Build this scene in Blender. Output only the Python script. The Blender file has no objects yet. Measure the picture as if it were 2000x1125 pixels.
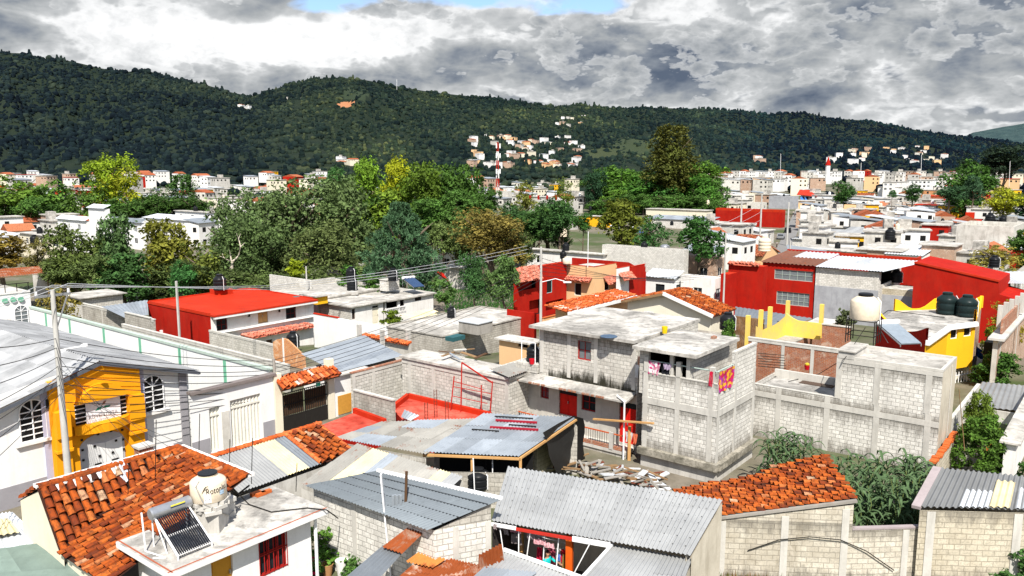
import bpy, math, random
import numpy as np
from mathutils import Vector, Matrix, noise as mnoise
random.seed(11); RNG = np.random.default_rng(5)
EXPO = .98; CLOUD = .58; NFOREST = 26000
SC = bpy.context.scene
COL = SC.collection
V = Vector
F = 1560.0; PITCH = math.radians(8.55); H = 15.3
CP, SP = math.cos(PITCH), math.sin(PITCH)
def ray(px, py):
 u = (px-1000)/F; v = (562.5-py)/F
 return V((u, CP+v*SP, -SP+v*CP))
def P(px, py, z=0.0):
 d = ray(px, py); t = (z-H)/d.z
 return V((d.x*t, d.y*t, z))
def PD(px, py, y):
 d = ray(px, py); t = y/d.y
 return V((d.x*t, y, H+d.z*t))
def depth_of(p): return p.y*CP-(p.z-H)*SP
def proj(p):
 dp = depth_of(p); up = p.y*SP+(p.z-H)*CP
 return (1000+F*p.x/dp, 562.5-F*up/dp)
def along(C, D, px):
 k = (px-1000)/F
 return -(C.x-k*(C.y*CP-(C.z-H)*SP))/(D.x-k*D.y*CP)
def zat(p, py):
 # height above/below p at which the vertical through p reaches image row py
 v = (562.5-py)/F
 # up = y*SP+(z-H)*CP ; dp = y*CP-(z-H)*SP ; up = v*dp
 return H+(v*p.y*CP-p.y*SP)/(CP+v*SP)
AZ = math.radians(38.4)
AX = V((math.sin(AZ), math.cos(AZ), 0)); BX = V((-math.cos(AZ), math.sin(AZ), 0))
UP = V((0, 0, 1))
def gz(y):
 t = min(1, max(0, (y-52)/45)); return -4*t*t*(3-2*t)
# materials
MATS = {}
def nmat(name):
 m = bpy.data.materials.new(name); m.use_nodes = True
 nt = m.node_tree; nt.nodes.clear()
 o = nt.nodes.new('ShaderNodeOutputMaterial'); b = nt.nodes.new('ShaderNodeBsdfPrincipled')
 nt.links.new(b.outputs[0], o.inputs[0]); b.inputs['Roughness'].default_value = .85
 b.inputs['Specular IOR Level'].default_value = .12
 return m, nt, b
def N(nt, t, **k):
 n = nt.nodes.new(t)
 for a, v in k.items():
  if a.startswith('i_'):
   key = a[2:]; key = int(key) if key.isdigit() else key.replace('_', ' ')
   n.inputs[key].default_value = v
  else: setattr(n, a, v)
 return n
def L(nt, a, b): nt.links.new(a, b)
def c4(c): return (c[0], c[1], c[2], 1)
def mixc(nt, fac, a, b, mode='MIX'):
 m = nt.nodes.new('ShaderNodeMix'); m.data_type = 'RGBA'; m.blend_type = mode
 for sock, val in ((m.inputs[0], fac), (m.inputs[6], a), (m.inputs[7], b)):
  if hasattr(val, 'links') or hasattr(val, 'is_output'): nt.links.new(val, sock)
  elif isinstance(val, (int, float)): sock.default_value = val
  else: sock.default_value = c4(val)
 return m.outputs[2]
def pos(nt, scale=(1, 1, 1)):
 g = N(nt, 'ShaderNodeNewGeometry'); mp = N(nt, 'ShaderNodeMapping'); mp.inputs['Scale'].default_value = scale
 L(nt, g.outputs['Position'], mp.inputs['Vector']); return mp.outputs[0]
def uvc(nt, scale=(1, 1, 1)):
 g = N(nt, 'ShaderNodeUVMap'); mp = N(nt, 'ShaderNodeMapping'); mp.inputs['Scale'].default_value = scale
 L(nt, g.outputs[0], mp.inputs['Vector']); return mp.outputs[0]
def noise(nt, vec, scale, detail=5, rough=.6, dist=0):
 n = N(nt, 'ShaderNodeTexNoise'); n.inputs['Scale'].default_value = scale; n.inputs['Detail'].default_value = detail
 n.inputs['Roughness'].default_value = rough; n.inputs['Distortion'].default_value = dist
 L(nt, vec, n.inputs['Vector']); return n.outputs['Fac']
def ramp(nt, fac, stops):
 r = N(nt, 'ShaderNodeValToRGB'); L(nt, fac, r.inputs[0]); cr = r.color_ramp
 while len(cr.elements) < len(stops): cr.elements.new(.5)
 for e, (p, c) in zip(cr.elements, stops):
  e.position = p; e.color = c4(c) if not isinstance(c, (int, float)) else (c, c, c, 1)
 return r.outputs[0]
def bump(nt, b, h, s=.4, d=.02):
 n = N(nt, 'ShaderNodeBump'); n.inputs['Strength'].default_value = s; n.inputs['Distance'].default_value = d
 L(nt, h, n.inputs['Height']); L(nt, n.outputs[0], b.inputs['Normal'])
def sc(c, k): return (min(1, c[0]*k), min(1, c[1]*k), min(1, c[2]*k))
def paint(name, col, rough=.8, dirt=.35, streak=.4, dcol=None, bumpy=.15, fade=None):
 """painted plaster with blotches, rain streaks and small chips"""
 if name in MATS: return MATS[name]
 m, nt, b = nmat(name)
 p = pos(nt)
 n1 = noise(nt, p, .8, 6, .65); n2 = noise(nt, pos(nt, (1.6, 1.6, .22)), 1.6, 5, .7)
 dc = dcol or sc(col, .45)
 c = mixc(nt, ramp(nt, n1, [(.42, 0), (.75, dirt)]), col, dc)
 c = mixc(nt, ramp(nt, n2, [(.5, 0), (.78, streak)]), c, dc)
 n3 = noise(nt, p, 9, 3, .6)
 c = mixc(nt, ramp(nt, n3, [(.3, .22), (.5, 0)]), c, sc(col, .72))
 if fade: c = mixc(nt, ramp(nt, noise(nt, pos(nt, (1, 1, .6)), .33, 6, .7, .5), [(.45, 0), (.7, .55)]), c, fade)
 L(nt, c, b.inputs['Base Color']); b.inputs['Roughness'].default_value = rough
 bump(nt, b, n3, bumpy, .02)
 MATS[name] = m; return m
def blockmat(name, c1, c2, mort, bw=.41, bh=.21, mw=.016, stain=.5, scol=(.13, .11, .09), bumpy=.5):
 """concrete block or brick wall laid from the wall's own metres"""
 if name in MATS: return MATS[name]
 m, nt, b = nmat(name)
 u = uvc(nt)
 wv = N(nt, 'ShaderNodeTexNoise'); wv.inputs['Scale'].default_value = 1.3; L(nt, u, wv.inputs['Vector'])
 wm = N(nt, 'ShaderNodeVectorMath', operation='SCALE'); wm.inputs['Scale'].default_value = .05*bh/.21; L(nt, wv.outputs['Color'], wm.inputs[0])
 wa = N(nt, 'ShaderNodeVectorMath', operation='ADD'); L(nt, u, wa.inputs[0]); L(nt, wm.outputs[0], wa.inputs[1])
 br = N(nt, 'ShaderNodeTexBrick'); L(nt, wa.outputs[0], br.inputs['Vector'])
 br.inputs['Scale'].default_value = 1; br.inputs['Brick Width'].default_value = bw; br.inputs['Row Height'].default_value = bh
 br.inputs['Mortar Size'].default_value = mw; br.inputs['Mortar Smooth'].default_value = .25; br.inputs['Bias'].default_value = 0
 br.inputs['Color1'].default_value = c4(c1); br.inputs['Color2'].default_value = c4(c2); br.inputs['Mortar'].default_value = c4(mort)
 p = pos(nt)
 n1 = noise(nt, p, .55, 6, .65, .4)
 c = mixc(nt, ramp(nt, n1, [(.46, 0), (.74, stain)]), br.outputs['Color'], scol)
 n2 = noise(nt, pos(nt, (1.4, 1.4, .18)), 1.5, 5, .7)
 c = mixc(nt, ramp(nt, n2, [(.52, 0), (.8, stain*.9)]), c, sc(scol, .8))
 n4 = noise(nt, p, 2.6, 4, .6)
 c = mixc(nt, ramp(nt, n4, [(.35, .3), (.55, 0)]), c, mort)
 n3 = noise(nt, p, 14, 3, .6)
 c = mixc(nt, ramp(nt, n3, [(.34, .55), (.5, 0)]), c, sc(c1, .45))
 n6 = noise(nt, p, 1.15, 4, .7, .8); c = mixc(nt, ramp(nt, n6, [(.57, 0), (.64, .45), (.75, .6)]), c, sc(mort, 1.6))
 L(nt, c, b.inputs['Base Color']); b.inputs['Roughness'].default_value = .92
 inv = N(nt, 'ShaderNodeMath', operation='MULTIPLY_ADD'); inv.inputs[1].default_value = -1; inv.inputs[2].default_value = 1
 L(nt, br.outputs['Fac'], inv.inputs[0])
 ad = N(nt, 'ShaderNodeMath', operation='MULTIPLY_ADD'); ad.inputs[1].default_value = .35; L(nt, n3, ad.inputs[0]); L(nt, inv.outputs[0], ad.inputs[2])
 bump(nt, b, ad.outputs[0], bumpy, .03)
 MATS[name] = m; return m
def slabmat(name, col, dark, amt=.8, scale=.35):
 """weathered concrete roof: pale with black algae blotches, drips and hairline joints"""
 if name in MATS: return MATS[name]
 m, nt, b = nmat(name)
 p = pos(nt)
 n1 = noise(nt, p, scale, 8, .68, .6); n2 = noise(nt, p, scale*5, 7, .7, .3); n3 = noise(nt, p, 11, 4, .6)
 c = mixc(nt, ramp(nt, n1, [(.40, 0), (.58, amt*.75), (.75, amt)]), col, dark)
 c = mixc(nt, ramp(nt, n2, [(.47, 0), (.68, amt*.8)]), c, sc(dark, .6))
 c = mixc(nt, ramp(nt, n3, [(.36, .4), (.52, 0)]), c, sc(col, .55))
 L(nt, c, b.inputs['Base Color']); b.inputs['Roughness'].default_value = .95
 bump(nt, b, n2, .3, .03)
 MATS[name] = m; return m
def sheetmat(name, col, c2=None, rust=0, rough=.45, metal=.35, rcol=(.26, .07, .025)):
 """metal or fibre sheets; the per-sheet tone comes from the mesh's tint"""
 if name in MATS: return MATS[name]
 m, nt, b = nmat(name)
 at = N(nt, 'ShaderNodeAttribute', attribute_name='tint'); p = pos(nt)
 n1 = noise(nt, p, .9, 6, .65, .3); n2 = noise(nt, pos(nt, (1, 1, 1)), 4.5, 5, .65)
 c = mixc(nt, ramp(nt, n1, [(.35, 0), (.7, .8)]), col, c2 or sc(col, .68))
 c = mixc(nt, 1.0, c, at.outputs['Color'], 'MULTIPLY')
 c = mixc(nt, ramp(nt, n2, [(.55, 0), (.8, .35)]), c, sc(col, .35))
 if rust:
  n5 = noise(nt, p, 1.1, 7, .7, .6)
  c = mixc(nt, ramp(nt, n5, [(.62-rust*.35, 0), (.72-rust*.3, 1)]), c, mixc(nt, n2, rcol, sc(rcol, .45)))
 L(nt, c, b.inputs['Base Color']); b.inputs['Roughness'].default_value = rough; b.inputs['Metallic'].default_value = metal
 bump(nt, b, n2, .08, .02)
 MATS[name] = m; return m
def tintmat(name, stops, rough=.85, moss=0):
 """clay tiles: each tile's own firing tone from the mesh's tint"""
 if name in MATS: return MATS[name]
 m, nt, b = nmat(name)
 at = N(nt, 'ShaderNodeAttribute', attribute_name='tint'); p = pos(nt)
 c = ramp(nt, at.outputs['Fac'], stops)
 n1 = noise(nt, p, 6, 5, .7); n2 = noise(nt, p, 1.3, 5, .6)
 c = mixc(nt, ramp(nt, n1, [(.44, 0), (.7, .85)]), c, (.035, .018, .012))
 c = mixc(nt, ramp(nt, n2, [(.55, 0), (.8, .5+moss)]), c, (.05, .03, .02))
 L(nt, c, b.inputs['Base Color']); b.inputs['Roughness'].default_value = rough
 bump(nt, b, n1, .25, .01)
 MATS[name] = m; return m
def flat(name, col, rough=.6, metal=0, emit=None):
 if name in MATS: return MATS[name]
 m, nt, b = nmat(name)
 n1 = noise(nt, pos(nt), 5, 4, .6)
 L(nt, mixc(nt, ramp(nt, n1, [(.4, 0), (.75, .45)]), col, sc(col, .6)), b.inputs['Base Color'])
 b.inputs['Roughness'].default_value = rough; b.inputs['Metallic'].default_value = metal
 MATS[name] = m; return m
def leafmat(name, trans=.3):
 """foliage: the tree's own colour times the tone of each leaf spray"""
 if name in MATS: return MATS[name]
 m, nt, b = nmat(name)
 oi = N(nt, 'ShaderNodeObjectInfo'); at = N(nt, 'ShaderNodeAttribute', attribute_name='tint')
 c = mixc(nt, 1.0, oi.outputs['Color'], at.outputs['Color'], 'MULTIPLY')
 n1 = noise(nt, pos(nt), .55, 4, .6)
 c = mixc(nt, ramp(nt, n1, [(.4, 0), (.7, .55)]), c, mixc(nt, 1.0, c, (.5, .6, .55), 'MULTIPLY'))
 b.inputs['Roughness'].default_value = .7; b.inputs['Specular IOR Level'].default_value = .2
 L(nt, c, b.inputs['Base Color'])
 tr = N(nt, 'ShaderNodeBsdfTranslucent'); L(nt, c, tr.inputs[0]); mx = N(nt, 'ShaderNodeMixShader'); mx.inputs[0].default_value = trans
 out = [n for n in nt.nodes if n.type == 'OUTPUT_MATERIAL'][0]
 L(nt, b.outputs[0], mx.inputs[1]); L(nt, tr.outputs[0], mx.inputs[2]); L(nt, mx.outputs[0], out.inputs[0])
 MATS[name] = m; return m
# mesh builder
def wloc(o):
 p = V((0, 0, 0))
 while o is not None: p = p+V(o.location); o = o.parent
 return p
class MB:
 def __init__(s): s.v = []; s.f = []; s.m = []; s.t = []; s.uv = []
 def poly(s, pts, mi=0, t=1.0, uv=None):
  i = len(s.v); s.v.extend(tuple(p) for p in pts); s.f.append(tuple(range(i, i+len(pts)))); s.m.append(mi); s.t.append(t); s.uv.append(uv)
 def obox(s, o, a, b, c, mi=0, t=1.0):
  p = [o, o+a, o+a+b, o+b, o+c, o+a+c, o+a+b+c, o+b+c]
  fl = a.cross(b).dot(c) < 0
  for q in ((0, 3, 2, 1), (4, 5, 6, 7), (0, 1, 5, 4), (1, 2, 6, 5), (2, 3, 7, 6), (3, 0, 4, 7)):
   q = q[::-1] if fl else q
   s.poly([p[k] for k in q], mi, t)
 def bar(s, p, q, w, h=None, mi=0, t=1.0, up=UP):
  h = h or w; d = (q-p)
  if d.length < 1e-6: return
  n = d.normalized(); u = up if abs(n.dot(up)) < .98 else V((1, 0, 0))
  x = n.cross(u).normalized()*w; y = x.cross(n).normalized()*h
  s.obox(p-x/2-y/2, x, d, y, mi, t)
 def tube(s, pts, r, n=6, mi=0, t=1.0, cap=True, r1=None):
  rings = []
  for k, p in enumerate(pts):
   d = (pts[min(k+1, len(pts)-1)]-pts[max(k-1, 0)]).normalized()
   u = UP if abs(d.dot(UP)) < .95 else V((1, 0, 0))
   x = d.cross(u).normalized(); y = x.cross(d).normalized()
   rr = r if r1 is None else r+(r1-r)*k/max(1, len(pts)-1)
   if isinstance(r, (list, tuple)): rr = r[k]
   rings.append([p+x*math.cos(2*math.pi*j/n)*rr+y*math.sin(2*math.pi*j/n)*rr for j in range(n)])
  for a, b in zip(rings, rings[1:]):
   for j in range(n): s.poly([a[j], a[(j+1) % n], b[(j+1) % n], b[j]], mi, t)
  if cap: s.poly(rings[0][::-1], mi, t); s.poly(rings[-1], mi, t)
 def lathe(s, prof, o, n=24, mi=0, t=1.0):
  rings = [[o+V((r*math.cos(2*math.pi*j/n), r*math.sin(2*math.pi*j/n), z)) for j in range(n)] for r, z in prof]
  for a, b in zip(rings, rings[1:]):
   for j in range(n): s.poly([a[j], a[(j+1) % n], b[(j+1) % n], b[j]], mi, t)
  s.poly(rings[-1], mi, t)
 def prism(s, pts, z0, z1, mi=0, mt=None, t=1.0, bottom=True):
  """pts: plan outline; counter-clockwise or not"""
  a = sum(p.x*q.y-q.x*p.y for p, q in zip(pts, pts[1:]+pts[:1]))
  if a < 0: pts = pts[::-1]
  lo = [V((p.x, p.y, z0)) for p in pts]; hi = [V((p.x, p.y, z1)) for p in pts]
  s.poly(hi, mi if mt is None else mt, t)
  if bottom: s.poly(lo[::-1], mi, t)
  for k in range(len(pts)):
   j = (k+1) % len(pts); s.poly([lo[k], lo[j], hi[j], hi[k]], mi, t)
 def slabq(s, q, th, mi=0, mside=None, t=1.0):
  """sloped slab from a quad of points, thickness th downwards"""
  n = (q[1]-q[0]).cross(q[2]-q[0])
  if n.z < 0: q = q[::-1]
  lo = [p-UP*th for p in q]; ms = mi if mside is None else mside
  s.poly(q, mi, t); s.poly(lo[::-1], ms, t)
  for k in range(len(q)):
   j = (k+1) % len(q); s.poly([lo[k], lo[j], q[j], q[k]], ms, t)
 def build(s, name, mats, parent=None, smooth=False, origin=None, weld=False):
  me = bpy.data.meshes.new(name)
  o0 = origin or V((0, 0, 0))
  if parent is not None and origin is None: o0 = wloc(parent)
  me.from_pydata([(a[0]-o0.x, a[1]-o0.y, a[2]-o0.z) for a in s.v], [], s.f)
  if not isinstance(mats, (list, tuple)): mats = [mats]
  for m in mats: me.materials.append(m)
  me.polygons.foreach_set('material_index', s.m)
  at = me.attributes.new('tint', 'FLOAT_COLOR', 'FACE')
  ta = np.ones((len(s.t), 4), dtype=np.float32)
  for k, t in enumerate(s.t):
   if isinstance(t, (int, float)): ta[k, :3] = t
   else: ta[k, :3] = t
  at.data.foreach_set('color', ta.ravel())
  ul = me.uv_layers.new(name='UVMap'); buf = []
  for f, u in zip(s.f, s.uv):
   if u is not None:
    for c in u: buf.extend(c)
    continue
   a = V(s.v[f[0]]); n = V((0, 0, 0))
   for k in range(1, len(f)-1): n += (V(s.v[f[k]])-a).cross(V(s.v[f[k+1]])-a)
   if n.length > 0: n.normalize()
   if abs(n.z) > .97:
    for k in f: p = s.v[k]; buf.extend((p[0]*AX.x+p[1]*AX.y, p[0]*BX.x+p[1]*BX.y))
   else:
    tx = UP.cross(n).normalized(); vx = n.cross(tx)
    for k in f: p = V(s.v[k]); buf.extend((p.dot(tx), p.dot(vx)))
  ul.data.foreach_set('uv', buf)
  if smooth: me.polygons.foreach_set('use_smooth', [True]*len(s.f))
  me.update()
  if smooth or weld:
   import bmesh
   bm = bmesh.new(); bm.from_mesh(me); bmesh.ops.remove_doubles(bm, verts=bm.verts, dist=1e-4); bm.to_mesh(me); bm.free()
  if smooth:
   try: me.set_sharp_from_angle(angle=math.radians(38))
   except Exception: pass
  ob = bpy.data.objects.new(name, me); COL.objects.link(ob)
  if parent is not None: ob.parent = parent
  ob.location = (0, 0, 0) if parent is not None and origin is None else o0
  if parent is not None and origin is not None: ob.location = o0-wloc(parent)
  return ob
def tag(o, label=None, cat=None, group=None, kind=None):
 if label: o['label'] = label
 if cat: o['category'] = cat
 if group: o['group'] = group
 if kind: o['kind'] = kind
 return o
def thing(name, label, cat, loc, group=None):
 o = bpy.data.objects.new(name, None); COL.objects.link(o); o.location = loc; o.matrix_basis = Matrix.Translation(loc)
 o.empty_display_size = .3
 return tag(o, label, cat, group)
def single(mb, name, label, cat, mats, group=None, smooth=False, origin=None):
 if origin is None:
  a = np.array(mb.v); c = (a.min(0)+a.max(0))/2; origin = V((c[0], c[1], a[:, 2].min()))
 return tag(mb.build(name, mats, None, smooth, origin), label, cat, group)
def copy_tree(o, loc=None, parent=None):
 c = o.copy(); COL.objects.link(c)
 if parent is not None: c.parent = parent
 if loc is not None: c.location = loc
 for ch in list(o.children): copy_tree(ch, None, c)
 return c
# shared materials
BLOCK = blockmat('block_wall', (.64, .615, .56), (.49, .47, .42), (.29, .275, .245), stain=.38)
BLOCKD = blockmat('block_wall_dirty', (.50, .475, .42), (.40, .375, .33), (.25, .235, .205), stain=.65)
BLOCKY = blockmat('block_wall_sandy', (.60, .545, .43), (.50, .45, .35), (.33, .295, .23), stain=.45, scol=(.2, .15, .07))
BLOCKW = blockmat('block_wall_pale', (.76, .735, .68), (.60, .58, .53), (.33, .315, .285), stain=.26)
BRICK = blockmat('brick_wall', (.42, .14, .06), (.30, .09, .045), (.36, .30, .24), bw=.27, bh=.09, mw=.012, stain=.35, scol=(.12, .06, .04))
BRICKP = blockmat('brick_wall_mortared', (.46, .22, .12), (.36, .15, .08), (.48, .40, .32), bw=.27, bh=.1, mw=.03, stain=.35, scol=(.2, .13, .09))
CONC = paint('concrete_frame', (.53, .51, .465), .95, .4, .5, (.2, .19, .17), .3)
CONCP = paint('plain_cement', (.52, .50, .46), .95, .5, .6, (.17, .16, .145), .3)
SLAB = slabmat('roof_slab', (.60, .57, .52), (.13, .125, .115), .95)
SLABL = slabmat('roof_slab_pale', (.58, .55, .50), (.19, .18, .16), .85)
SLABD = slabmat('roof_slab_dark', (.46, .43, .39), (.11, .1, .09), .85)
SLABG = slabmat('roof_slab_gravel', (.40, .36, .30), (.14, .12, .1), .8, 1.2)
WHITE = paint('white_paint', (.76, .755, .74), .8, .22, .26, (.45, .43, .40), .08)
WHITED = paint('white_paint_stained', (.78, .76, .73), .8, .3, .4, (.36, .33, .29), .15)
CREAM = paint('cream_paint', (.72, .66, .52), .8, .2, .2, (.4, .34, .25))
BEIGE = paint('peach_paint', (.70, .45, .24), .8, .15, .15, (.42, .25, .14))
REDP = paint('red_paint', (.37, .010, .004), .85, .5, .6, (.18, .010, .006), .15, (.40, .028, .014))
REDR = paint('red_roof_coat', (.47, .026, .006), .85, .7, .2, (.22, .018, .008), .25, (.46, .045, .018))
REDT = slabmat('red_terrace_coat', (.66, .12, .08), (.30, .018, .008), .9, .45)
YEL = paint('yellow_paint', (.80, .43, .015), .75, .15, .15, (.5, .22, .02))
YELW = paint('yellow_paint_weathered', (.80, .58, .10), .8, .6, .5, (.40, .34, .24))
ORANGE = paint('amber_paint', (.80, .33, .008), .7, .12, .12, (.55, .18, .01))
GREYP = paint('grey_paint', (.30, .29, .31), .8, .2, .2)
LILAC = paint('lilac_grey_paint', (.42, .43, .56), .8, .15, .2)
GREEN = paint('mint_paint', (.16, .42, .28), .8, .2, .2)
GREENL = paint('pale_green_trim', (.42, .50, .44), .8, .3, .3)
PLASTER = paint('grey_plaster', (.36, .37, .39), .9, .7, .6, (.20, .20, .22), .3)
PLASTERW = paint('old_lime_plaster', (.58, .56, .51), .9, .6, .7, (.2, .18, .15), .3)
TILE = tintmat('clay_tile', [(0, (.05, .016, .01)), (.3, (.20, .038, .012)), (.6, (.34, .072, .014)), (.85, (.44, .13, .03)), (1, (.44, .29, .18))])
TILEF = tintmat('clay_tile_far', [(0, (.16, .05, .03)), (.5, (.38, .10, .04)), (1, (.52, .22, .11))])
SHEET = sheetmat('grey_sheet', (.40, .405, .40), (.30, .305, .305))
SHEETB = sheetmat('galvanised_sheet', (.40, .435, .465), (.28, .31, .34), rough=.4, metal=.45)
SHEETD = sheetmat('slate_grey_sheet', (.17, .195, .215), (.15, .17, .19), rough=.55, metal=.2)
SHEETW = sheetmat('white_sheet', (.58, .60, .62), (.40, .43, .46), rough=.45, metal=.15)
SHEETY = sheetmat('yellowed_fibre_sheet', (.66, .58, .36), (.5, .42, .24), rough=.7, metal=0)
SHEETG = sheetmat('old_grey_sheet', (.34, .33, .30), (.24, .23, .21), rust=.15, rough=.7, metal=.1)
SHEETR = sheetmat('rusty_sheet', (.40, .30, .24), (.30, .16, .09), rust=.75, rough=.8, metal=.05, rcol=(.34, .085, .025))
SHEETT = sheetmat('teal_sheet', (.19, .25, .215), (.12, .16, .14), rough=.75, metal=0)
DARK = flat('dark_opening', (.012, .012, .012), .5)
GLASS = flat('window_glass', (.02, .025, .03), .12)
GLASSB = flat('blue_grey_glass', (.16, .18, .19), .2)
BLACKP = flat('black_plastic', (.012, .013, .015), .35)
BLACKG = flat('black_green_plastic', (.012, .022, .022), .35)
BEIGEP = flat('beige_plastic', (.70, .60, .46), .5)
WHITEM = flat('white_metal', (.80, .80, .80), .45)
STEEL = flat('bright_steel', (.45, .46, .48), .35, .7)
IRON = flat('black_iron', (.02, .018, .016), .6)
WOOD = paint('weathered_wood', (.26, .16, .08), .9, .6, .7, (.07, .05, .035))
WOODL = paint('raw_timber', (.52, .30, .12), .85, .4, .4, (.3, .15, .06))
WOODD = paint('dark_wood', (.10, .055, .03), .8, .5, .5)
REDFR = flat('red_frame_paint', (.32, .015, .012), .55)
DOORR = flat('red_door_paint', (.62, .015, .010), .45)
BARK = paint('bark', (.16, .125, .09), .95, .6, .5, (.05, .04, .03), .5)
BARKP = paint('pale_dead_wood', (.50, .44, .36), .9, .4, .3, (.25, .2, .16))
POLE = paint('concrete_pole', (.48, .47, .44), .9, .4, .5, (.2, .19, .17))
WIRE = flat('cable_black', (.03, .03, .032), .6)
WIREL = flat('cable_bare_aluminium', (.55, .56, .57), .5, .3)
LEAF = leafmat('leaf_spray')
def stainmat(name, col, top, al=.85):
 """damp or moss with a ragged edge, fading out upwards (top=False) or downwards"""
 m, nt, b = nmat(name); u = N(nt, 'ShaderNodeUVMap'); sp = N(nt, 'ShaderNodeSeparateXYZ'); L(nt, u.outputs[0], sp.inputs[0]); v = sp.outputs[1]
 if top: k = N(nt, 'ShaderNodeMath', operation='SUBTRACT'); k.inputs[0].default_value = 1; L(nt, v, k.inputs[1]); v = k.outputs[0]
 n = noise(nt, pos(nt, (2.2, 2.2, .5)), 1.6, 7, .72); a = N(nt, 'ShaderNodeMath', operation='MULTIPLY_ADD'); a.inputs[1].default_value = -.55; L(nt, v, a.inputs[0]); L(nt, n, a.inputs[2])
 L(nt, ramp(nt, a.outputs[0], [(.20, 0), (.5, al)]), b.inputs['Alpha']); b.inputs['Base Color'].default_value = c4(col); b.inputs['Roughness'].default_value = .95; return m
MOSS = stainmat('black_moss_stain', (.035, .033, .022), False); DAMP = stainmat('damp_stain', (.20, .18, .15), False, .5); DRIP = stainmat('rain_drip_stain', (.19, .175, .15), True, .45)
def stain(par, f, s0, s1, z0, z1, m, out=.006):
 mb = MB(); n = max(1, int((s1-s0)/2.5))
 for k in range(n): a, b = s0+(s1-s0)*k/n, s0+(s1-s0)*(k+1)/n; mb.poly([f.q(a, z0, out), f.q(b, z0, out), f.q(b, z1, out), f.q(a, z1, out)], uv=[(0, 0), (1, 0), (1, 1), (0, 1)])
 return mb.build('rain_stain' if m is DRIP else 'damp_stain', m, par)
# builders
def rects(mb, A, B, z0, z1, holes, mi=0, rev=.16, mrev=None):
 """vertical wall from A to B (left to right seen from outside) with rectangular openings and their reveals"""
 d = (B-A); ln = V((d.x, d.y, 0)).length; d = V((d.x, d.y, 0))/ln; n = V((d.y, -d.x, 0))
 ss = sorted({0, ln, *[min(max(h[k], 0), ln) for h in holes for k in (0, 1)]}); zs = sorted({z0, z1, *[min(max(h[k], z0), z1) for h in holes for k in (2, 3)]})
 q = lambda s, z, k=0: V((A.x, A.y, 0))+d*s+UP*z-n*k
 for a, b in zip(ss, ss[1:]):
  for c, e in zip(zs, zs[1:]):
   if b-a < 1e-4 or e-c < 1e-4: continue
   ms, mz = (a+b)/2, (c+e)/2
   if any(h[0] < ms < h[1] and h[2] < mz < h[3] for h in holes): continue
   mb.poly([q(a, c), q(b, c), q(b, e), q(a, e)], mi)
 for h in holes:
  a, b, c, e = h[:4]; mr = mi if mrev is None else mrev
  mb.poly([q(a, c), q(b, c), q(b, c, rev), q(a, c, rev)], mr); mb.poly([q(a, e, rev), q(b, e, rev), q(b, e), q(a, e)], mr)
  mb.poly([q(a, c, rev), q(a, e, rev), q(a, e), q(a, c)], mr); mb.poly([q(b, c), q(b, e), q(b, e, rev), q(b, c, rev)], mr)
class Face:
 def __init__(s, A, B):
  s.A = V((A.x, A.y, 0)); s.B = V((B.x, B.y, 0)); s.len = (s.B-s.A).length; s.d = (s.B-s.A)/s.len; s.n = V((s.d.y, -s.d.x, 0)); s.holes = []; s.z0 = 0; s.z1 = 3; s.mi = 0
 def at(s, px, py):
  r = ray(px, py); o = V((0, 0, H))
  t = (s.A-o).dot(s.n)/r.dot(s.n); p = o+r*t
  return (p-s.A).dot(s.d), p.z
 def q(s, u, z, out=0): return s.A+s.d*u+UP*z+s.n*out
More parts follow.
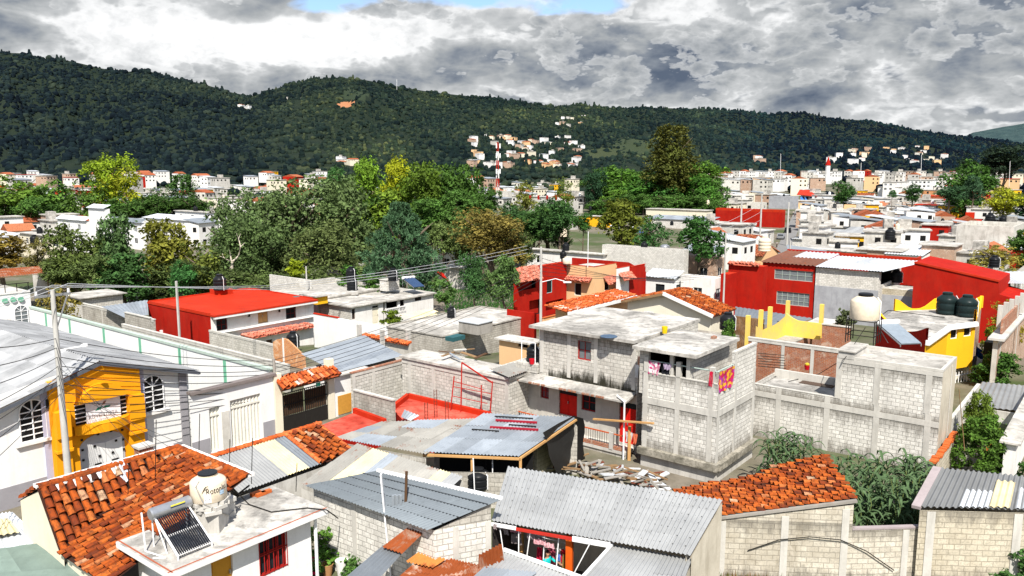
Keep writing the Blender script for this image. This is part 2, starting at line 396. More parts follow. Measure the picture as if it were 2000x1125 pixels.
class House:
 """walls with openings on a plan; near = pixel of the nearest top corner, xl / xr = columns where its two front faces end"""
 def __init__(s, name, label, cat, near=None, z=3, xl=None, xr=None, z0=None, pts=None, mats=None, a=None, b=None, A=None, B=None, group=None, back=True):
  A = A or AX; B = B or BX
  if pts is None:
   C = P(near[0], near[1], z)
   lb = b if b is not None else along(C, B, xl); la = a if a is not None else along(C, A, xr)
   Lp = C+B*lb; R = C+A*la; K = Lp+R-C; pts = [Lp, C, R, K]
  s.pts = [V((p.x, p.y, 0)) for p in pts]; z0 = gz(max(p.y for p in pts))-.4 if z0 is None else z0; s.z = z; s.z0 = z0; s.mats = mats or [BLOCK]
  c = sum(s.pts, V((0, 0, 0)))/len(s.pts); s.c = c
  s.e = thing(name, label, cat, V((c.x, c.y, z0)), group)
  s.f = [Face(p, q) for p, q in zip(s.pts, s.pts[1:]+s.pts[:1])]
  for k, f in enumerate(s.f): f.z0, f.z1 = z0, z
  s.ps = []
 def pt(s, k, z=None): p = s.pts[k]; return V((p.x, p.y, s.z if z is None else z))
 def box(s, k, x0, y0, x1, y1):
  u0, z1 = s.f[k].at(x0, y0); u1, z0 = s.f[k].at(x1, y1); return (min(u0, u1), max(u0, u1), min(z0, z1), max(z0, z1))
 def opening(s, k, r, rev=.16): s.f[k].holes.append(r); return r
 def win(s, k, x0, y0, x1, y1, fm=WHITEM, gm=GLASS, nx=2, ny=1, bars=None, sill=None, name='window', fw=.06, metric=False, rev=.16):
  r = (x0, y0, x1, y1) if metric else s.box(k, x0, y0, x1, y1)
  f = s.f[k]; r = (max(r[0], .03), min(r[1], f.len-.03), max(r[2], f.z0+.02), min(r[3], f.z1-.03)); s.opening(k, r, rev)
  window_parts(s.e, f, r, fm, gm, nx, ny, bars, sill, name, fw, rev); return r
 def door(s, k, x0, y0, x1, y1, dm=DOORR, leaves=1, name='door', top=None, metric=False):
  r = (x0, y0, x1, y1) if metric else s.box(k, x0, y0, x1, y1)
  f = s.f[k]; r = (max(r[0], .03), min(r[1], f.len-.03), max(r[2], f.z0+.0), min(r[3], f.z1-.03)); s.opening(k, r)
  mb = MB(); a, b, c, e = r; w = (b-a)/leaves; gl = MB()
  for i in range(leaves):
   ee = e-(top or 0)
   mb.obox(f.q(a+i*w+.01, c, -.14), f.d*(w-.02), f.n*.05, UP*(ee-c))
   for (z0, z1) in ((.1, .45), (.52, .92)):
    mb.obox(f.q(a+i*w+.12*w, c+(ee-c)*z0, -.09), f.d*(w*.76), f.n*.012, UP*((ee-c)*(z1-z0)))
  d = mb.build(name, dm, s.e)
  if top: gl.obox(f.q(a, e-top, -.13), f.d*(b-a), f.n*.02, UP*top); gl.build('transom', GLASS, d)
  h = MB(); h.obox(f.q(a+w*.86 if leaves == 1 else a+w*.92, c+(e-c)*.45, -.08), f.d*.04, f.n*.06, UP*.14); h.build('handle', STEEL, d)
  return r
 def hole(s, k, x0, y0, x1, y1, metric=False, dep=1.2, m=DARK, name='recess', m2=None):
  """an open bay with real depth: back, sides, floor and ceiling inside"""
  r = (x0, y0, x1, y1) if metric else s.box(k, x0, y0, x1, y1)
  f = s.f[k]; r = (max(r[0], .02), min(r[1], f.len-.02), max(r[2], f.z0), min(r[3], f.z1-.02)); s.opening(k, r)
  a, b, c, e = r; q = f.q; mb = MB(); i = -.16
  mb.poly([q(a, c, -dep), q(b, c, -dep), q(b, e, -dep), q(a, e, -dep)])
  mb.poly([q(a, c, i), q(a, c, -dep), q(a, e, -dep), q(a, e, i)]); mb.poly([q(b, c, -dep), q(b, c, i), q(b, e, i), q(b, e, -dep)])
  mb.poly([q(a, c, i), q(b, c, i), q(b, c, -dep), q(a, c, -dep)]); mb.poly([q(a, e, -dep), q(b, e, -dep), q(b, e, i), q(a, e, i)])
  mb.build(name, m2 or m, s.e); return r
 def frame(s, k, xs=(), zs=(), w=.22, hb=.22, m=None, metric=False, out=.025, z0=None, z1=None):
  """concrete posts (at image columns or metres) and ring beams (heights) set just proud of the block face"""
  f = s.f[k]; zb = f.z0 if z0 is None else z0; zt = f.z1 if z1 is None else z1
  for x in xs:
   u = x if metric else f.at(x, proj(f.q(0, zt))[1])[0]
   u = min(max(u, w/2), f.len-w/2); mb = MB(); mb.obox(f.q(u-w/2, zb), f.d*w, f.n*out, UP*(zt-zb-.004)); mb.build('concrete_post', m or CONC, s.e)
  for z in zs: mb = MB(); mb.obox(f.q(0, z-hb/2), f.d*f.len, f.n*(out+.004), UP*hb); mb.build('ring_beam', m or CONC, s.e)
 def slab(s, over=.3, th=.15, m=SLAB, ms=None, name='roof_slab', z=None, ov=None):
  z = s.z if z is None else z; n = len(s.pts); out = []
  for k in range(n):
   f0, f1 = s.f[k-1], s.f[k]; o0, o1 = (ov[k-1], ov[k]) if ov else (over, over)
   # intersection of the two offset edges
   cr = f0.d.x*f1.d.y-f0.d.y*f1.d.x
   p0 = s.pts[k]+f0.n*o0; p1 = s.pts[k]+f1.n*o1
   if abs(cr) < .05: out.append(p0); continue
   t = ((p1-p0).x*f1.d.y-(p1-p0).y*f1.d.x)/cr; out.append(p0+f0.d*t)
  mb = MB(); mb.prism(out, z-.002, z+th, 1 if ms else 0, 0); s.ps.append(mb.build(name, [m, ms] if ms else m, s.e)); s.rz = z+th; return out
 def parapet(s, h=.6, t=.14, m=None, sides=None, cap=None, z=None):
  mb = MB(); z = s.z if z is None else z; mc = MB()
  for k in (sides if sides is not None else range(len(s.f))):
   f = s.f[k]; hh = h[k] if isinstance(h, dict) else h
   a = t if (k-1) % len(s.f) in (sides if sides is not None else range(len(s.f))) and k % 2 else 0; b = t if a == 0 and False else 0
   mb.obox(f.q(t if k % 2 else 0, z, -t), f.d*(f.len-(2*t if k % 2 else 0)), f.n*(t-.0), UP*hh)
   if cap: mc.obox(f.q(-.03, z+hh, -t-.03), f.d*(f.len+.06), f.n*(t+.06), UP*.05)
  mb.build('parapet', m or s.mats[0], s.e)
  if cap: mc.build('coping', cap, s.e)
 def deck(s, m=SLAB, z=None, inset=.0):
  mb = MB(); z = s.z if z is None else z
  mb.poly([V((p.x, p.y, z)) for p in s.pts] if sum(p.x*q.y-q.x*p.y for p, q in zip(s.pts, s.pts[1:]+s.pts[:1])) > 0 else [V((p.x, p.y, z)) for p in s.pts][::-1])
  mb.build('roof', m, s.e)
 def finish(s):
  mb = MB()
  for f in s.f: rects(mb, f.A, f.B, f.z0, f.z1, f.holes, f.mi)
  s.wall = mb.build('wall', s.mats, s.e); return s
def window_parts(par, f, r, fm, gm, nx, ny, bars, sill, name='window', fw=.06, rev=.16):
 a, b, c, e = r; mb = MB(); i = -rev+.03
 for (u, v, w, h) in ((a, c, fw, e-c), (b-fw, c, fw, e-c), (a+fw, c, b-a-2*fw, fw), (a+fw, e-fw, b-a-2*fw, fw)): mb.obox(f.q(u, v, i), f.d*w, f.n*.05, UP*h)
 for k in range(1, nx): u = a+(b-a)*k/nx; mb.obox(f.q(u-fw*.35, c+fw, i), f.d*fw*.7, f.n*.04, UP*(e-c-2*fw))
 for k in range(1, ny): z = c+(e-c)*k/ny; mb.obox(f.q(a+fw, z-fw*.3, i), f.d*(b-a-2*fw), f.n*.036, UP*fw*.6)
 w = mb.build(name, fm, par)
 g = MB(); g.poly([f.q(a, c, -rev+.015), f.q(b, c, -rev+.015), f.q(b, e, -rev+.015), f.q(a, e, -rev+.015)]); g.build('pane', gm, w)
 if bars:
  m2 = MB(); k = max(3, int((b-a)/.16))
  for j in range(k+1): m2.bar(f.q(a+(b-a)*j/k, c, .01), f.q(a+(b-a)*j/k, e, .01), .025)
  for z in (c+.05, (c+e)/2, e-.05): m2.bar(f.q(a, z, .012), f.q(b, z, .012), .03)
  m2.build('window_bars', bars, w)
 if sill: m3 = MB(); m3.obox(f.q(a-.08, c-.1, -.02), f.d*(b-a+.16), f.n*.14, UP*.1); m3.build('sill', sill, w)
 return w
def bil(q, u, v): return (q[0]*(1-u)+q[1]*u)*(1-v)+(q[3]*(1-u)+q[2]*u)*v
def sheets(mb, q, pitch=.16, amp=.028, nv=3, sw=.9, tints=(.8, 1.1), mis=None, fold=.0, jig=.02, seg=6, rnd=None, profile='wave'):
 """corrugated sheeting on quad q = eave left, eave right, ridge right, ridge left; sheets overlap in rows"""
 rnd = rnd or random
 w = ((q[1]-q[0]).length+(q[2]-q[3]).length)/2; nw = max(2, int(w/pitch)); n = (q[1]-q[0]).cross(q[3]-q[0]).normalized()
 if n.z < 0: n = -n
 ns = max(1, round(w/sw))
 for j in range(nv):
  v0 = j/nv; v1 = (j+1)/nv+(.02 if j < nv-1 else 0); cols = []
  tt = [rnd.uniform(*tints) for _ in range(ns+1)]; mm = [(rnd.choice(mis) if mis else 0) for _ in range(ns+1)]; lift = [rnd.uniform(0, jig) for _ in range(ns+1)]
  K = nw*seg
  for i in range(K+1):
   u = i/K; sidx = min(ns-1, int(u*ns)); ph = i/seg*2*math.pi
   h = math.sin(ph)*amp if profile == 'wave' else (amp if (i % seg) in (0, 1) else -amp)
   b0 = bil(q, u, v0)+n*(h+.012*(nv-j)+lift[sidx]); b1 = bil(q, u, min(1, v1))+n*(h+.012*(nv-j)+lift[sidx]-.01)
   cols.append((b0, b1, sidx))
  for (a, b, s0), (c, d, s1) in zip(cols, cols[1:]): mb.poly([a, c, d, b], mm[s0], tt[s0])
def sheet_roof(name, q, mats, parent=None, **k):
 mb = MB(); sheets(mb, q, **k); return mb.build(name, mats, parent)
def tiles(mb, q, w=.23, l=.36, seg=4, inside=None, jit=.02, rnd=None, miss=.0, lift=.03, mi=0, under=True):
 """barrel tiles laid from eave to ridge on quad q = eave left, eave right, ridge right, ridge left"""
 rnd = rnd or random
 we = ((q[1]-q[0]).length+(q[2]-q[3]).length)/2; le = ((q[3]-q[0]).length+(q[2]-q[1]).length)/2
 nc = max(2, int(we/w)); nr = max(1, int(le/l)); n = (q[1]-q[0]).cross(q[3]-q[0]).normalized()
 if n.z < 0: n = -n
 r = we/nc*.5
 for i in range(nc):
  u = (i+.5)/nc; du = rnd.uniform(-.12, .12)/nc; vo = rnd.uniform(-.35, .35)/nr
  for j in range(nr):
   v = (j+.5)/nr
   if inside and not inside(u, v): continue
   if rnd.random() < miss: continue
   uu = u+du+rnd.uniform(-.05, .05)/nc
   a = bil(q, uu, max(-.01, j/nr-.02/nr+vo)); b = bil(q, uu+rnd.uniform(-.1, .1)/nc, min(1.02, (j+1.12)/nr+vo)); ax = (b-a).normalized(); sx = ax.cross(n).normalized()
   t = min(1, max(0, rnd.gauss(.55, .2))); dz = rnd.uniform(-jit, jit)
   A = []; B = []
   for k in range(seg+1):
    th = math.pi*k/seg; A.append(a+sx*math.cos(th)*r*.90+n*(math.sin(th)*r*.95+lift+dz+.03)); B.append(b+sx*math.cos(th)*r*.72+n*(math.sin(th)*r*.72+.0+dz))
   for k in range(seg): mb.poly([A[k], A[k+1], B[k+1], B[k]], mi, t)
   mb.poly(A[::-1], mi, t*.5)  # mouth at half tone: shade inside the tile painted in
 if under:
  m = 10
  for i in range(m):
   for j in range(m):
    if inside and not inside((i+.5)/m, (j+.5)/m): continue
    mb.poly([bil(q, (i+a)/m, (j+b)/m)-n*.03 for a, b in ((0, 0), (1, 0), (1, 1), (0, 1))], mi, .0)  # bed in the darkest tone paints shade into the gaps
def tile_roof(name, q, parent=None, mat=None, **k):
 mb = MB(); tiles(mb, q, **k); return mb.build(name, mat or TILE, parent)
def ridge_tiles(mb, a, b, r=.13, l=.4, seg=5, t=(.4, .8)):
 n = max(1, int((b-a).length/l)); ax = (b-a).normalized(); sx = ax.cross(UP).normalized()
 for j in range(n):
  p, q = a+(b-a)*j/n, a+(b-a)*(j+1.1)/n; tt = random.uniform(*t)
  A = [p+sx*math.cos(math.pi*k/seg)*r+UP*math.sin(math.pi*k/seg)*r for k in range(seg+1)]; B = [q+sx*math.cos(math.pi*k/seg)*r*.85+UP*math.sin(math.pi*k/seg)*r*.8 for k in range(seg+1)]
  for k in range(seg): mb.poly([A[k], A[k+1], B[k+1], B[k]], 0, tt)
def tank_prof(r, h, ribs=3):
 p = [(r*.97, 0), (r, h*.03)]; hb = h*.66
 for k in range(ribs):
  a = hb*(k+.5)/ribs
  p += [(r, a-.05*h), (r*.965, a-.03*h), (r*.965, a+.03*h), (r, a+.05*h)]
 p += [(r, hb), (r*.93, hb+.06*h), (r*.55, h*.86), (r*.47, h*.88)]
 return p
def tank(px, py, z, wpx, label, mat=BLACKP, hr=1.25, ribs=3, lid=True, lidm=None, loc=None, r=None, pipe=True, group=None, n=24):
 c = loc or P(px, py, z); r = r or wpx*depth_of(c)/F/2; h = 2*r*hr
 e = thing('water_tank', label, 'water tank', c, group)
 mb = MB(); mb.lathe(tank_prof(r, h, ribs), c, n); mb.build('tank_body', mat, e, smooth=True)
 k = MB()
 if lid: k.lathe([(r*.48, h*.86), (r*.5, h*.88), (r*.5, h*.96), (r*.44, h*.985), (r*.15, h)], c, n)
 else:
  k.lathe([(r*.5, h*.86), (r*.52, h*.9), (r*.52, h*.95)], c, n)
 k.build('lid' if lid else 'neck_rim', lidm or mat, e, smooth=True)
 if pipe:
  t = MB(); a = -math.pi/2+.9; d = V((math.cos(a), math.sin(a), 0))
  t.tube([c+d*r*1.05+UP*0, c+d*r*1.05+UP*h*.7, c+d*r*.8+UP*h*.86], .03, 5); t.build('pipe', WHITEM, e)
 return e
def solar(c, dx, w, l, hgt, label, tm=None, ntube=14, panel=False):
 """evacuated tube water heater: dx = unit vector along the drum; tubes slope down along dy"""
 dx = dx.normalized(); dy = V((dx.y, -dx.x, 0)); e = thing('solar_water_heater', label, 'solar water heater', c)
 top = c+UP*hgt; lo = c+dy*l+UP*.12
 fr = MB()
 for s in (0, 1): fr.bar(top+dx*w*s, lo+dx*w*s, .06, .05)
 for k in (0.03, .5, .97): fr.bar(top+(lo-top)*k, top+(lo-top)*k+dx*w, .06, .05)
 for s in (0, 1): fr.bar(top+dx*w*s-dy*.15, c+dx*w*s-dy*.15, .04); fr.bar(top+dx*w*s, c+dx*w*s+dy*.5*l, .03); fr.bar(lo+dx*w*s, lo+dx*w*s-UP*.12, .04)
 fr.build('stand', WHITEM if not panel else STEEL, e)
 if panel:
  p = MB(); n = (lo-top).cross(dx).normalized(); n = n if n.z > 0 else -n
  p.obox(top+dx*.03+n*.03, dx*(w-.06), (lo-top), n*.06); p.build('collector_panel', tm or PANELB, e)
 else:
  t = MB()
  for k in range(ntube): x = w*(k+.7)/(ntube+.4); t.tube([top+dx*x+UP*.03, lo+dx*x+UP*.05], w/ntube*.33, 6)
  t.build('glass_tubes', tm or TUBE, e, smooth=True)
 d = MB(); a = top-dx*.12+UP*.12-dy*.06; b = top+dx*(w+.12)+UP*.12-dy*.06; r = .2 if not panel else .17
 d.tube([a, a+dx*.04, b-dx*.04, b], [r*.8, r, r, r*.8], 16); d.build('drum', STEEL if not panel else WHITEM, e, smooth=True)
 return e
TUBE = flat('dark_glass_tube', (.012, .014, .02), .15)
PANELB = flat('blue_collector', (.03, .06, .13), .18)
def pole(p, h, label, r0=.15, r1=.09, lean=(0, 0), mat=None, arms=(), name='utility_pole'):
 e = thing(name, label, 'pole', p); t = p+UP*h+V((lean[0], lean[1], 0)); m = MB()
 m.tube([p-UP*.3, (p+t)/2, t], [r0, (r0+r1)/2, r1], 10); m.build('shaft', mat or POLE, e, smooth=True)
 for (dz, d, ln, k) in arms:
  a = MB(); c = t-UP*dz; a.bar(c-d*ln, c+d*ln, .09, .1); cr = a.build('crossarm', STEEL if k else WOOD, e)
  for s in (-.9, 0, .9): i = MB(); i.lathe([(.05, .05), (.07, .1), (.05, .16), (.06, .2), (.03, .24)], c+d*ln*s, 8); i.build('insulator', WHITEM, cr, smooth=True)
 return e, t
def wire(a, b, sag, label, r=.014, m=None, n=14, group='overhead cables'):
 pts = [a+(b-a)*(k/n)-UP*sag*4*(k/n)*(1-k/n) for k in range(n+1)]; mb = MB(); mb.tube(pts, r, 4, cap=False)
 return single(mb, 'overhead_cable', label, 'cable', m or WIRE, group)
# camera, sky, sun
cam = bpy.data.cameras.new('camera'); camo = bpy.data.objects.new('camera', cam); COL.objects.link(camo)
cam.sensor_width = 36; cam.lens = F/2000*36; cam.clip_start = .5; cam.clip_end = 20000
camo.location = (0, 0, H); camo.rotation_euler = (math.pi/2-PITCH, 0, 0); SC.camera = camo
SC.view_settings.view_transform = 'Standard'; SC.view_settings.look = 'None'; SC.view_settings.exposure = EXPO; SC.view_settings.gamma = 1
SUN_EL, SUN_AZ = math.radians(52), math.radians(5)     # sun behind the camera, a little to the right
S = V((math.sin(SUN_AZ)*math.cos(SUN_EL), -math.cos(SUN_AZ)*math.cos(SUN_EL), math.sin(SUN_EL)))
sl = bpy.data.lights.new('sun', 'SUN'); sl.energy = 4.1; sl.angle = math.radians(.5); sl.color = (1, .95, .87)
so = bpy.data.objects.new('sun', sl); COL.objects.link(so); so.rotation_euler = S.to_track_quat('Z', 'Y').to_euler(); so.location = (0, 0, 60)
W = bpy.data.worlds.new('World'); SC.world = W; W.use_nodes = True
def build_sky():
 nt = W.node_tree; nt.nodes.clear(); out = nt.nodes.new('ShaderNodeOutputWorld')
 sk = N(nt, 'ShaderNodeTexSky', sky_type='NISHITA', sun_disc=False, sun_elevation=SUN_EL, sun_rotation=math.pi-SUN_AZ, altitude=1800, air_density=1.0, dust_density=.6, ozone_density=2.5)
 b1 = N(nt, 'ShaderNodeBackground', i_Strength=.11); L(nt, sk.outputs[0], b1.inputs[0])
 tc = N(nt, 'ShaderNodeTexCoord'); sep = N(nt, 'ShaderNodeSeparateXYZ'); L(nt, tc.outputs['Generated'], sep.inputs[0])
 def M(op, a, b=None, c=None):
  n = N(nt, 'ShaderNodeMath', operation=op)
  for k, x in enumerate((a, b, c)):
   if x is None: continue
   if isinstance(x, (int, float)): n.inputs[k].default_value = x
   else: L(nt, x, n.inputs[k])
  return n.outputs[0]
 az = M('ARCTAN2', sep.outputs[0], sep.outputs[1]); el = M('ARCSINE', sep.outputs[2])
 def vec(ax, ay, ox=0, oy=0, oz=0):
  c = N(nt, 'ShaderNodeCombineXYZ'); L(nt, M('MULTIPLY_ADD', az, ax, ox), c.inputs[0]); L(nt, M('MULTIPLY_ADD', el, ay, oy), c.inputs[1]); c.inputs[2].default_value = oz; return c.outputs[0]
 def warp(v, s, a):
  n = N(nt, 'ShaderNodeTexNoise', noise_dimensions='2D'); n.inputs['Scale'].default_value = s; n.inputs['Detail'].default_value = 3; L(nt, v, n.inputs['Vector'])
  q = N(nt, 'ShaderNodeVectorMath', operation='SCALE'); q.inputs['Scale'].default_value = a; L(nt, n.outputs['Color'], q.inputs[0])
  r = N(nt, 'ShaderNodeVectorMath', operation='ADD'); L(nt, v, r.inputs[0]); L(nt, q.outputs[0], r.inputs[1]); return r.outputs[0]
 def gauss(a0, e0, sa, se):
  x = M('MULTIPLY', M('SUBTRACT', az, a0), 1/sa); y = M('MULTIPLY', M('SUBTRACT', el, e0), 1/se)
  return M('EXPONENT', M('MULTIPLY', M('ADD', M('MULTIPLY', x, x), M('MULTIPLY', y, y)), -1))
 def ang(px, py):
  d = ray(px, py).normalized(); return math.atan2(d.x, d.y), math.asin(d.z)
 def blob(px, py, wx, wy): a, e = ang(px, py); return gauss(a, e, wx/1500, wy/1500)
 def add(terms):
  r = None
  for k, t in terms: r = M('MULTIPLY', t, k) if r is None else M('MULTIPLY_ADD', t, k, r)
  return r
 def noise2(v, s, d, r): f = noise(nt, v, s, d, r); f.node.noise_dimensions = '2D'; return f
 def puff(v, s):
  n = N(nt, 'ShaderNodeTexVoronoi', feature='SMOOTH_F1', voronoi_dimensions='2D'); n.inputs['Scale'].default_value = s; n.inputs['Smoothness'].default_value = .35; n.inputs['Detail'].default_value = 4; n.inputs['Roughness'].default_value = .55; n.inputs['Lacunarity'].default_value = 2.1; L(nt, v, n.inputs['Vector']); return n.outputs['Distance']
 def layer(sx, sy, ox, oy, oz, lift):
  v = warp(vec(sx, sy, ox, oy, oz), 1.6, .25); n = noise2(v, .62, 8, .55); p = puff(v, 1.5)
  return M('ADD', M('MULTIPLY_ADD', p, -.42, lift), n)
 # three banks of cumulus, each white where it is thin at its rim and grey in its depth
 right = add([(.2, blob(1750, 70, 520, 110)), (.10, blob(1640, 190, 330, 34)), (.12, blob(1960, 60, 130, 70)), (.08, blob(450, 28, 60, 26)), (.05, blob(1400, 95, 90, 30)), (.06, blob(100, 150, 260, 60)), (.04, blob(1050, 130, 260, 60))])
 lit = add([(.30, blob(330, 70, 240, 55)), (.26, blob(720, 75, 190, 45)), (.16, blob(560, 90, 160, 60)), (.20, blob(1340, 20, 140, 50)), (.16, blob(1660, 216, 90, 16)), (.12, blob(1880, 240, 200, 22)), (.1, blob(1000, 150, 150, 30))])
 blue = add([(.40, blob(1165, 12, 110, 34)), (.42, blob(640, 6, 140, 28)), (.22, blob(900, 0, 150, 18))])
 hi = N(nt, 'ShaderNodeMapRange'); hi.inputs[1].default_value = .22; hi.inputs[2].default_value = .7; hi.inputs[4].default_value = .2; L(nt, el, hi.inputs[0])
 A = layer(2.7, 6.6, 1.7, .3, 3.7, .43); B = layer(5, 11, 5.2, 1.1, 8.2, .39); C = layer(10, 20, 2.9, 4.4, 1.4, .27)
 A = M('ADD', A, right); B = M('ADD', B, M('MULTIPLY_ADD', right, .8, .0)); C = M('ADD', C, M('MULTIPLY', right, .5))
 sub_ = lambda q, k: M('SUBTRACT', q, M('MULTIPLY', lit, k))
 shade = lambda q: ramp(nt, q, [(.43, (1.05, 1.05, 1.05)), (.49, (.80, .81, .815)), (.56, (.54, .555, .565)), (.68, (.38, .40, .415)), (.82, (.22, .25, .295)), (1, (.10, .13, .185))])
 g = noise2(warp(vec(30, 48, 2, 7, 5), 1.2, .3), 1.0, 7, .62)
 base = ramp(nt, M('MULTIPLY_ADD', g, .5, M('SUBTRACT', .36, M('MULTIPLY', lit, -.5))), [(.35, (.38, .40, .42)), (.6, (.62, .635, .645)), (.85, (1.05, 1.05, 1.05))])
 fa = sub_(A, .75); fb = sub_(B, .7); fc = sub_(C, .6); tex = M('MULTIPLY_ADD', g, .24, -.12)
 col = mixc(nt, ramp(nt, fa, [(.42, 0), (.52, 1)]), base, shade(M('ADD', fa, tex)))
 col = mixc(nt, ramp(nt, fb, [(.45, 0), (.52, 1)]), col, shade(M('ADD', fb, tex)))
 col = mixc(nt, ramp(nt, fc, [(.50, 0), (.56, .75)]), col, shade(M('ADD', fc, tex)))
 cov = M('SUBTRACT', M('ADD', M('MULTIPLY', A, .6), M('MULTIPLY_ADD', B, .5, .12)), M('ADD', blue, hi.outputs[0]))
 mask = ramp(nt, cov, [(.36, 0), (.50, 1)])
 b2 = N(nt, 'ShaderNodeBackground', i_Strength=CLOUD); L(nt, col, b2.inputs[0])
 mx = N(nt, 'ShaderNodeMixShader'); L(nt, mask, mx.inputs[0]); L(nt, b1.outputs[0], mx.inputs[1]); L(nt, b2.outputs[0], mx.inputs[2])
 # high overhead (outside the view) the cloud deck is a plain broken grey
 b3 = N(nt, 'ShaderNodeBackground', i_Strength=CLOUD); b3.inputs[0].default_value = (.72, .75, .80, 1); m2 = N(nt, 'ShaderNodeMixShader'); m2.inputs[0].default_value = .45; L(nt, b1.outputs[0], m2.inputs[1]); L(nt, b3.outputs[0], m2.inputs[2])
 rng = M('MULTIPLY', M('GREATER_THAN', el, -.02), M('LESS_THAN', el, .34)); m3 = N(nt, 'ShaderNodeMixShader'); L(nt, rng, m3.inputs[0]); L(nt, m2.outputs[0], m3.inputs[1]); L(nt, mx.outputs[0], m3.inputs[2])
 L(nt, m3.outputs[0], out.inputs[0])
build_sky()
# ground
def ground_mat():
 m, nt, b = nmat('earth_and_grass')
 p = pos(nt); n1 = noise(nt, p, .05, 6, .65); n2 = noise(nt, p, .9, 6, .7)
 c = mixc(nt, ramp(nt, n1, [(.42, 0), (.6, 1)]), (.19, .165, .13), (.055, .085, .025))
 c = mixc(nt, ramp(nt, n2, [(.4, 0), (.7, .6)]), c, (.07, .06, .04)); L(nt, c, b.inputs['Base Color']); return m
EARTH = ground_mat()
g = MB(); ys = [-60, 30]+list(range(50, 100, 5))+[130, 400, 9000]
for a, b in zip(ys, ys[1:]): g.poly([V((-9000, a, gz(a))), V((9000, a, gz(a))), V((9000, b, gz(b))), V((-9000, b, gz(b)))])
tag(g.build('ground', EARTH), kind='structure')
# hills
RIDGE = [(-700, 60), (-400, 85), (-200, 98), (0, 103), (50, 104), (80, 116), (100, 112), (150, 122), (200, 134), (250, 140), (280, 136), (320, 147), (400, 165), (450, 180), (490, 188), (520, 180), (560, 166), (600, 156), (650, 151), (700, 154), (750, 163), (800, 173), (850, 181), (950, 191), (1050, 203), (1090, 209), (1130, 205), (1200, 211), (1300, 211), (1400, 214), (1450, 218), (1500, 223), (1570, 219), (1620, 231), (1700, 236), (1750, 246), (1800, 256), (1870, 266), (1930, 272), (2000, 280), (2200, 300), (2700, 312)]
RX = [a for a, _ in RIDGE]; RY = [b for _, b in RIDGE]
def hillcol(px):
 ry = float(np.interp(px, RX, RY)); y0 = float(np.interp(px, [-400, 300, 900, 1500, 2400], [1020, 1060, 1250, 1650, 2100])); yr = float(np.interp(px, [-400, 400, 490, 700, 1400, 2000, 2400], [2350, 2500, 2700, 2650, 3300, 4200, 4600]))
 return ry, y0, yr
def hillg(px, t):
 n = mnoise.fractal(V((px*.0075+t*1.1, t*2.2, 4.2)), 1.0, 2.0, 5); n2 = mnoise.fractal(V((px*.03-t*3.0, t*3.5, 9.2)), 1.0, 2.0, 3)
 return max(0, t**.86+(.16*n+.045*n2)*math.sin(math.pi*min(1, t))**.8)
def hillpt(px, t):
 ry, y0, yr = hillcol(px)
 if t < 0:
  y = y0+1300*t; p = PD(px, 331, y); p.z = gz(y)+(PD(px, 331, y0).z-gz(y))*(1+t*5)**2*(.999) if t > -.2 else gz(y)-.5; return p
 gg = hillg(px, t) if t <= 1 else 1-(t-1)*1.4
 yb = 331.0; py = yb+(ry-yb)*min(gg, 1.0); y = y0+(yr-y0)*t
 p = PD(px, py, y); return p
def hill_at(px, py):
 best = None
 for k in range(1, 100):
  t = k/100; p = hillpt(px, t); d = abs(proj(p)[1]-py)
  if best is None or d < best[0]: best = (d, p, t)
 return best[1]
def hill_mat():
 m, nt, b = nmat('hill_soil'); at = N(nt, 'ShaderNodeAttribute', attribute_name='tint')
 n1 = noise(nt, pos(nt), .02, 6, .7); c = mixc(nt, ramp(nt, n1, [(.35, 0), (.65, 1)]), (.006, .013, .008), (.014, .022, .010))
 L(nt, mixc(nt, at.outputs['Alpha'], c, at.outputs['Color']), b.inputs['Base Color']); return m
BARE = [(672, 206, 20, 5, (.34, .15, .07)), (690, 185, 26, 14, (.022, .034, .016)), (1240, 285, 50, 16, (.030, .043, .019)), (1175, 300, 40, 10, (.036, .047, .02)), (600, 330, 40, 4, (.035, .045, .02)), (545, 212, 20, 5, (.026, .04, .018))]
def bare(px, py):
 for x, y, a, b, c in BARE:
  if ((px-x)/a)**2+((py-y)/b)**2 < 1+.9*mnoise.noise(V((px*.13, py*.3, 2))): return c
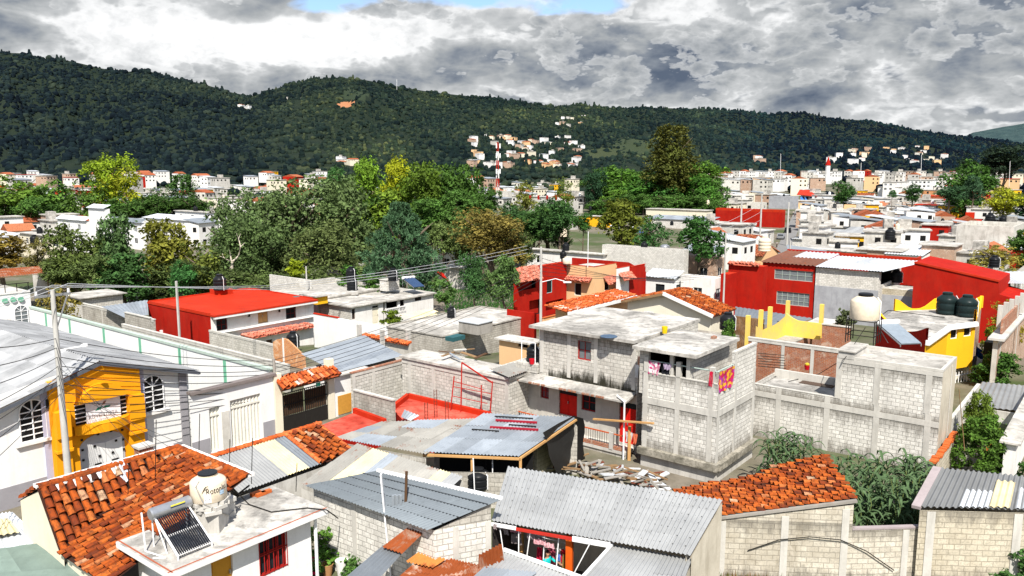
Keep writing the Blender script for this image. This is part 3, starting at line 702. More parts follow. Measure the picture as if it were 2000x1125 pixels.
def make_hills():
 xs = list(range(-700, 2701, 7)); ts = [-.2, -.1]+[k/100 for k in range(101)]+[1.06, 1.2, 1.5]; mb = MB(); G = [[hillpt(x, t) for t in ts] for x in xs]
 vs = [tuple(p) for c in G for p in c]; nt_ = len(ts); fs = []; cols = []
 for i in range(len(xs)-1):
  for j in range(nt_-1):
   fs.append((i*nt_+j, (i+1)*nt_+j, (i+1)*nt_+j+1, i*nt_+j+1)); q = proj(G[i][j]); c = bare(*q); cols.append((*c, 1) if c else (1, 1, 1, 0))
 me = bpy.data.meshes.new('hills'); me.from_pydata(vs, [], fs); me.materials.append(hill_mat()); a = me.attributes.new('tint', 'FLOAT_COLOR', 'FACE'); a.data.foreach_set('color', np.array(cols, dtype=np.float32).ravel())
 o = bpy.data.objects.new('hills', me); COL.objects.link(o); tag(o, kind='structure')
 me.polygons.foreach_set('use_smooth', [True]*len(fs))
 # a farther ridge beyond the right end
 fx = list(range(1500, 2701, 20)); FR = ([1500, 1800, 1880, 1900, 1950, 2000, 2200, 2700], [300, 285, 268, 259, 249, 241, 226, 215]); v = []; f = []
 for x in fx:
  ry = float(np.interp(x, *FR))+3*mnoise.fractal(V((x*.02, 0, 0)), 1, 2, 4)
  for t in (0, .3, .6, .85, 1, 1.2): v.append(tuple(PD(x, 331+(ry-331)*(t**.8 if t <= 1 else .8)+2*mnoise.noise(V((x*.05, t*4, 1))), 5200+1900*t)))
 for i in range(len(fx)-1):
  for j in range(5): f.append((i*6+j, (i+1)*6+j, (i+1)*6+j+1, i*6+j+1))
 me = bpy.data.meshes.new('far_hills'); me.from_pydata(v, [], f); m, nt, b = nmat('far_hill_forest'); n1 = noise(nt, pos(nt), .012, 8, .75); L(nt, ramp(nt, n1, [(.35, (.02, .045, .05)), (.65, (.05, .085, .08))]), b.inputs['Base Color']); me.materials.append(m)
 bump(nt, b, n1, 1, 30)
 o = bpy.data.objects.new('far_hills', me); COL.objects.link(o); tag(o, kind='structure')
make_hills()
# forest on the hills
def blob_crown(seed, lobes=5, sub=2, cone=False):
 r = random.Random(seed); import bmesh
 bm = bmesh.new()
 for k in range(lobes):
  a = r.uniform(0, 6.28); rad = r.uniform(.25, .55) if k else 0; z = r.uniform(-.1, .5) if k else .35; s = r.uniform(.42, .62) if k else .68
  mt = Matrix.Translation((math.cos(a)*rad, math.sin(a)*rad, z)) @ Matrix.Diagonal((s, s, s*r.uniform(.75, 1.1), 1))
  if cone: mt = Matrix.Translation((0, 0, .2+k*.35)) @ Matrix.Diagonal((.62-.1*k, .62-.1*k, .5, 1))
  bmesh.ops.create_icosphere(bm, subdivisions=sub, radius=1, matrix=mt)
 for v in bm.verts:
  n = mnoise.noise(v.co*3.1+V((seed, 0, 0)))*.16+mnoise.noise(v.co*8+V((0, seed, 0)))*.10; v.co += v.co.normalized()*n
 me = bpy.data.meshes.new('forest_tree'); bm.to_mesh(me); bm.free(); return me
def forest_mat():
 m, nt, b = nmat('forest_leaves'); oi = N(nt, 'ShaderNodeObjectInfo'); p = pos(nt)
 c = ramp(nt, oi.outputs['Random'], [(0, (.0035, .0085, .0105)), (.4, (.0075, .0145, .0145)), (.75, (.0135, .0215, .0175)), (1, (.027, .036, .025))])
 n1 = noise(nt, pos(nt, (1, .6, 1.6)), .0032, 6, .62, .8); z = ramp(nt, n1, [(.38, (.28, .46, .64)), (.48, (.62, .78, .9)), (.54, (1.1, 1.12, 1.0)), (.64, (2.2, 2.0, 1.45))])  # broad dark and bright noise patches paint shaded folds into the leaf colour
 # cloud shade, sunlit middle and distant blue of the slopes put into leaf colour
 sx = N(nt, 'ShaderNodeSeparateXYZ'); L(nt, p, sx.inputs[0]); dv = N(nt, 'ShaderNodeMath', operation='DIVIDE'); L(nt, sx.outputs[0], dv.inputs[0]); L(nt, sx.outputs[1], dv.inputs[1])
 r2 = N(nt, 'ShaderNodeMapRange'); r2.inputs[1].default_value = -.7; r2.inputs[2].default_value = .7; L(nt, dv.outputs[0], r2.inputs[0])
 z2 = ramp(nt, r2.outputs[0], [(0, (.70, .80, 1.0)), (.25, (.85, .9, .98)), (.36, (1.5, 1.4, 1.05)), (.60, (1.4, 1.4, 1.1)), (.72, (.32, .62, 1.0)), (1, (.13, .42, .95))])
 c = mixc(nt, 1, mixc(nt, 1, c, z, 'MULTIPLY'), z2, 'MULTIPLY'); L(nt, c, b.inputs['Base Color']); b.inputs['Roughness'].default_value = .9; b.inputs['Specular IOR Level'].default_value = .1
 bump(nt, b, noise(nt, p, .7, 4, .7), .9, .8); return m
def scatter(name, pts, scl, meshes, mat):
 col = bpy.data.collections.new(name+'_kinds')
 for k, me in enumerate(meshes):
  me.materials.clear(); me.materials.append(mat); me.polygons.foreach_set('use_smooth', [True]*len(me.polygons)); o = bpy.data.objects.new('forest_tree', me); col.objects.link(o)
 me = bpy.data.meshes.new(name); me.from_pydata([tuple(p) for p in pts], [], []); a = me.attributes.new('sc', 'FLOAT', 'POINT'); a.data.foreach_set('value', np.array(scl, dtype=np.float32))
 o = bpy.data.objects.new(name, me); COL.objects.link(o)
 ng = bpy.data.node_groups.new(name, 'GeometryNodeTree'); ng.interface.new_socket('Geometry', in_out='INPUT', socket_type='NodeSocketGeometry'); ng.interface.new_socket('Geometry', in_out='OUTPUT', socket_type='NodeSocketGeometry')
 gi = ng.nodes.new('NodeGroupInput'); go = ng.nodes.new('NodeGroupOutput'); ci = ng.nodes.new('GeometryNodeCollectionInfo'); ci.inputs[0].default_value = col; ci.inputs['Separate Children'].default_value = True; ci.inputs['Reset Children'].default_value = True
 ip = ng.nodes.new('GeometryNodeInstanceOnPoints'); ip.inputs['Pick Instance'].default_value = True
 rv = ng.nodes.new('FunctionNodeRandomValue'); rv.data_type = 'FLOAT_VECTOR'; rv.inputs[0].default_value = (-.1, -.1, 0); rv.inputs[1].default_value = (.1, .1, 6.28)
 na = ng.nodes.new('GeometryNodeInputNamedAttribute'); na.data_type = 'FLOAT'; na.inputs[0].default_value = 'sc'
 l = ng.links.new; l(gi.outputs[0], ip.inputs['Points']); l(ci.outputs[0], ip.inputs['Instance']); l(rv.outputs[0], ip.inputs['Rotation']); l(na.outputs[0], ip.inputs['Scale']); l(ip.outputs[0], go.inputs[0])
 md = o.modifiers.new('scatter', 'NODES'); md.node_group = ng; return o
def make_forest():
 r = random.Random(3); pts = []; sc_ = []
 while len(pts) < NFOREST:
  px = r.uniform(-260, 2260); t = r.random()**.8*1.07-.07; ry, y0, yr = hillcol(px); y = y0+(yr-y0)*t
  if r.random() > (y/3200): 
   if r.random() > .55: continue
  p = hillpt(px, t); q = proj(p)
  if bare(*q) and r.random() > .3: continue
  pts.append(p-UP*1.0); sc_.append((r.uniform(3.2, 6.2) if r.random() < .75 else r.uniform(6, 9.5))*(1+.25*(t > .96)))
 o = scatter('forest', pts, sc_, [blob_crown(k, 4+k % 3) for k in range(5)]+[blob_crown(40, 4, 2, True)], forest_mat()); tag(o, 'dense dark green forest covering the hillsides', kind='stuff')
make_forest()
# trees
def spray_mesh(name, kind, seed, nclump, nleaf, leaf):
 """crown inside the unit ball (z -1..1): leaf sprays gathered in clumps spread through an uneven volume"""
 r = np.random.default_rng(seed); vs = []; fs = []; ts = []
 if kind in ('broad', 'oak', 'tall', 'loose'):
  nl = {'broad': 9, 'oak': 13, 'tall': 10, 'loose': 11}[kind]; lob = []
  for k in range(nl):
   a = r.uniform(0, 6.283); z = r.uniform(-.75, .7); rad = r.uniform(.2, .62)*math.sqrt(max(.1, 1-z*z*.7)); lob.append((math.cos(a)*rad, math.sin(a)*rad, z, r.uniform(.3, .46)))
  lob.append((0, 0, .55, .45)); lob.append((0, 0, 0, .55))
  cl = []
  while len(cl) < nclump:
   x, y, z, s = lob[r.integers(len(lob))]; d = r.normal(size=3); d /= np.linalg.norm(d)
   if d[2] < -.2 and r.random() < .55: d[2] *= -.5
   cl.append((np.array((x, y, z))+d*s*r.uniform(.72, 1.06), r.uniform(.07, .13), d))
  for c, rad, d0 in cl:
   base = r.uniform(.55, 1.25)
   for k in range(nleaf):
    p = c+r.normal(size=3)*rad*.62; n = d0*.8+r.normal(size=3)*.75+np.array((0, 0, .45)); n /= np.linalg.norm(n)
    u = np.cross(n, r.normal(size=3)); u /= np.linalg.norm(u); w = np.cross(n, u); s = leaf*r.uniform(.6, 1.25)
    i = len(vs); e = .55
    vs += [p-u*s, p-w*s*e+n*s*.15, p+u*s, p+w*s*e+n*s*.15]; fs.append((i, i+1, i+2, i+3)); ts.append(base*r.uniform(.75, 1.25))
 elif kind == 'pine':   # needle tufts, each a ball of blades
  cl = []
  while len(cl) < nclump:
   z = r.uniform(-1, 1); R = (.88 if z < -.2 else .88-(z+.2)*.62)*(1+.18*math.sin(z*17+seed)); a = r.uniform(0, 6.283); rr = R*math.sqrt(r.uniform(.45, 1))*(1+.16*math.sin(3*a+z*6))
   cl.append(np.array((math.cos(a)*rr, math.sin(a)*rr, z)))
  for c in cl:
   base = r.uniform(.7, 1.3); R = .085*r.uniform(.8, 1.25)
   for k in range(nleaf):
    d = r.normal(size=3)+np.array((0, 0, .5)); d /= np.linalg.norm(d); u = np.cross(d, r.normal(size=3)); u /= np.linalg.norm(u); i = len(vs); w = leaf
    vs += [c-u*w*.35, c+u*w*.35, c+d*R+u*w, c+d*R-u*w]; fs.append((i, i+1, i+2, i+3)); ts.append(base*r.uniform(.7, 1.3))
 elif kind in ('conifer', 'araucaria'):   # whorled layers
  nlay = 15 if kind == 'conifer' else 11
  for k in range(nlay):
   z = -1+2*k/nlay; f = 1-(k/nlay)
   R = (.12+.88*f) if kind == 'conifer' else .35+.65*math.sin(max(.12, f)*2.6)*r.uniform(.75, 1.1)
   nb = 9
   for b in range(nb):
    a = b*6.283/nb+k*.7+r.uniform(-.3, .3); L_ = R*r.uniform(.65, 1.08)
    for q in range(nleaf):
     t = r.uniform(.15, 1) if kind == 'conifer' else r.uniform(.35, 1)**.7; p = np.array((math.cos(a)*L_*t, math.sin(a)*L_*t, z+.1*t*(1 if kind == 'conifer' else .6)-.10*t*t))+r.normal(size=3)*(.035 if kind == 'conifer' else .06)
     n = np.array((r.normal()*.5, r.normal()*.5, 1.)); n /= np.linalg.norm(n); u = np.cross(n, r.normal(size=3)); u /= np.linalg.norm(u); w = np.cross(n, u); s = leaf*r.uniform(.7, 1.3); i = len(vs)
     vs += [p-u*s, p-w*s*.5, p+u*s, p+w*s*.5]; fs.append((i, i+1, i+2, i+3)); ts.append(r.uniform(.6, 1.3))
 va = np.array(vs); ex = np.percentile(np.abs(va), 98.5, axis=0); ex[:2] = ex[:2].max(); va = va/ex; vs = va
 me = bpy.data.meshes.new(name); me.from_pydata([tuple(v) for v in vs], [], fs); me.materials.append(LEAF)
 t = np.ones((len(ts), 4), dtype=np.float32); t[:, :3] = np.array(ts)[:, None]
 a = me.attributes.new('tint', 'FLOAT_COLOR', 'FACE'); a.data.foreach_set('color', t.ravel()); return me
CROWNS = {'broad': [spray_mesh('broad_crown', 'broad', 20+k, 330, 15, .062) for k in range(3)], 'oak': [spray_mesh('spreading_crown', 'oak', 40+k, 640, 13, .042) for k in range(3)],
   'tall': [spray_mesh('tall_crown', 'tall', 60+k, 380, 15, .055) for k in range(2)], 'loose': [spray_mesh('loose_crown', 'loose', 80+k, 170, 14, .06) for k in range(2)],
   'pine': [spray_mesh('pine_crown', 'pine', 3, 950, 16, .012)], 'conifer': [spray_mesh('conifer_crown', 'conifer', 5, 0, 18, .05)], 'araucaria': [spray_mesh('araucaria_crown', 'araucaria', 6, 0, 60, .06)],
   'bush': [spray_mesh('bush_leaves', 'broad', 90+k, 110, 14, .11) for k in range(3)]}
TRN = [0]
def trunk_mesh(h, r, seed, top, branches=5, spread=.5):
 rr = random.Random(seed); m = MB(); pts = [V((0, 0, -.2))]; n = 5
 for k in range(1, n+1): pts.append(V((rr.uniform(-.03, .03)*h, rr.uniform(-.03, .03)*h, h*k/n)))
 m.tube(pts, [r*(1.25-.75*k/n) for k in range(n+1)], 8)
 for b in range(branches):
  k = rr.randint(2, n-1); a = rr.uniform(0, 6.28); ln = spread*rr.uniform(.6, 1.1); p = pts[k]; q = p+V((math.cos(a)*ln*.5, math.sin(a)*ln*.5, ln*.45)); e = p+V((math.cos(a)*ln, math.sin(a)*ln, ln*rr.uniform(.6, 1)))
  m.tube([p, q, e], [r*.55, r*.38, r*.14], 6)
 return m
def tree(box, Y, kind, col, label, name='broadleaf_tree', cat='tree', z0=None, trunk=True, group=None, depth=1.0, bark=None):
 """crown fills the image box at depth Y; trunk reaches down to the ground"""
 z0 = gz(Y) if z0 is None else z0; x0, y0, x1, y1 = box; TRN[0] += 1; sd = TRN[0]
 ctr = PD((x0+x1)/2, (y0+y1)/2, Y); top = PD((x0+x1)/2, y0, Y).z; bot = max(PD((x0+x1)/2, y1, Y).z, z0+.1); rx = (PD(x1, y1, Y).x-PD(x0, y1, Y).x)/2
 ctr.z = (top+bot)/2; rz = max((top-bot)/2, .3)
 e = thing(name, label, cat, V((ctr.x, ctr.y, z0)), group)
 o = bpy.data.objects.new('crown' if kind != 'bush' else 'leaves', random.Random(sd).choice(CROWNS[kind])); COL.objects.link(o); o.parent = e
 o.location = (0, 0, ctr.z-z0); o.scale = (rx*1.02, rx*depth, rz*1.02); o.rotation_euler = (0, 0, random.Random(sd*7).choice((0, math.pi/2, math.pi, -math.pi/2)) if kind not in ('oak',) else random.Random(sd*7).uniform(0, 6.28)); o.color = (*[min(.6, c*k_) for c, k_ in zip(col, (2.2, 2.35, 1.6))], 1)
 if trunk:
  h = max(.6, ctr.z-z0+rz*.35); m = trunk_mesh(h, max(.06, min(.6, rx*.075)), sd, top, 6, rx*.75); t = m.build('trunk', bark or BARK, None); t.parent = e
 return e
T = tree
GRP = 'trees between the town blocks'
for b, Y, k, c, l in [
 ((-40, 345, 85, 475), 248, 'broad', (.065, .105, .018), 'broad dome shaped bright green tree at the left edge behind the grey rooftops'),
 ((48, 352, 160, 470), 252, 'broad', (.055, .10, .022), 'rounded mid green tree beside the bright dome tree on the left'),
 ((130, 352, 225, 462), 244, 'loose', (.05, .085, .02), 'thin dark green tree under the tall yellow green crown on the left'),
 ((168, 310, 258, 412), 258, 'tall', (.11, .145, .012), 'tallest yellow green tree above the white rooftops on the left'),
 ((205, 335, 285, 440), 252, 'loose', (.15, .15, .012), 'airy golden yellow tree right against the tallest left tree'),
 ((276, 365, 345, 425), 254, 'loose', (.035, .06, .022), 'dark sparse tree between the golden tree and the layered conifer'),
 ((326, 335, 388, 428), 248, 'araucaria', (.035, .07, .022), 'dark tree with flat tiered branches behind the white houses'),
 ((-60, 455, 60, 520), 120, 'broad', (.12, .08, .02), 'orange brown tree leaning in at the left edge above the white tower'),
 ((45, 468, 100, 525), 118, 'loose', (.09, .075, .03), 'half bare brownish bush tree beside the rusty shed'),
 ((92, 450, 195, 582), 112, 'broad', (.05, .065, .02), 'dark olive bushy tree nearest the rusty shed'),
 ((176, 428, 268, 570), 116, 'broad', (.045, .075, .035), 'upright grey green tree in front of the white tall house'),
 ((178, 500, 300, 585), 110, 'broad', (.028, .06, .022), 'low dark green tree behind the sheet roof left of the red house'),
 ((272, 436, 388, 556), 116, 'broad', (.105, .098, .02), 'olive yellow tree with large leaves behind the red house'),
 ((335, 470, 445, 580), 113, 'loose', (.075, .085, .02), 'loose yellowish green tree behind the water tank of the red house'),
 ((325, 510, 385, 580), 107, 'broad', (.03, .085, .03), 'small fresh green tree rising behind the red roof'),
 ((388, 385, 545, 575), 122, 'oak', (.058, .082, .040), 'wide grey green tree behind the dead trunk'),
 ((470, 362, 660, 560), 126, 'oak', (.062, .085, .042), 'widest grey green oak of the central grove'),
 ((575, 358, 745, 545), 128, 'oak', (.060, .082, .040), 'grey green oak with dry branches next to the blue green pine'),
 ((430, 430, 560, 590), 116, 'oak', (.05, .072, .033), 'low grey green tree above the concrete parapet'),
 ((560, 440, 705, 570), 118, 'oak', (.065, .078, .036), 'low spreading grey green tree above the sloping garden wall'),
 ((676, 315, 752, 425), 158, 'tall', (.085, .14, .018), 'tall light green tree at the left end of the high central row'),
 ((738, 316, 812, 440), 154, 'tall', (.18, .18, .010), 'golden green tree in the high central row'),
 ((782, 324, 880, 480), 150, 'tall', (.055, .085, .012), 'dark olive tree with sunlit top in the high central row'),
 ((838, 328, 945, 480), 152, 'tall', (.035, .068, .015), 'tall deep green tree at the right end of the high central row'),
 ((700, 375, 830, 470), 148, 'broad', (.085, .12, .018), 'yellowish undergrowth tree under the golden crown'),
 ((628, 330, 676, 385), 240, 'broad', (.03, .075, .025), 'small dark round tree far behind the central oaks'),
 ((660, 345, 712, 400), 200, 'broad', (.05, .085, .03), 'mid green tree beyond the central oaks'),
 ((905, 350, 960, 450), 165, 'broad', (.03, .06, .018), 'dark green tree left of the narrow spire conifer'),
 ((868, 415, 945, 505), 138, 'broad', (.05, .085, .028), 'soft green tree behind the brown leaved tree'),
 ((893, 415, 1030, 515), 122, 'oak', (.105, .078, .026), 'brown orange leaved tree above the concrete wall'),
 ((962, 395, 1032, 460), 152, 'broad', (.028, .06, .024), 'dark tree below the grey house with red posts'),
 ((1005, 405, 1082, 468), 146, 'broad', (.03, .062, .02), 'dark round tree in front of the grey house with red posts'),
 ((1058, 393, 1125, 468), 142, 'broad', (.026, .058, .022), 'dark green tree left of the small yellow house'),
 ((1118, 418, 1155, 455), 140, 'broad', (.03, .075, .02), 'small green tree in front of the yellow house'),
 ((1000, 358, 1052, 412), 205, 'loose', (.11, .11, .03), 'olive tree beside the concrete cube under the mast'),
 ((1085, 350, 1120, 400), 220, 'loose', (.075, .095, .02), 'yellowish tree behind the white houses under the hill'),
 ((1140, 335, 1182, 400), 351, 'tall', (.014, .035, .022), 'dark column shaped tree at the left of the park trees'),
 ((1165, 330, 1262, 405), 357, 'broad', (.05, .10, .018), 'light green park tree behind the dark column tree'),
 ((1195, 345, 1290, 412), 351, 'broad', (.035, .082, .018), 'rounded green park tree in the middle of the park'),
 ((1245, 340, 1345, 412), 348, 'broad', (.030, .078, .020), 'largest rounded green park tree beside the red roofs'),
 ((1318, 348, 1410, 415), 345, 'broad', (.035, .085, .016), 'rounded green park tree nearest the red and white house'),
 ((1300, 320, 1380, 375), 361, 'broad', (.045, .095, .016), 'bright green park tree under the giant conifer'),
 ((1340, 314, 1418, 360), 378, 'broad', (.06, .11, .018), 'bright green tree behind the park on the right'),
 ((1175, 372, 1235, 408), 342, 'broad', (.06, .11, .02), 'low light green tree at the front edge of the park'),
 ((1165, 395, 1268, 482), 138, 'broad', (.065, .072, .012), 'dark olive dome tree right of the yellow house'),
 ((1238, 420, 1314, 490), 128, 'loose', (.028, .068, .025), 'bushy green tree behind the long concrete block wall'),
 ((1322, 428, 1412, 505), 122, 'broad', (.022, .058, .016), 'dark green dome tree beside the thin cable pole'),
 ((1628, 356, 1672, 402), 300, 'broad', (.026, .06, .018), 'round dark tree among the far right rooftops'),
 ((1766, 358, 1801, 392), 290, 'broad', (.02, .048, .016), 'small round dark tree below the tall far white house'),
 ((1735, 372, 1752, 386), 290, 'broad', (.03, .07, .03), 'tiny green tree by the far orange roofed house'),
 ((1842, 313, 1942, 412), 285, 'broad', (.032, .068, .016), 'large dark green tree on the far right'),
 ((1880, 345, 1920, 392), 270, 'broad', (.03, .06, .04), 'grey green tree in front of the large far right tree'),
 ((1826, 365, 1882, 394), 265, 'broad', (.028, .06, .035), 'low grey green trees left of the long tiled roof'),
 ((1915, 285, 2010, 345), 400, 'tall', (.010, .018, .013), 'dark pine clump at the far right edge'),
 ((1870, 298, 1935, 350), 420, 'loose', (.010, .020, .014), 'dark pine on the skyline left of the pine clump'),
 ((1928, 370, 1995, 424), 235, 'broad', (.17, .17, .015), 'yellow green round tree beside the long tiled roof'),
 ((1982, 372, 2060, 425), 240, 'broad', (.02, .05, .03), 'dark tree at the right edge behind the yellow green tree'),
 ((1900, 478, 2000, 532), 118, 'loose', (.15, .12, .03), 'dry yellowish bush tree behind the black tank on the right'),
 ((1975, 440, 2060, 520), 120, 'broad', (.04, .075, .02), 'green tree cut by the right edge of the town'),
 ((1940, 592, 1996, 665), 66, 'loose', (.17, .13, .02), 'orange green shrub against the red wall on the right'),
 ((1905, 690, 1990, 775), 55, 'broad', (.03, .065, .014), 'dark green tree beside the yellow house'),
 ((898, 500, 950, 585), 91, 'tall', (.032, .07, .03), 'dense column shaped shrub tree by the garden wall'),
 ((952, 503, 1016, 585), 90, 'broad', (.058, .095, .038), 'pale green round tree by the red corner house'),
 ((1865, 818, 1968, 920), 39, 'broad', (.04, .075, .014), 'fresh green tree in the yard below the big block house'),
 ((1880, 770, 1945, 870), 41, 'broad', (.075, .10, .02), 'lighter green tree top in the yard below the big block house'),
 ((80, 555, 155, 640), 78, 'loose', (.13, .10, .03), 'half bare brownish shrub tree behind the white tower'),
 ]: T(b, Y, k, c, l, group=GRP)
T((708, 402, 858, 575), 103, 'pine', (.036, .068, .046), 'big blue green pine with rounded needle tufts in the middle', 'pine_tree', group=GRP)
T((942, 357, 976, 440), 168, 'conifer', (.018, .045, .024), 'narrow dark spire conifer beside the concrete cube', 'conifer_tree', group=GRP)
T((1262, 236, 1360, 372), 345, 'araucaria', (.046, .045, .012), 'giant dark conifer standing high above the park', 'conifer_tree', group=GRP, depth=.9)
T((1275, 290, 1350, 378), 344, 'tall', (.05, .055, .014), 'dense dark lower conifer at the foot of the giant conifer', 'conifer_tree', group=GRP)
BG = 'garden bushes'
for b, Y, c, l in [((552, 508, 602, 545), 101, (.15, .17, .012), 'yellow green bush behind the concrete parapet'), ((655, 520, 705, 570), 97, (.04, .085, .02), 'green bush behind the double black tanks'), ((700, 540, 760, 575), 95, (.04, .08, .02), 'low green bush under the pine on its left'),
 ((838, 545, 892, 590), 84, (.05, .09, .03), 'green bush under the red sheet'), ((744, 607, 792, 642), 76, (.075, .10, .012), 'green and yellow bush spilling over the white balcony wall'), ((1410, 625, 1438, 668), 50, (.06, .11, .025), 'fresh green plant beside the black tank on the central roof'),
 ((1630, 605, 1668, 640), 63, (.06, .07, .045), 'grey leaved creeper on the cement wall behind the beige tank'), ((590, 548, 640, 580), 98, (.05, .075, .03), 'low shrub at the foot of the sloping garden wall'),
 ((1938, 1068, 2030, 1135), 27.5, (.03, .065, .022), 'dark bush at the lower right corner'), ((1888, 1088, 1960, 1135), 28, (.16, .15, .02), 'yellowing bush left of the dark corner bush'), ((1918, 640, 1945, 690), 60, (.10, .13, .015), 'yellow green vine on the right of the yellow house'),
 ((1500, 1105, 1550, 1140), 28.5, (.035, .07, .03), 'dark green agave like bush at the foot of the block wall'), ((1985, 905, 2030, 960), 36, (.03, .065, .02), 'dark green bush at the right edge of the yard')]:
 T(b, Y, 'bush', c, l, 'bush', 'bush', group=BG, trunk=False)
def undergrowth():
 rr = random.Random(17)
 for x0, x1, y0, y1, Y0, Y1, w0, w1, hh, n, cols in ((1035, 1110, 415, 462, 150, 160, 40, 70, 42, 6, 0), (1150, 1405, 398, 410, 330, 340, 40, 70, 30, 16, 0), (1150, 1420, 350, 385, 360, 400, 40, 70, 36, 10, 0), (100, 740, 525, 572, 108, 116, 60, 100, 56, 18, 1), (660, 960, 400, 480, 140, 165, 60, 100, 60, 14, 0), (850, 1030, 455, 505, 124, 140, 50, 80, 52, 7, 1), (-40, 400, 402, 436, 236, 246, 55, 85, 44, 12, 0)):
  for k in range(n):
   x = x0+(x1-x0)*(k+.5)/n+rr.uniform(-8, 8); y = rr.uniform(y0, y1); w = rr.uniform(w0, w1)/2; h_ = hh*rr.uniform(.8, 1.2); g_ = rr.uniform(.8, 1.5); c = ((.034*g_, .066*g_, .018*g_), (.052*g_, .068*g_, .028*g_))[cols]
   T((x-w, y-h_*.6, x+w, y+h_*.4), rr.uniform(Y0, Y1), 'broad', c, 'dense lower tree filling the gaps of the grove', group='undergrowth of the grove')
undergrowth()
def dead_tree():
 b = PD(452, 560, 112); b.z = gz(112); e = thing('dead_tree', 'bare pale dead tree with a forked trunk in front of the oaks', 'tree', b); m = MB()
 def q(px, py, dy=0): return PD(px, py, 112+dy)
 m.tube([V((b.x, b.y, b.z-.2)), q(452, 530), q(453, 512)], [.34, .27, .22], 8); m.build('trunk', BARKP, e)
 for ps, r in (([(453, 512), (466, 500), (470, 482), (466, 466), (462, 456)], .15), ([(453, 512), (445, 508), (437, 503), (434, 495)], .12), ([(437, 503), (428, 500)], .08), ([(452, 510), (450, 498), (448, 488)], .12), ([(470, 482), (478, 474)], .07), ([(466, 466), (470, 456)], .06), ([(453, 528), (468, 540), (480, 532)], .08), ([(452, 540), (440, 545)], .07)):
  m = MB(); m.tube([q(x, y, (k % 2)*.3) for k, (x, y) in enumerate(ps)], [r*(1-.75*k/(len(ps)-1)) for k in range(len(ps))], 7); m.build('branch', BARKP, e)
dead_tree()
# lettering
def letters(txt, size, mapf, mat, parent, name='lettering', width=None, shear=0):
 cu = bpy.data.curves.new('t', 'FONT'); cu.body = txt; cu.size = size; cu.resolution_u = 2; cu.shear = shear; ob = bpy.data.objects.new('t', cu); COL.objects.link(ob)
 dg = bpy.context.evaluated_depsgraph_get(); me = bpy.data.meshes.new_from_object(ob.evaluated_get(dg)); bpy.data.objects.remove(ob)
 xs = [v.co.x for v in me.vertices]; x0, x1 = min(xs), max(xs); k = width/(x1-x0) if width else 1; mb = MB()
 for p in me.polygons: mb.poly([mapf((me.vertices[i].co.x-x0)*k, me.vertices[i].co.y) for i in p.vertices])
 return mb.build(name, mat, parent)
def poly_on(f, pts, out, m, name, par, thick=.01):
 """thin raised plate on a wall face; pts in (s, z)"""
 mb = MB(); a = [f.q(u, z, out) for u, z in pts]; b = [f.q(u, z, out-thick) for u, z in pts]; mb.poly(a); n = len(a)
 for k in range(n): mb.poly([b[k], b[(k+1) % n], a[(k+1) % n], a[k]])
 return mb.build(name, m, par)
def pts_at(f, pp): return [f.at(x, y) for x, y in pp]
def arch_pts(u0, u1, z0, z1, n=10, k=1.0):
 r = (u1-u0)/2; c = (u0+u1)/2; zc = z1-r*k
 return [(u0, z0), (u1, z0)]+[(c+r*math.cos(math.pi*j/n), zc+r*k*math.sin(math.pi*j/n)) for j in range(n+1)]
def arch_window(par, f, u0, u1, z0, z1, gm=DARK, nbar=5, sill=True, fm=WHITEM, name='arched_window'):
 r = (u1-u0)/2; c = (u0+u1)/2; zc = z1-r; ap = arch_pts(u0, u1, z0, z1, 12)
 w = poly_on(f, ap, .012, gm, name, par); mb = MB()
 ring = [f.q(u, z, .035) for u, z in ap]
 for a, b in zip(ring, ring[1:]+ring[:1]): mb.bar(a, b, .05, .06)
 mb.bar(f.q(c, z0, .03), f.q(c, z1, .03), .05)
 for k in range(nbar): z = z0+(zc-z0)*(k+1)/nbar; mb.bar(f.q(u0, z, .03), f.q(u1, z, .03), .045)
 for an in (.79, 2.36): mb.bar(f.q(c, zc, .03), f.q(c+r*math.cos(an), zc+r*math.sin(an), .03), .045)
 mb.build('window_frame', fm, w)
 if sill: s = MB(); s.obox(f.q(u0-.25, z0-.16, 0), f.d*(u1-u0+.5), f.n*.16, UP*.14); s.build('sill', WHITED, w)
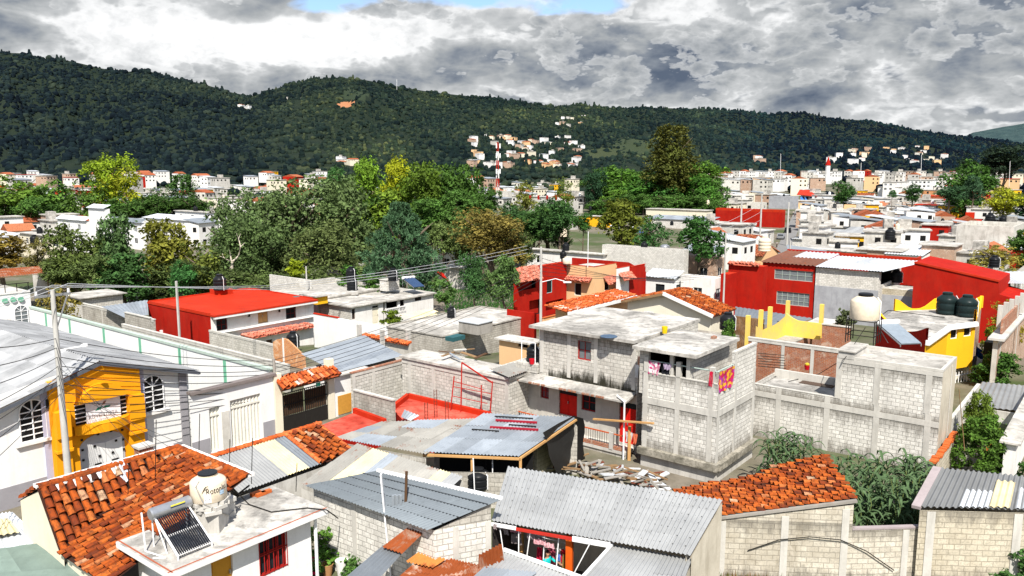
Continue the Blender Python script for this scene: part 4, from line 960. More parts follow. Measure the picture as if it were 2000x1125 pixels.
# church
def church():
 C = P(366, 720, 4.75); Lf = C-AX*along(C, -AX, -190); pts = [Lf, C, C+BX*20, Lf+BX*20]
 h = House('church', 'white church with a yellow arched portal and a grey sheet gable roof', 'church', z=4.75, pts=pts, mats=[WHITE])
 f = h.f[0]; e = h.e; sa, za = f.at(185, 707); L_ = f.len
 mb = MB(); mb.poly([f.q(0, 4.75), f.q(L_, 4.75), f.q(sa, za)]); mb.build('gable', WHITE, e); mb = MB(); b = h.f[2]; mb.poly([b.q(0, 4.75), b.q(L_, 4.75), b.q(L_-sa, za)]); mb.build('gable', WHITE, e)
 R = [f.q(L_+.35, 4.62, .55), f.q(L_+.35, 4.62, -20.3), f.q(sa, za+.12, -20.3), f.q(sa, za+.12, .55)]
 o = MB(); sheets(o, R, pitch=.25, amp=.03, nv=3, tints=(.85, 1.2), jig=.03)
 zl = za+.12-(za+.12-4.62)*(sa+.35)/(L_+.35-sa); R2 = [f.q(-.35, zl, -20.3), f.q(-.35, zl, .55), f.q(sa, za+.12, .55), f.q(sa, za+.12, -20.3)]
 sheets(o, R2, pitch=.25, amp=.03, nv=5, tints=(.8, 1.25), jig=.03); r = o.build('roof', SHEETW2, e)
 t = MB(); t.bar(f.q(-.35, zl-.08, .56), f.q(sa, za, .56), .05, .16); t.bar(f.q(sa, za, .56), f.q(L_+.35, 4.52, .56), .05, .16); t.bar(f.q(L_+.4, 4.5, .5), f.q(L_+.4, 4.5, -20), .1, .12); t.build('fascia', flat('dark_fascia', (.10, .11, .13)), r)
 # pilasters, dado
 zg = f.at(366, 865)[1]
 def strip(x0, x1, m, name, out=.05, za_=None, zb=0):
  a = f.at(x0, 800)[0]; c = f.at(x1, 800)[0]; top = 4.7+(za-4.75)*min(1, max(0, (a/sa if a < sa else (L_-a)/(L_-sa)))) if za_ is None else za_
  mb = MB(); mb.obox(f.q(a, zb, 0), f.d*(c-a), f.n*out, UP*(top-zb-.1)); mb.build(name, m, e); return a, c
 strip(352, 366, GREYP, 'pilaster', .09); strip(80, 110, LILAC, 'pilaster', .06); strip(258, 284, LILAC, 'pilaster', .06)
 for x0, x1, y in ((-190, 98, 942), (284, 352, 872)):
  a = f.at(x0, 800)[0]; c = f.at(x1, 800)[0]; zt = f.at((max(x0, 0)+x1)/2, y)[1]; m = MB(); m.obox(f.q(a, 0, 0), f.d*(c-a), f.n*.03, UP*zt); m.build('dado', GREYP, e)
 zled = f.at(48, 868)[1]
 for (x0, y0, x1, y1) in ((36, 780, 88, 860), (276, 733, 318, 803), (-150, 826, -75, 925)):
  u0, z1 = f.at(x0, (y0*2+y1)/3); u1, _ = f.at(x1, (y0*2+y1)/3); zt = f.at((x0+x1)/2, y0)[1]; zb = f.at((x0+x1)/2, y1)[1]; arch_window(e, f, u0, u1, zb, zt)
 # yellow portal
 u0 = f.at(98, 850)[0]; u1 = f.at(272, 800)[0]; uc = (u0+u1)/2
 ztop = lambda u: 4.62+(za-4.75)*((u/sa) if u < sa else (L_-u)/(L_-sa))
 p = poly_on(f, [(u0, 0), (u1, 0), (u1, ztop(u1)), (sa, ztop(sa)), (u0, ztop(u0))], .3, ORANGE, 'portal', e, .3)
 zb0 = f.at(185, 836)[1]; zb1 = f.at(185, 812)[1]; dw = (u1-u0)
 for a, b in ((u0+.02, u0+dw*.17), (u1-dw*.19, u1-.02)):
  m = MB(); m.obox(f.q(a, 0, .3), f.d*(b-a), f.n*.14, UP*(zb0-.55)); m.obox(f.q(a+.02, zb0+.1, .3), f.d*(b-a-.04), f.n*.42, UP*1.25); m.obox(f.q(a+.02, zb0-.5, .3), f.d*(b-a-.04), f.n*.3, UP*.6); m.obox(f.q(a-.03, zb0-.62, .3), f.d*(b-a+.06), f.n*.38, UP*.12); m.build('portal_pier', ORANGE, p)
 # eyebrow arch over the sign and the curved lintel band under it
 ua, ub = f.at(138, 800)[0], f.at(243, 800)[0]; zs0 = f.at(185, 822)[1]; zs1 = f.at(185, 776)[1]; m = MB(); n = 12
 for k in range(n):
  t0, t1 = k/n, (k+1)/n; g = lambda t: zs1+.02+.75*math.sin(math.pi*t)**.8; s0, s1 = ua+(ub-ua)*t0, ua+(ub-ua)*t1
  a = [f.q(s0, zs1+.0, .3), f.q(s1, zs1+.0, .3), f.q(s1, g(t1), .3), f.q(s0, g(t0), .3)]; c = [q+f.n*.4 for q in a]; m.poly(c); m.poly([a[3], c[3], c[2], a[2]][::-1]); m.poly([a[0], a[1], c[1], c[0]])
 m.build('arch_hood', ORANGE, p); m = MB()
 for k in range(n):
  t0, t1 = k/n, (k+1)/n; g = lambda t: .2+.5*math.sin(math.pi*t); s0, s1 = ua-.1+(ub-ua+.2)*t0, ua-.1+(ub-ua+.2)*t1; lo = [f.q(s0, zb0, .3), f.q(s1, zb0, .3), f.q(s1, zb0, .3+g(t1)), f.q(s0, zb0, .3+g(t0))]; hi = [q+UP*.42 for q in lo]
  m.poly(hi); m.poly(lo[::-1]); m.poly([lo[3], lo[2], hi[2], hi[3]][::-1])
 m.build('lintel_band', ORANGE, p)
 w = poly_on(f, [(ua+.05, zs0-.1), (ub-.05, zs0-.1), (ub-.05, zs1), (ua+.05, zs1)], .31, DARK, 'louvre_window', p); m = MB()
 for k in range(6): z = zs0+(zs1-zs0)*k/5.5; m.bar(f.q(ua+.05, z, .33), f.q(ub-.05, z, .33), .05, .04)
 m.build('louvre', WHITEM, w)
 s0, s1 = f.at(160, 800)[0], f.at(228, 800)[0]; zq0 = f.at(190, 825)[1]; zq1 = f.at(190, 778)[1]; hh = zq1-zq0; ww = s1-s0
 bn = poly_on(f, [(s0, zq0), (s1, zq0), (s1, zq1), (s0, zq1)], .42, flat('banner_cloth', (.74, .77, .82), .7), 'banner', p, .02); sg = flat('banner_grey_print', (.22, .23, .26)); gr = flat('banner_green_print', (.01, .20, .12)); br_ = flat('banner_brown_print', (.25, .13, .10))
 mp = lambda x, y: f.q(s0+x, zq0+y, .425)
 letters('ADVENTISTA', hh*.24, lambda x, y: mp(x+ww*.05, y+hh*.30), sg, bn, width=ww*.86)
 letters('DEL SÉPTIMO DÍA', hh*.15, lambda x, y: mp(x+ww*.16, y+hh*.13), sg, bn, width=ww*.66)
 for pts_, mm in (([(.26, .60), (.34, .72), (.48, .74), (.42, .62)], gr), ([(.46, .66), (.56, .74), (.72, .70), (.66, .64)], gr), ([(.44, .78), (.52, .92), (.60, .94), (.54, .80)], br_), ([(.34, .84), (.40, .80), (.42, .88)], br_)):
  poly_on(f, [(s0+a*ww, zq0+c*hh) for a, c in pts_], .427, mm, 'emblem', bn, .004)
 # white double door with its grey arched surround
 d0, d1 = f.at(150, 880)[0], f.at(238, 880)[0]; zt = f.at(195, 841)[1]; zt2 = f.at(195, 858)[1]
 sur = poly_on(f, arch_pts(d0, d1, 0, zt, 14, .55), .33, flat('door_surround_grey', (.45, .45, .47), .7), 'door_surround', p, .03)
 a0, a1 = d0+(d1-d0)*.17, d1-(d1-d0)*.05
 for k in range(2):
  x0, x1 = a0+(a1-a0)*k/2+.01, a0+(a1-a0)*(k+1)/2-.01; l = poly_on(f, [(x0, 0), (x1, 0), (x1, zt2-.1*(1-k)), (x0, zt2-.1*k)], .36, WHITE, 'door', p, .03); m = MB()
  for j in range(5): z = .3+j*.55; c = (x0+x1)/2+(.2 if k else -.2)*((j % 2)-.5); m.obox(f.q(c-.05, z, .36), f.d*.1, f.n*.05, UP*.1)
  m.obox(f.q((x0+x1)/2-.16, 1.05, .36), f.d*.32, f.n*.03, UP*.06); m.build('door_stud', IRON, l)
 m = MB()
 for j in range(5):
  for c in (d0+.12, d1-.06): m.obox(f.q(c-.05, .4+j*.5, .33), f.d*.1, f.n*.05, UP*.1)
 m.build('door_stud', IRON, sur)
 lb = MB(); lb.obox(f.q(f.at(88, 785)[0], f.at(90, 797)[1], .06), f.d*.3, f.n*.12, UP*.42); lb.build('meter_box', IRON, e)
 h.finish()
SHEETW2 = sheetmat('church_roof_sheet', (.33, .335, .34), (.19, .195, .20), rough=.6, metal=.15)
church()
# white hall tower behind the church
def tower():
 C = P(66, 652, 1.0); C.z = 0
 zt = zat(C, 568); Lf = C-AX*14
 h = House('white_hall', 'white two storey church hall with round mint ornaments and an orange flame emblem', 'building', z=zt, pts=[Lf, C, C+BX*10, Lf+BX*10], mats=[WHITE]); f = h.f[0]; e = h.e
 u0, _ = f.at(29, 620); u1, _ = f.at(55, 620); arch_window(e, f, u0, u1, f.at(42, 640)[1], f.at(42, 596)[1], GLASSB, 4, False)
 m = MB(); m.obox(f.q(u0, f.at(42, 640)[1], .02), f.d*(u1-u0), f.n*.03, UP*.3); m.build('window_panel', WOODL, e)
 for x, y in ((9, 587), (25, 585), (40, 584)):
  u, z = f.at(x, y); poly_on(f, [(u+.22*math.cos(j*.524), z+.22*math.sin(j*.524)) for j in range(12)], .16, GREEN, 'round_ornament', e, .16)
 u, z = f.at(17, 635); k = f.at(29, 635)[0]-u; om = flat('orange_emblem', (.85, .38, .01))
 em = poly_on(f, [(u+k*math.cos(a), z+k*math.sin(a)) for a in [(-.35+j*(math.pi+.7)/14) for j in range(15)]], .012, om, 'emblem', e)
 poly_on(f, [(u-.5*k, z-.72*k), (u+.1*k, z-.95*k), (u+.6*k, z-.68*k), (u, z-.78*k)], .014, om, 'emblem_base', em)
 for a, b in (((-.25, -.15), (.12, .5)), ((.12, -.4), (.42, .1))): poly_on(f, [(u+k*(a[0]), z+k*a[1]), (u+k*(a[0]+.28), z+k*(a[1]+.1)), (u+k*(b[0]+.05), z+k*b[1]), (u+k*(a[0]+.02), z+k*(a[1]+.42))], .018, WHITE, 'flame', em)
 a, zt_ = f.at(6, 652); letters('ADVENTISTA DEL', .22, lambda x, y: f.q(a+x, zt_+y+.0, .012), om, e, width=f.at(49, 645)[0]-a)
 a2, z2 = f.at(12, 656); letters('DIA JUVENIL', .22, lambda x, y: f.q(a2+x, z2+y-.1, .012), om, e, width=f.at(45, 650)[0]-a2)
 h.deck(SLABL); h.parapet(1.2, .15, WHITE, sides=[2, 3]); m = MB()
 for k in range(16): m.bar(f.q(f.len-.1-k*.9, zt), f.q(f.len-.1-k*.9, zt+.75), .05)
 m.bar(f.q(0, zt+.75), f.q(f.len, zt+.75), .06); m.build('railing', IRON, e); m = MB(); m.obox(f.q(0, zt-.08, 0), f.d*f.len, f.n*.06, UP*.14); m.build('cornice', WHITED, e); h.finish()
 b = h.pt(2); s = MB(); bx = b-AX*9
 s.obox(V((bx.x, bx.y, zt))-BX*4, AX*8.5, BX*4, UP*1.4); single(s, 'roof_room', 'plain white room on top of the church hall', 'roof room', WHITE)
tower()
# white street wall with gates
def street_wall():
 A = P(369, 770, 3.6); A.z = 0; B = A+AX*along(V((A.x, A.y, 3.6)), AX, 536); f = Face(A, B); z1 = 3.55
 e = thing('street_wall', 'long white street wall with two corrugated steel gates beside the church', 'wall', (A+B)/2)
 holes = []
 def box(x0, y0, x1, y1): u0, za = f.at(x0, y0); u1, zb = f.at(x1, y1); return (u0, u1, max(zb, .02), za)
 g1 = box(408, 798, 433, 878); g2 = box(449, 783, 513, 868); holes = [g1, g2]
 mb = MB(); rects(mb, A, B, -.2, z1, holes, rev=.22); K = [p+BX*.22 for p in (A, B)]; mb.poly([f.q(0, z1), f.q(f.len, z1), f.q(f.len, z1, -.22), f.q(0, z1, -.22)]); mb.build('wall', WHITE, e)
 m = MB(); m.obox(f.q(0, z1, -.25), f.d*f.len, f.n*.45, UP*.14); m.build('coping', flat('brown_grey_coping', (.20, .17, .16)), e)
 for k, g in enumerate((g1, g2)):
  m = MB(); sheets(m, [f.q(g[0], g[2], -.12), f.q(g[1], g[2], -.12), f.q(g[1], g[3], -.12), f.q(g[0], g[3], -.12)], pitch=.2, amp=.025, nv=1, tints=(.95, 1.05), profile='box', seg=4); d = m.build('steel_gate', CREAMG, e)
  t = MB(); t.obox(f.q(g[0], g[3]-.5, -.1), f.d*(g[1]-g[0]), f.n*.04, UP*.12); t.build('gate_rail', CREAMG, d)
 for a, b in ((0, g1[0]-.05), (g2[1]+.1, f.len)): m = MB(); m.obox(f.q(a, 0, 0), f.d*(b-a), f.n*.03, UP*.95); m.build('dado', GREYP, e)
 m = MB(); m.obox(f.q(g1[1]+.1, 0, 0), f.d*(g2[0]-g1[1]-.2), f.n*.05, UP*2.2); m.build('stone_pier', PLASTERW, e)
 # white boundary wall behind with mint stripes, running back to the hall
 z = zat(B, 727); a = V((B.x, B.y, z))+BX*.3; b = a+BX*along(a, BX, 58); q = Face(b, a); e2 = thing('boundary_wall', 'long white boundary wall with mint green stripes and a green top rail', 'wall', (q.A+q.B)/2); m = MB(); rects(m, q.A, q.B, -.2, z, []); m.poly([q.q(0, z), q.q(q.len, z), q.q(q.len, z, -.2), q.q(0, z, -.2)]); rects(m, q.q(q.len, 0, -.2), q.q(0, 0, -.2), 0, z, []); m.build('wall', WHITE, e2)
 m = MB(); m.obox(q.q(0, z, -.24), q.d*q.len, q.n*.3, UP*.16); m.build('top_rail', GREENL, e2)
 for x in (95, 140, 205, 274, 350, 437):
  u = q.at(x, 680)[0]; m = MB(); m.obox(q.q(u-.14, 0, 0), q.d*.3, q.n*.03, UP*(z-.05)); m.build('stripe', GREEN, e2)
 m = MB(); m.obox(V((B.x, B.y, 0)), BX*.22, AX*.05, UP*z1)
CREAMG = sheetmat('cream_steel', (.72, .70, .62), (.60, .58, .50), rough=.6, metal=0)
street_wall()
# tiled gate with iron leaves
def gate():
 A = P(540, 727, 3.7); A.z = 0; B = A+AX*along(V((A.x, A.y, 3.3)), AX, 652); f = Face(A, B)
 e = thing('gateway', 'gateway with clay tile cover and dark iron gate leaves on cream posts', 'gate', (A+B)/2)
 u0 = f.at(550, 790)[0]; u1 = f.at(641, 790)[0]; zt = f.at(600, 757)[1]; zk = f.at(641, 720)[1]; ua = f.at(545, 790)[0]
 for a, b, h in ((ua-.3, u0, 3.6), (u1, u1+.45, 3.75)):
  m = MB(); m.obox(f.q(a, 0, -.3), f.d*(b-a), f.n*.4, UP*h); m.build('post', CREAM, e)
 n = 2
 for k in range(n):
  a, b = u0+(u1-u0)*k/n+.02, u0+(u1-u0)*(k+1)/n-.02; m = MB(); m.obox(f.q(a, .05, -.05), f.d*(b-a), f.n*.04, UP*.85); c = k_ = 0
  for j in range(13): m.bar(f.q(a+(b-a)*j/12, .9, -.03), f.q(a+(b-a)*j/12, zt, -.03), .035)
  for z in (.9, 1.6, zt-.02): m.bar(f.q(a, z, -.03), f.q(b, z, -.03), .05)
  g = m.build('gate_leaf', IRON, e); w = MB(); w.obox(f.q(a+.05, .95, -.12), f.d*(b-a-.1), f.n*.02, UP*(zt-1.1)); w.build('board', WOODD, g)
 m = MB(); u, z = f.at(617, 752); m.obox(f.q(u, z-.1, .0), f.d*.32, f.n*.03, UP*.22); m.build('number_plate', flat('mint_plate', (.05, .5, .36)), e)
 c = MB(); q = [f.q(ua-.2, zk-.35, .75), f.q(u1+.5, zk-.35, .75), f.q(u1+.5, zk+.15, -.1), f.q(ua-.2, zk+.15, -.1)]; tiles(c, q, .24, .4, jit=.03); q2 = [f.q(u1+.5, zk-.35, -.9), f.q(ua-.2, zk-.35, -.9), q[3], q[2]]; tiles(c, q2, .24, .4, jit=.03); c.build('tile_cover', TILEO, e)
 m = MB(); m.obox(f.q(ua-.2, zk-.5, .5), f.d*(u1-ua+.7), f.n*.08, UP*.12); m.obox(f.q(ua-.1, zt+.55, -.4), f.d*(u1-ua+.4), f.n*.3, UP*.1); m.build('beam', WOODD, e)
 # yard behind the gate: back wall with broken red brick end
 g = MB(); D = f.q(ua-.3, 0, -.3); D2 = D+BX*16; r = Face(D2, D)
 # white stub with a timber board right of the gate
 A2 = f.q(u1+.5, 0, .05); B2 = A2+AX*2.6; s = Face(A2, B2); e2 = thing('white_stub_wall', 'short white rendered wall with an orange board between the gate and the block wall', 'wall', (A2+B2)/2); m = MB(); rects(m, A2, B2, -.2, 2.6, []); m.poly([s.q(0, 2.6), s.q(s.len, 2.6), s.q(s.len, 2.6, -.2), s.q(0, 2.6, -.2)]); m.build('wall', WHITE, e2); m = MB(); m.obox(s.q(.2, .1, 0), s.d*2.1, s.n*.05, UP*1.2); m.build('board', flat('orange_osb_board', (.55, .27, .05)), e2); m = MB(); m.obox(s.q(-.1, 2.6, -.3), s.d*2.8, s.n*.5, UP*.08); m.build('coping', CONC, e2)
TILEO = tintmat('clay_tile_bright', [(0, (.30, .06, .02)), (.4, (.56, .10, .02)), (.75, (.66, .17, .05)), (1, (.72, .60, .50))])
gate()
# helpers for loose walls and roof things
def wall_line(px, z, la=None, lb=None, label='', mat=None, name='yard_wall', th=.16, zb=None, cap=None, frame=(), end=None, cat='wall', h=None):
 """free wall from the top pixel along AX (la = end column) or along -BX (lb = end column)"""
 a = P(px[0], px[1], z); d = AX if la is not None else -BX; b = a+d*along(a, d, la if la is not None else lb); f = Face(a, b) if True else None
 zb = gz(max(a.y, b.y))-.3 if zb is None else zb; e = thing(name, label, cat, V(((a.x+b.x)/2, (a.y+b.y)/2, zb))); m = MB(); rects(m, a, b, zb, z, []); r = f.q(0, 0, -th), f.q(f.len, 0, -th); rects(m, r[1], r[0], zb, z, [])
 m.poly([f.q(0, z), f.q(f.len, z), f.q(f.len, z, -th), f.q(0, z, -th)]); m.poly([f.q(f.len, zb), f.q(f.len, zb, -th), f.q(f.len, z, -th), f.q(f.len, z)]); m.poly([f.q(0, zb, -th), f.q(0, zb), f.q(0, z), f.q(0, z, -th)]); m.build('wall', mat or BLOCK, e)
 if cap: c = MB(); c.obox(f.q(-.04, z+.002, -th-.05), f.d*(f.len+.08), f.n*(th+.1), UP*.08); c.build('coping', cap, e)
 if frame:
  for u in frame: c = MB(); c.obox(f.q(u*f.len-.11, zb, 0), f.d*.22, f.n*.03, UP*(z-zb-.004)); c.build('concrete_post', CONC, e)
  c = MB(); c.obox(f.q(0, z-.2, 0), f.d*f.len, f.n*.034, UP*.19); c.build('ring_beam', CONC, e)
 f.e = e; f.z1 = z; return f
def quadz(pp): return [P(x, y, z) for x, y, z in pp]
def awning(name, pp, mat, label, cat='roof', parent=None, th=.06, tile=False, posts=False, **k):
 q = quadz(pp); c = sum(q, V((0, 0, 0)))/4; e = thing(name, label, cat, V((c.x, c.y, gz(c.y)))); mb = MB()
 if tile: tiles(mb, q, **k); mb.build('tiles', mat, e)
 else: sheets(mb, q, **k); mb.build('sheeting', mat, e)
 if posts:
  for p in q[:2]: m = MB(); m.bar(V((p.x, p.y, gz(p.y))), p-UP*.08, .1); m.build('post', WOOD, e)
  m = MB(); m.bar(q[0]-UP*.08, q[1]-UP*.08, .08); m.bar(q[3]-UP*.08, q[2]-UP*.08, .08); m.build('beam', WOOD, e)
 return e
def boxthing(name, label, cat, near, z0, xl, xr, h, mat, top=None, lid=0, group=None):
 """small box standing on height z0, near = bottom pixel of its nearest edge"""
 C = P(near[0], near[1], z0); lb = along(C, BX, xl); la = along(C, AX, xr); e = thing(name, label, cat, C, group); m = MB(); m.obox(C, AX*la, BX*lb, UP*h); m.build('body', mat, e)
 if top: m = MB(); m.obox(C-AX*.08-BX*.08+UP*(h+.003), AX*(la+.16), BX*(lb+.16), UP*.07); m.build('cover', top, e)
 return e, C, la, lb
def rod(ps, r, label, name='steel_rod', cat='rod', m=None, group=None, n=5): mb = MB(); mb.tube(ps, r, n); return single(mb, name, label, cat, m or IRON, group)
# red house with white courtyard front
def red_house():
 h = House('red_house', 'red walled house with bright red flat roof and white courtyard front', 'house', (411, 618), 1.6, 289, 612, mats=[REDP, WHITED])
 for k, mi in ((0, 0), (1, 1), (2, 0), (3, 0)): h.f[k].mi = mi
 h.win(1, 422, 612, 444, 643, REDFR, nx=2, ny=3, bars=IRON); h.door(1, 503, 601, 524, 629, WOODL, 2); h.win(1, 558, 595, 578, 620, REDFR, nx=2, ny=3, bars=IRON)
 out = h.slab(ov=[.06, .75, .06, .06], th=.16, m=REDR); f = h.f[1]
 m = MB(); m.obox(f.q(0, 1.6-.22, .5), f.d*f.len, f.n*.22, UP*.2); m.build('white_eave', WHITE, h.e); m = MB()
 for k, s in ((2, 1), (3, 1), (0, 1)): g = h.f[k]; m.obox(g.q(.1, h.rz, -.1), g.d*(g.len-.2), g.n*.14, UP*.12)
 m.build('roof_kerb', REDR, h.e)
 for x, y in ((486, 616), (545, 607)):
  u, z = f.at(x, y); m = MB(); m.obox(f.q(u-.06, z-.12, 0), f.d*.12, f.n*.14, UP*.26); m.obox(f.q(u-.02, z+.14, 0), f.d*.04, f.n*.1, UP*.1); m.build('wall_lamp', IRON, h.e)
 u0, z0 = f.at(418, 650); m = MB(); m.obox(f.q(u0, f.at(500, 637)[1]-.02, .02), f.d*(f.len-u0), f.n*.3, UP*.06); m.build('ledge', WHITE, h.e); u, z = h.f[0].at(317, 647); m = MB(); m.obox(h.f[0].q(u-.12, z-.12, 0), h.f[0].d*.24, h.f[0].n*.22, UP*.24); m.build('lamp', WHITEM, h.e)
 h.finish(); z = h.rz
 boxthing('tank_plinth', 'low red plinth carrying the black tank on the red flat roof', 'plinth', (428, 577), z, 410, 455, .55, REDR)
 tank(430, 566, z+.55, 25, 'black water tank on the red plinth of the red flat roof')
 boxthing('skylight_hatch', 'small grey skylight hatch at the right end of the red flat roof', 'hatch', (577, 581), z, 572, 586, .08, GLASSB)
 C = h.pt(2)  # white yard wall on the right
 w = wall_line((612, 613), .9, lb=762, label='white courtyard wall with red coping running from the red house', mat=WHITE, cap=None)
 m = MB(); m.obox(w.q(0, .9, -.2), w.d*3.8, w.n*.24, UP*.1); m.build('red_coping', REDR, w.e)
 e = awning('tile_awning', [(494, 661, -.9), (619, 638, -.9), (600, 630, -.6), (468, 653, -.6)], TILEO2, 'salmon tiled awning over the courtyard door of the red house', 'awning', tile=True, w=.3, l=.5, jit=.01)
 A = P(494, 664, -1.0); f2 = Face(P(480, 664, -1.1), P(612, 640, -1.1)); e2 = thing('courtyard_room', 'white lower room with a dark door under the salmon awning', 'room', f2.A); m = MB(); hs = [f2.at(520, 668)[0], f2.at(532, 668)[0]]; rects(m, f2.A, f2.B, -4.2, -1.05, [(hs[0], hs[1], -3.5, -1.5)]); m.build('wall', WHITED, e2); m = MB(); m.obox(f2.q(hs[0], -3.5, -.15), f2.d*(hs[1]-hs[0]), f2.n*.03, UP*2); m.build('door', WOODD, e2)
 tank(573, 677, -1.6, 25, 'black water tank standing behind the broken orange brick wall')
TILEO2 = tintmat('salmon_tile', [(0, (.50, .12, .07)), (.5, (.62, .20, .13)), (1, (.66, .30, .22))])
red_house()
# grey yard walls between the church hall and the gate
wall_line((408, 644), .55, lb=560, label='grey block yard wall running on from the red house corner', mat=BLOCK, frame=(.33, .66))
wall_line((238, 634), 1.9, lb=562, label='long stained cement wall just behind the white boundary wall', mat=PLASTERW, frame=(.18, .36, .54, .72, .9), cap=CONC)
wall_line((160, 593), 1.2, lb=300, label='stained old block wall with a green door near the white hall', mat=BLOCKD, frame=(.3, .66), cap=CONC)
wall_line((243, 611), 2.2, lb=292, label='short darker block wall before the sheet roof beside the red house', mat=BLOCKD, cap=CONC)
h = House('block_shed', 'small block shed with flat cement roof behind the pole on the left', 'shed', (160, 583), .6, 128, 239, mats=[BLOCK]); h.slab(.4, .1, SLABL); h.hole(0, 130, 581, 158, 597); h.finish()
awning('sheet_roof', [(245, 622, 1.2), (290, 616, 1.2), (288, 586, 1.6), (198, 599, 1.6)], SHEETB, 'pale sheet roof wedged between the block wall and the red house', pitch=.3, nv=2)
awning('rusty_roof', [(-40, 545, 1.0), (92, 533, 1.0), (75, 520, 1.4), (-40, 528, 1.4)], SHEETR, 'rusty sheet roof of an open shed above the white hall', posts=True, pitch=.3, nv=2)
wall_line((62, 522), 1.0, lb=100, label='pale weathered concrete wall beside the rusty open shed', mat=PLASTERW)
def brick_stub():
 a = P(533, 665, 1.3); f = Face(a, a-BX*along(a, -BX, 594)); e = thing('brick_wall', 'broken orange brick wall with a white concrete post', 'wall', f.A); m = MB(); tops = [f.at(x, y) for x, y in ((533, 668), (540, 663), (553, 661), (560, 663), (570, 672), (578, 680), (585, 687), (594, 694), (594, 704))]
 pts = [(0, -.5)]+[(f.len, -.5)]+tops[::-1]; m.poly([f.q(u, z) for u, z in pts]); m.poly([f.q(u, z, -.14) for u, z in pts][::-1])
 for p, q in zip(pts, pts[1:]+pts[:1]): m.poly([f.q(*p, -.14), f.q(*q, -.14), f.q(*q), f.q(*p)])
 m.build('wall', BRICKO, e); u = f.at(553, 670)[0]; m = MB(); m.obox(f.q(u-.08, -.4, 0), f.d*.18, f.n*.03, UP*(f.at(553, 660)[1]+.4)); m.build('post', WHITED, e)
BRICKO = blockmat('orange_brick', (.66, .24, .06), (.55, .17, .04), (.50, .38, .26), bw=.3, bh=.11, mw=.02, stain=.25, scol=(.3, .15, .08))
brick_stub()
# grey sheet roofed house right of the gate
awning('sheet_roof', [(588, 692, 2.5), (657, 729, 2.5), (788, 695, 2.8), (712, 655, 2.8)], SHEETB, 'wide pale blue grey sheet roof right of the tiled gateway', pitch=.35, nv=3, sw=1.2, tints=(.9, 1.1))
h = House('sheet_roof_house', 'white rendered house under the wide pale blue sheet roof', 'house', (657, 735), 2.2, 592, 786, mats=[WHITED]); h.finish()
f = wall_line((708, 655), 1.6, lb=800, label='low wall topped with orange clay tiles behind the pale blue sheet roof', mat=PLASTERW); m = MB(); tiles(m, [f.q(0, 1.55, .25), f.q(f.len, 1.55, .25), f.q(f.len, 1.75, -.3), f.q(0, 1.75, -.3)], .24, .4); m.build('tile_coping', TILEO, f.e)
for x, y, yb in ((701, 635, 657), (746, 645, 668), (797, 645, 690)):
 p = P(x, y, 2.6); m = MB(); m.obox(V((p.x, p.y, 0)), AX*.28, BX*.28, UP*2.6); single(m, 'concrete_post', {701: 'stubby grey concrete post at the white courtyard wall', 746: 'middle grey concrete post behind the pale blue roof', 797: 'tallest grey concrete post beside the grey fence wall'}[x], 'post', CONCP)
# grey houses in the middle left
h = House('cement_house', 'grey cement house with flat slab roof and a cream door behind the white courtyard', 'house', (686, 600), .7, 612, 748, mats=[BLOCK, WHITED]); h.f[1].mi = 1; h.win(1, 687, 604, 694, 623, WOODD); h.door(1, 727, 598, 740, 632, CREAM, 1, top=.25); h.slab(.35, .13, SLABL); h.finish()
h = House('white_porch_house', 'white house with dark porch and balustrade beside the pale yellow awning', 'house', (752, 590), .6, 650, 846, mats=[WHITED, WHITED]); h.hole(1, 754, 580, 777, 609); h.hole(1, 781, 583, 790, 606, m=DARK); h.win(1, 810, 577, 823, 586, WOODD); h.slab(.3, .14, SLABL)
f = h.f[1]; m = MB(); a, z = f.at(754, 604); b, _ = f.at(790, 598)
for k in range(14): m.bar(f.q(a+(b-a)*k/13, z-.55, .12), f.q(a+(b-a)*k/13, z, .12), .06)
m.bar(f.q(a, z, .12), f.q(b, z, .12), .12); m.build('balustrade', WHITE, h.e); h.finish()
h = House('flat_roof_house', 'broad pale flat roofed house in front of the sloping garden wall', 'house', (620, 585), 1.0, 530, 745, mats=[PLASTERW]); h.slab(.1, .14, SLABL); h.parapet({2: .6, 3: .8}, .14, BLOCK, sides=[2, 3]); h.finish()
h = House('yellow_cabin', 'tiny yellow cabin with a grey slab behind the red roof', 'cabin', (618, 580), 1.75, 592, 640, z0=.9, mats=[YEL]); h.win(1, 622, 573, 628, 579, WHITEM); h.slab(.3, .1, SLAB); h.finish()
wall_line((526, 536), 2.2, lb=607, label='pale concrete parapet wall left of the grey houses', mat=BLOCKW)
boxthing('concrete_tank_base', 'open block plinth under the black tank beside the blue solar panel', 'plinth', (755, 569), 1.1, 742, 780, 1.25, BLOCKW, SLABL)
tank(768, 548, 2.42, 20, 'black water tank on the open block plinth'); tank(688, 566, 1.2, 21, 'nearer of the two black tanks on the grey houses'); tank(686, 545, 2.0, 20, 'farther of the two black tanks on the grey houses', loc=None)
boxthing('tank_plinth', 'small cement block stand under the black tank', 'plinth', (688, 577), .9, 676, 700, .35, CONCP)
solar(P(788, 560, 1.5), (AX-BX*.2), 1.5, 2.2, .9, 'blue panel solar heater beside the open block plinth', panel=True)
awning('fibre_awning', [(822, 629, -.3), (872, 616, -.3), (842, 603, .1), (781, 615, .1)], SHEETY, 'pale yellow fibre awning over the yard', 'awning', posts=True, pitch=.3, nv=1, tints=(1.0, 1.2))
h = House('flat_roof_block', 'wide low block house with a dusty flat roof carrying a wooden shed', 'house', (864, 658), .9, 757, 1040, mats=[BLOCKD]); h.slab(.08, .12, SLABL); h.parapet(.25, .14, BLOCKD, sides=[2, 3]); h.finish(); zr = h.rz
